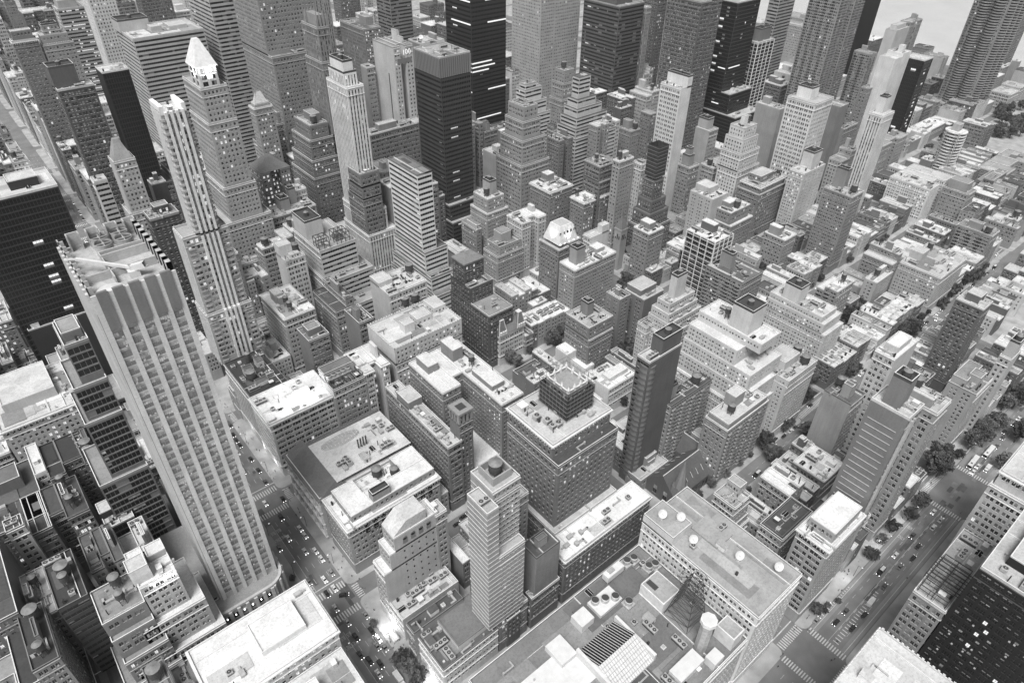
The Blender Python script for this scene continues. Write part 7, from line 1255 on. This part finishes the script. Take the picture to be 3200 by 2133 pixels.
def post_specials():
    for o in list(bpy.data.objects):
        l = o.get('label', '')
        if l.startswith('tall stone tower with floodlit'): hero_pyramid(o)
        elif l.startswith('massive dark brick hotel'): hero_netcube(o, TOPZ['netted_hotel'])
        elif l.startswith('broad grey store roof crowded'): hero_altroof(o, TOPZ['altman_low']+.02)
        elif l.startswith('columned palace front'): hero_palazzo(o, BXS['palazzo_building'])
        elif l.startswith('tall slab with sloping roof'):
            x0, y0, x1, y1, z = BXS['mansard_tower']
            obj('sloping_roof', mesh_from('sloping_roof', [np.array([[[x0, y0+.3, z+.9], [x0, y1, z+.9], [x0+7, y1, z+7], [x0+7, y0+.3, z+7]], [[x0+7, y0+.3, z+7], [x0+7, y1, z+7], [x1-6, y1, z+7], [x1-6, y0+.3, z+7]], [[x0, y0+.3, z+.9], [x0+7, y0+.3, z+7], [x0+7, y0+.3, z+.9], [x0, y0+.3, z+.9]], [[x0+7, y0+.3, z+.9], [x0+7, y0+.3, z+7], [x1-6, y0+.3, z+7], [x1-6, y0+.3, z+.9]]])], [I_RO]), o, col=.62)
            Q = []
            for k in range(4): a = x0+4.2+k*4.1; Q += [boxq(a, y0-.12, z-6.5, a+2.3, y0, z-3, True), cyl(a+1.15, 0, 0, .12, 1.15, n=16)[..., [0, 2, 1]]*[1, -1, 1]+[0, y0-.0, z-3]]
            obj('blind_arch', mesh_from('blind_arch', Q, [I_FR]*len(Q)), o)
            Q = [boxq(x0+4+a*3.8, y0-.08, z-12-b*5, x0+4.7+a*3.8, y0, z-11-b*5) for a in range(5) for b in range(6)]; obj('window', mesh_from('window', Q, [I_GD]*len(Q)), o, kind='stuff')
        elif l.startswith('white terracotta'):
            x0, y0, x1, y1, z = BXS['white_terracotta_building']; lamp('roof_lamp', (x0+25, y0+9, z+5), 5200, 1.5); lamp('roof_lamp', (x0+13, y0+7, z+4), 1800, 1)
            for x, y in ((x0+25, y0+9), (x0+13, y0+7)): obj('flood_lamp', FLOOD, o, (x, y, z+3.6))
        elif l.startswith('dark loggia'):
            x0, y0, x1, y1, z = BXS['bell_tower_block']; Q = [boxq(x0+i*(x1-x0-1)/3, y0, z, x0+1+i*(x1-x0-1)/3, y0+1, z+7) for i in range(4)]+[boxq(x0, y0+1+i*(y1-y0-2)/3, z, x0+1, y0+2+i*(y1-y0-2)/3, z+7) for i in range(4)]+[boxq(x0-.5, y0-.5, z+7, x1+.5, y1+.5, z+8.4, True)]
            obj('loggia', mesh_from('loggia', Q, [I_WALL]*len(Q)), o, col=.3); obj('roof_well', mesh_from('roof_well', [boxq(x0+2, y0+2, z+8.4, x1-2, y1-2, z+8.45)], [I_DK]), o)
        elif l.startswith('ornate building with double'):
            x0, y0, x1, y1, z = BXS['arcade_building']; Q = []
            for k in range(9): a = x0+9+k*4.6; Q.append(boxq(a, y0-.1, z-9, a+2.4, y0+.0, z-3.4, True)); Q.append(cyl(a+1.2, 0, 0, .1, 1.2, n=14)[..., [0, 2, 1]]*[1, -1, 1]+[0, y0, z-3.4])
            obj('arched_window', mesh_from('arched_window', Q, [I_GD]*len(Q)), o)
        elif l.startswith('grey building with black steel'):
            x0, y0, x1, y1, z = BXS['grey_truss_building']; frames(o, x0+1, y0+1, x1-1, y0+6, z, 2.2, 7, 1, .3)
            for k in range(5): obj('cooling_fan', COOL, o, (x0+2.5+k*3, y0+9, z+2.4))
            obj('machine_deck', eq('machine_deck', [(boxq(x0+.8, y0+7, z, x0+16, y0+11, z+2.4), MA_)]), o)
        elif l.startswith('pale setback block with floodlit'):
            x0, y0, x1, y1, z = BXS['lit_crown_block']
            for k in range(3): lamp('flood_lamp', (x0+5+k*3.5, y0-1.6, z-1.5), 260, .3); obj('flood_lamp', FLOOD, o, (x0+5+k*3.5, y0-1.0, z-1.2))
            clad(o, [(x0-1, y0+2, x0+6, y0+9, z, z+8)], 'nn', .7, random.Random(2), 0); q, m = roofq((x0-1, y0+2, x0+6, y0+9), z+8, .5, .5); obj('roof', mesh_from('roof', q, m), o, col=.55)
        elif l.startswith('white store block with grey roof'): pass
# ------------------------------------------------------------------ ground, roads, traffic
ST = {33: -80, 34: 0, 35: 84.6, 36: 163.8, 37: 243, 38: 322.2, 39: 401.4, 40: 480.6, 41: 559.8, 42: 644, 43: 729, 44: 808, 45: 887, 46: 966, 47: 1045, 48: 1125, 49: 1204, 50: 1283, 51: 1362, 52: 1441, 53: 1520, 54: 1600, 55: 1680, 56: 1760, 57: 1850, 58: 1940}
HWS = lambda s: 15.2 if s in (34, 42) else 9.1
AV = [(-300, 15.2), (0, 15.2), (155.4, 12.2), (309, 21), (465.5, 11), (619, 15.2), (835, 15.2), (1063, 15.2)]
def finish():
    post_specials(); hero_stripe(); hero_white_stripe(); hero_stripetower(); hero_church(); hero_church2()
    SL = [ASPH, PAVE, LINE, BUSL, WATER, GLOW, WHITE]
    def sheet(name, quads, m, z): return struct(name, mesh_from(name, [np.array([[[a, b, z], [c, b, z], [c, d, z], [a, d, z]] for a, b, c, d in quads], float)], [m], SL))
    sheet('ground', [(-6000, -6000, 9000, 12000)], 0, 0)
    sheet('river', [(1185, -2000, 2200, 4000)], 4, .02)
    ys = sorted(ST); xs = AV; n = 0
    for i in range(len(xs)-1):
        for a, b in zip(ys, ys[1:]):
            x0, x1 = xs[i][0]+xs[i][1], xs[i+1][0]-xs[i+1][1]; y0, y1 = ST[a]+HWS(a), ST[b]-HWS(b)
            s = 6.8 if xs[i][0] == 0 else 4.0; e = 6.8 if xs[i+1][0] == 0 else 4.0
            sy0 = 4.4 if a != 34 else 5.5; sy1 = 4.4 if b != 34 else 5.5
            X0, Y0, X1, Y1 = x0-s, y0-sy0, x1+e, y1+sy1; R = 3.6
            poly = []
            for cx, cy, t0 in ((X1-R, Y0+R, -90), (X1-R, Y1-R, 0), (X0+R, Y1-R, 90), (X0+R, Y0+R, 180)):
                for t in (0, 30, 60, 90): poly.append((cx+R*math.cos(math.radians(t0+t)), cy+R*math.sin(math.radians(t0+t))))
            struct('pavement', mesh_from('pavement', [prism(poly, 0, .15)], [1], SL))
    # markings
    Q = []
    def r(x0, y0, x1, y1): Q.append((x0, y0, x1, y1))
    def cross_ns(xc, hwx, y, w=3.6, st=1.35):     # bars parallel to an avenue, row across it
        x = xc-hwx+.5
        while x < xc+hwx-.5: r(x, y, x+.62, y+w); x += st
    def cross_ew(x, yc, hwy, w=3.4, st=1.25):
        y = yc-hwy+.4
        while y < yc+hwy-.4: r(x, y, x+w, y+.58); y += st
    for ax, hx in AV[1:6]:
        for s in ys[1:12]:
            hy = HWS(s); rh = hy-4.5 if s != 34 else hy-5.7; rx = hx-(6.8 if ax == 0 else 4.2)
            cross_ns(ax, rx, ST[s]+rh+1.2, 4); cross_ns(ax, rx, ST[s]-rh-5.2, 4)
            if ax < 500: cross_ew(ax-rx-4.6, ST[s], rh); cross_ew(ax+rx+1.2, ST[s], rh)
            r(ax-rx, ST[s]+rh+7.2, ax+rx, ST[s]+rh+7.7)
    for y in range(0, 900, 9):
        inter = any(abs(y+1.5-ST[s]) < HWS(s)+4 for s in ys)
        if not inter:
            for x in (-3.0, .5, 4.0): r(x-.08, y, x+.08, y+3.2)
            for ax in (155.4, 465.5, 619): r(ax-1.6, y, ax-1.45, y+3); r(ax+1.6, y, ax+1.75, y+3)
    for a, b in zip(ys, ys[1:]): r(-5.3, ST[a]+HWS(a)+2, -5.12, ST[b]-HWS(b)-6)
    for x in range(-40, 800, 7):
        if not any(abs(x-a) < h+6 for a, h in AV): r(x, -.3, x+3, -.12); r(x, 4.2, x+3, 4.34); r(x, -4.4, x+3, -4.26)
        if x > 170 and not any(abs(x-a) < h+6 for a, h in AV): r(x, 84.5, x+3, 84.62); r(x, 163.7, x+3, 163.82)
    r(168, 7.6, 288, 7.8); r(168, -7.8, 288, -7.6); r(168, .1, 288, .22)
    k = 0
    while k < 42: r(170+k, -4.0+k*.03, 170.5+k, -1.2); k += 2.1
    k = 0
    while k < 24: r(178+k, 8.2, 178.5+k, 9.6-k*.03); k += 1.7
    sheet('road_marking', Q, 2, .016)
    sheet('bus_lane', [(168, 5.9, 287, 9.2), (168, -9.2, 287, -6.0), (331, 5.9, 454, 9.2), (331, -9.2, 454, -6)]+[(-8.3, ST[a]+HWS(a)+6, -5.35, ST[b]-HWS(b)-6) for a, b in zip(ys[1:8], ys[2:9])], 3, .008)
    for (x, y, t) in ((-6.9, 146, 'BUS'), (-3.7, 146, 'BUS'), (-6.9, 140.5, 'ONLY'), (-3.7, 140.5, 'ONLY'), (-6.9, 222, 'BUS'), (-3.7, 222, 'BUS'), (-6.9, 216.5, 'ONLY'), (-3.7, 216.5, 'ONLY'), (-6.9, 262, 'BUS'), (-6.9, 256.5, 'ONLY'), (-6.9, 184, 'BUS'), (-6.9, 179, 'ONLY')):
        me = text_mesh(t, 1.5, .004); o = struct('road_marking', me, (x, y, .03)); o.rotation_euler = (0, 0, math.pi); o.scale = (.85, 2.2, 1)
    for (x, y, t) in ((262, 6, 'BUS'), (252, 6, 'ONLY')):
        me = text_mesh(t, 1.5, .004); o = struct('road_marking', me, (x, y, .03)); o.rotation_euler = (0, 0, -math.pi/2); o.scale = (.85, 2.2, 1)
    rg = random.Random(44); Q = []
    for i in range(150):
        if i % 2: x = rg.uniform(-8, 7); y = rg.uniform(60, 700); w, l = rg.uniform(1, 3), rg.uniform(2, 14)
        else: x = rg.uniform(165, 450); y = rg.choice([0, 84.6])+rg.uniform(-4, 3); w, l = rg.uniform(2, 14), rg.uniform(.8, 2.6)
        Q.append(np.array([[[x, y, .004+i*.00004], [x+w, y, .004+i*.00004], [x+w, y+l, .004+i*.00004], [x, y+l, .004+i*.00004]]]))
    for k in range(3): struct('road_patch', mesh_from('road_patch', Q[k::3], [0]*len(Q[k::3]), [(flat('asphalt_patch', (.10, .13, .22)[k], .9, var=.25, scale=.3))]))
    # tunnel plaza chevrons
    Q = []
    for k in range(16): Q.append(bar((820+k*3, 176+k*.6, .05), (824+k*3.4, 190+k*1.2, .05), .5))
    struct('road_marking', mesh_from('road_marking', Q, [2]*len(Q), SL))
    cars(); trees(); people(); lights(); haze(); camera()
def carmesh(kind):
    L, W, H = dict(sedan=(4.7, 1.85, 1.45), suv=(4.9, 1.95, 1.75), van=(6.2, 2.2, 2.6), bus=(12.2, 2.6, 3.1), truck=(7.5, 2.4, 3.0))[kind]
    S = [PAINT, GD, TYRE, GLOW, LIT, DARK, WHITE]
    def mk(n, parts): return mesh_from(n, [p[0] for p in parts], [p[1] for p in parts], S)
    low = .75 if kind in ('sedan', 'suv') else H
    P = []
    if kind in ('sedan', 'suv'):
        P.append((frus(-L/2, -W/2, L/2, W/2, .3, .62, -.03, -.03), 0)); P.append((frus(-L/2, -W/2, L/2, W/2, .62, .86 if kind == 'sedan' else 1.0, .12, .06), 0))
        zt = .86 if kind == 'sedan' else 1.0; c0 = -L/2+(1.0 if kind == 'sedan' else .35); c1 = L/2-1.35
        gl = [(frus(c0, -W/2+.1, c1, W/2-.1, zt, H-.06, .55, .16), 1)]; rf = [(boxq(c0+.55, -W/2+.27, H-.06, c1-.55, W/2-.27, H, True), 0)]
        for s in (-1, 1): rf.append((bar((c0+.05, s*(W/2-.12), zt), (c0+.6, s*(W/2-.27), H-.03), .09), 0)); rf.append((bar((c1-.05, s*(W/2-.12), zt), (c1-.6, s*(W/2-.27), H-.03), .09), 0)); rf.append((bar(((c0+c1)/2, s*(W/2-.1), zt), ((c0+c1)/2, s*(W/2-.26), H-.03), .09), 0))
    elif kind == 'bus':
        P.append((boxq(-L/2, -W/2, .35, L/2, W/2, H-.1), 0)); P.append((frus(-L/2, -W/2, L/2, W/2, H-.1, H, .1, .12), 0)); gl = [(boxq(-L/2+.3, -W/2-.02, 1.3, L/2-.2, W/2+.02, 2.4, True), 1), (boxq(L/2-.1, -W/2+.1, 1.1, L/2+.02, W/2-.1, 2.7, True), 1)]; rf = [(boxq(-2.5, -.8, H, .2, .8, H+.3), 0), (boxq(3, -.5, H, 4, .5, H+.15), 5)]
    else:
        c = L/2-1.9; P.append((boxq(-L/2, -W/2, .5, c-.1, W/2, H), 0)); P.append((frus(c-.1, -W/2+.1, L/2, W/2-.1, .4, H*.72, .25, .08), 0)); gl = [(frus(c+.2, -W/2+.05, L/2+.03, W/2-.05, 1.25, H*.68, .3, .06), 1)]; rf = [(boxq(-L/2+.3, -W/2+.3, H, c-.5, W/2-.3, H+.04), 6)]
    wh = [mk('tyre', [(cyl(0, 0, -.14, .14, .34, n=14)[..., [0, 2, 1]], 2), (cyl(0, 0, -.145, .145, .18, n=10)[..., [0, 2, 1]], 6)])]
    return dict(L=L, W=W, body=mk('body', P), glass=mk('window', gl), roof=mk('roof', rf), wheel=wh[0], head=mk('headlight', [(boxq(-.06, -.16, -.09, .06, .16, .09, True), 3)]), tail=mk('tail_light', [(boxq(-.04, -.16, -.08, .04, .16, .08, True), 6)]), H=H)
def cars():
    CM = {k: carmesh(k) for k in ('sedan', 'suv', 'van', 'bus', 'truck')}
    proto = {}
    def car(kind, x, y, rz, col, label, group, lit=True):
        d = CM[kind]; t = thing({'sedan': 'car', 'suv': 'car', 'van': 'van', 'bus': 'bus', 'truck': 'truck'}[kind], label, 'car' if kind in ('sedan', 'suv') else kind, (x, y, .02), rz, group)
        obj('body', d['body'], t, col=col); obj('window', d['glass'], t); obj('roof', d['roof'], t, col=col)
        for sx in (-1, 1):
            for sy in (-1, 1): obj('wheel', d['wheel'], t, (sx*d['L']*.31, sy*(d['W']/2-.12), .34))
        for sy in (-1, 1): obj('headlight', d['head'], t, (d['L']/2, sy*(d['W']/2-.3), .68)); obj('tail_light', d['tail'], t, (-d['L']/2, sy*(d['W']/2-.3), .75))
    for x, y, kind, tone, h in CARS:
        rz = {'s': -math.pi/2, 'e': 0, 'w': math.pi, 't': -.5}[h]+random.Random(x*y).uniform(-.03, .03)
        nm = {'sedan': 'car', 'suv': 'tall car', 'van': 'van', 'bus': 'bus', 'truck': 'box truck'}[kind]
        tn = 'white' if tone > .5 else 'grey' if tone > .12 else 'black'
        pl = 'along the kerb of the wide avenue' if h == 's' and x > 6 else 'driving down the wide avenue' if h == 's' else 'turning across the avenue crossing' if h == 't' else 'on the wide crosstown street at lower right' if y < 20 else 'on the tree lined side street' if x > 150 else 'on the shadowed cross street'
        car(kind, x, y, rz, tone, '%s %s %s' % (tn, nm, pl), '%s %ss %s' % (tn, nm, pl))
def leafcloud(seed, r, h, n, sl):
    g = np.random.default_rng(seed); k = 52
    c = g.normal(size=(k, 3)); c /= np.linalg.norm(c, axis=1)[:, None]; c *= (g.random((k, 1))**.33)*g.uniform(.8, 1.15, (k, 1)); c *= [r*.8, r*.8, h*.34]; c[:, 2] += h*.66
    rad = g.uniform(.12, .30, k)*r
    i = g.integers(0, k, n); d = g.normal(size=(n, 3)); d /= np.linalg.norm(d, axis=1)[:, None]; p = c[i]+d*rad[i][:, None]*g.uniform(.55, 1.05, (n, 1))
    u = g.normal(size=(n, 3)); u /= np.linalg.norm(u, axis=1)[:, None]; v = np.cross(u, g.normal(size=(n, 3))); v /= np.linalg.norm(v, axis=1)[:, None]; s = g.uniform(.16, .38, (n, 1))
    q = np.stack([p-u*s-v*s*.6, p+u*s-v*s*.6, p+u*s+v*s*.6, p-u*s+v*s*.6], 1)
    crown = mesh_from('crown', [q], [0], sl)
    T = [cyl(0, 0, 0, h*.5, .28, .18, n=8, cap=False)]
    for a in c[:9]: T.append(bar((0, 0, h*.38), tuple(a*[.8, .8, .95]), .14))
    return crown, mesh_from('trunk', T, [1]*len(T), sl)
def trees():
    SL = [LEAF, BARK]; K = [leafcloud(i, 4.2, 10.5, 3400, SL) for i in range(4)]
    for i, (x, y, s, g) in enumerate(TREES):
        rg = random.Random(i); t = thing('tree', g[0], 'tree', (x, y, .15), rg.random()*6, g[1]); c, k = K[i % 4]
        t.scale = (s*rg.uniform(.9, 1.1), s*rg.uniform(.9, 1.1), s*rg.uniform(.85, 1.1)); obj('crown', c, t); obj('trunk', k, t)
def people():
    V = [(0, 0, .95), (0, 0, 1.2), (0, 0, 1.42), (0, .01, 1.52), (0, .01, 1.66), (.11, 0, .9), (.12, .06, .5), (.12, .1, .08), (.12, .2, .05), (-.11, 0, .9), (-.12, -.06, .5), (-.12, -.12, .08), (-.12, -.02, .05), (.2, 0, 1.4), (.25, -.06, 1.12), (.24, .06, .88), (-.2, 0, 1.4), (-.25, .06, 1.12), (-.24, .14, .9)]
    E = [(0, 1), (1, 2), (2, 3), (3, 4), (0, 5), (5, 6), (6, 7), (7, 8), (0, 9), (9, 10), (10, 11), (11, 12), (2, 13), (13, 14), (14, 15), (2, 16), (16, 17), (17, 18)]
    R = [.16, .15, .14, .06, .11, .1, .07, .05, .04, .1, .07, .05, .04, .07, .05, .04, .07, .05, .04]
    me = bpy.data.meshes.new('person'); me.from_pydata(V, E, []); o = bpy.data.objects.new('p', me); C.objects.link(o)
    m = o.modifiers.new('s', 'SKIN'); m = o.modifiers.new('u', 'SUBSURF'); m.levels = 1
    for i, v in enumerate(me.skin_vertices[0].data): v.radius = (R[i], R[i]); v.use_root = i == 0
    bpy.context.view_layer.update(); ev = o.evaluated_get(bpy.context.evaluated_depsgraph_get()); body = bpy.data.meshes.new_from_object(ev); bpy.data.objects.remove(o)
    body.materials.clear(); body.materials.append(PAINT)
    rg = random.Random(12)
    for x, y in PEOPLE:
        o = obj('person', body, None, (x, y, .15), rg.random()*6.28, rg.choice([.03, .05, .1, .3, .5])); o['label'] = 'person walking on the wide avenue pavement' if x < 60 else 'person at the crossing on the wide crosstown street'; o['category'] = 'person'; o['group'] = 'people on the avenue pavement' if x < 60 else 'people at the crosstown crossing'
    # street lamps

    post = mesh_from('pole', [cyl(0, 0, 0, 8.5, .12, .08, n=8), bar((0, 0, 8.4), (1.8, 0, 8.9), .1)], [I_DK, I_DK]); head = mesh_from('lamp_head', [boxq(1.5, -.2, 8.75, 2.2, .2, 8.95, True)], [I_LIT])
    for x, y, rz, lab in LAMPS:
        t = thing('street_lamp', lab, 'street lamp', (x, y, .15), rz, lab+'s'); obj('pole', post, t); obj('lamp_head', head, t)
def lights():
    for x, y, z, e in ((17, 138, 4.5, 0), (20, 62, 5, 0)): pass
    t = thing('market_stall', 'brilliantly lit street stall canopy on the avenue pavement', 'stall', (11.5, 131, .15))
    obj('canopy', mesh_from('canopy', [frus(-1.6, -3.2, 1.6, 3.2, 2.6, 3.2, .8, .8)], [I_CO]), t)
    for sx in (-1.4, 1.4):
        for sy in (-3, 3): obj('post', mesh_from('post', [bar((sx, sy, 0), (sx, sy, 2.6), .1)], [I_DK]), t)
    obj('counter', mesh_from('counter', [boxq(-1.2, -2.6, 0, .4, 2.6, 1)], [I_CO]), t); obj('lamp', mesh_from('lamp', [boxq(-1.3, 3.3, 2.9, 1.3, 3.6, 3.3, True)], [I_LIT]), t)
    lamp('stall_lamp', (11.2, 135.5, 4.2), 2000, .6); lamp('shop_lamp', (12.5, 104, 4), 900, .6)
    for x, y in ((13, 282), (13, 300), (13, 265), (-13, 300), (13, 640), (13, 600), (13, 520), (0, 690)): lamp('shop_lamp', (x, y, 5), 420, .8)
    for x, y in ((262, 11), (236, 12), (205, 12), (345, -11), (300, 14), (380, 11)): lamp('shop_lamp', (x, y, 5), 500, .8)
    for x, y in ((400, 560), (372, 520)): lamp('lobby_lamp', (x-14, y-25, 5), 3000, .8)
    sun = bpy.data.lights.new('sun', 'SUN'); sun.energy = SUNE; sun.angle = math.radians(26); sun.color = (1, .995, .985)
    so = bpy.data.objects.new('sun', sun); C.objects.link(so); so.rotation_euler = (math.radians(90-SUNEL), 0, math.radians(180-SUNAZ)+math.pi)
    so.rotation_euler = (math.radians(90-SUNEL), 0, math.radians(180-SUNAZ))
    w = bpy.data.worlds.new('World'); bpy.context.scene.world = w; w.use_nodes = True; N = w.node_tree.nodes; L = w.node_tree.links; bg = N['Background']
    s = N.new('ShaderNodeTexSky'); s.sky_type = 'NISHITA'; s.sun_disc = False; s.sun_elevation = math.radians(SUNEL); s.sun_rotation = math.radians(SUNAZ); s.dust_density = 4; s.air_density = 1
    bw = N.new('ShaderNodeRGBToBW'); L.new(s.outputs[0], bw.inputs[0]); L.new(bw.outputs[0], bg.inputs['Color']); bg.inputs['Strength'].default_value = SKYS
def haze():
    m = bpy.data.materials.new('haze'); m.use_nodes = True; N = m.node_tree.nodes; L = m.node_tree.links; N.remove(N['Principled BSDF'])
    v = N.new('ShaderNodeVolumePrincipled'); v.inputs['Color'].default_value = (.9, .9, .9, 1); v.inputs['Density'].default_value = HAZE; v.inputs['Anisotropy'].default_value = .3
    L.new(v.outputs[0], N['Material Output'].inputs['Volume'])
    me = mesh_from('haze', [boxq(-700, -400, -1, 2600, 3200, 330, True)], [0], [m]); o = obj('haze', me); o['kind'] = 'stuff'
def camera():
    sc = bpy.context.scene; cd = bpy.data.cameras.new('camera'); co = bpy.data.objects.new('camera', cd); C.objects.link(co); sc.camera = co
    cd.sensor_width = 36; cd.lens = 2136.87/3200*36; cd.clip_end = 20000; cd.clip_start = 1
    import mathutils
    y, t, r = math.radians(40.253), math.radians(37.649), math.radians(.72)
    f = mathutils.Vector((math.sin(y)*math.cos(t), math.cos(y)*math.cos(t), -math.sin(t))); rt = mathutils.Vector((math.cos(y), -math.sin(y), 0)); up = rt.cross(f)
    R = math.cos(r)*rt+math.sin(r)*up; U = -math.sin(r)*rt+math.cos(r)*up
    m = mathutils.Matrix((( R.x, U.x, -f.x, CAM[0]), (R.y, U.y, -f.y, CAM[1]), (R.z, U.z, -f.z, CAM[2]), (0, 0, 0, 1))); co.matrix_world = m
    vs = sc.view_settings; vs.view_transform = 'Standard'; vs.look = 'None'; vs.exposure = EXPO; vs.gamma = 1
    sc.render.engine = 'CYCLES'; sc.cycles.use_denoising = True; sc.cycles.max_bounces = 5; sc.cycles.diffuse_bounces = 1
HAZE = .00008
SUNEL, SUNAZ, SUNE, SKYS, EXPO = 60, 238, 2.2, .088, .48
TOPZ = {m[0]: m[2][4] for m in MAIN}; BXS = {m[0]: m[2] for m in MAIN}

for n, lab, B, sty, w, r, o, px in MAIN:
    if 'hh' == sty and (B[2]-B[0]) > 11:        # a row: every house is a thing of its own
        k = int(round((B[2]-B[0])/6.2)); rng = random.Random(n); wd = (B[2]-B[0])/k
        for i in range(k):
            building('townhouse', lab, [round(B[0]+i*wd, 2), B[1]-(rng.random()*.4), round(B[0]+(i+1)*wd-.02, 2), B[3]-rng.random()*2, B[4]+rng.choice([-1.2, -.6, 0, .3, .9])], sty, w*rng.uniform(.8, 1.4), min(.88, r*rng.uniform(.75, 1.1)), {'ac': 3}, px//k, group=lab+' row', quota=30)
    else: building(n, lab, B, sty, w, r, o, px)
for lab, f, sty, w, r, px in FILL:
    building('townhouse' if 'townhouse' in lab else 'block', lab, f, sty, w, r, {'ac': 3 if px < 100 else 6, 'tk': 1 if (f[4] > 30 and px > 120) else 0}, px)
finish()
print('objects', len(bpy.data.objects))
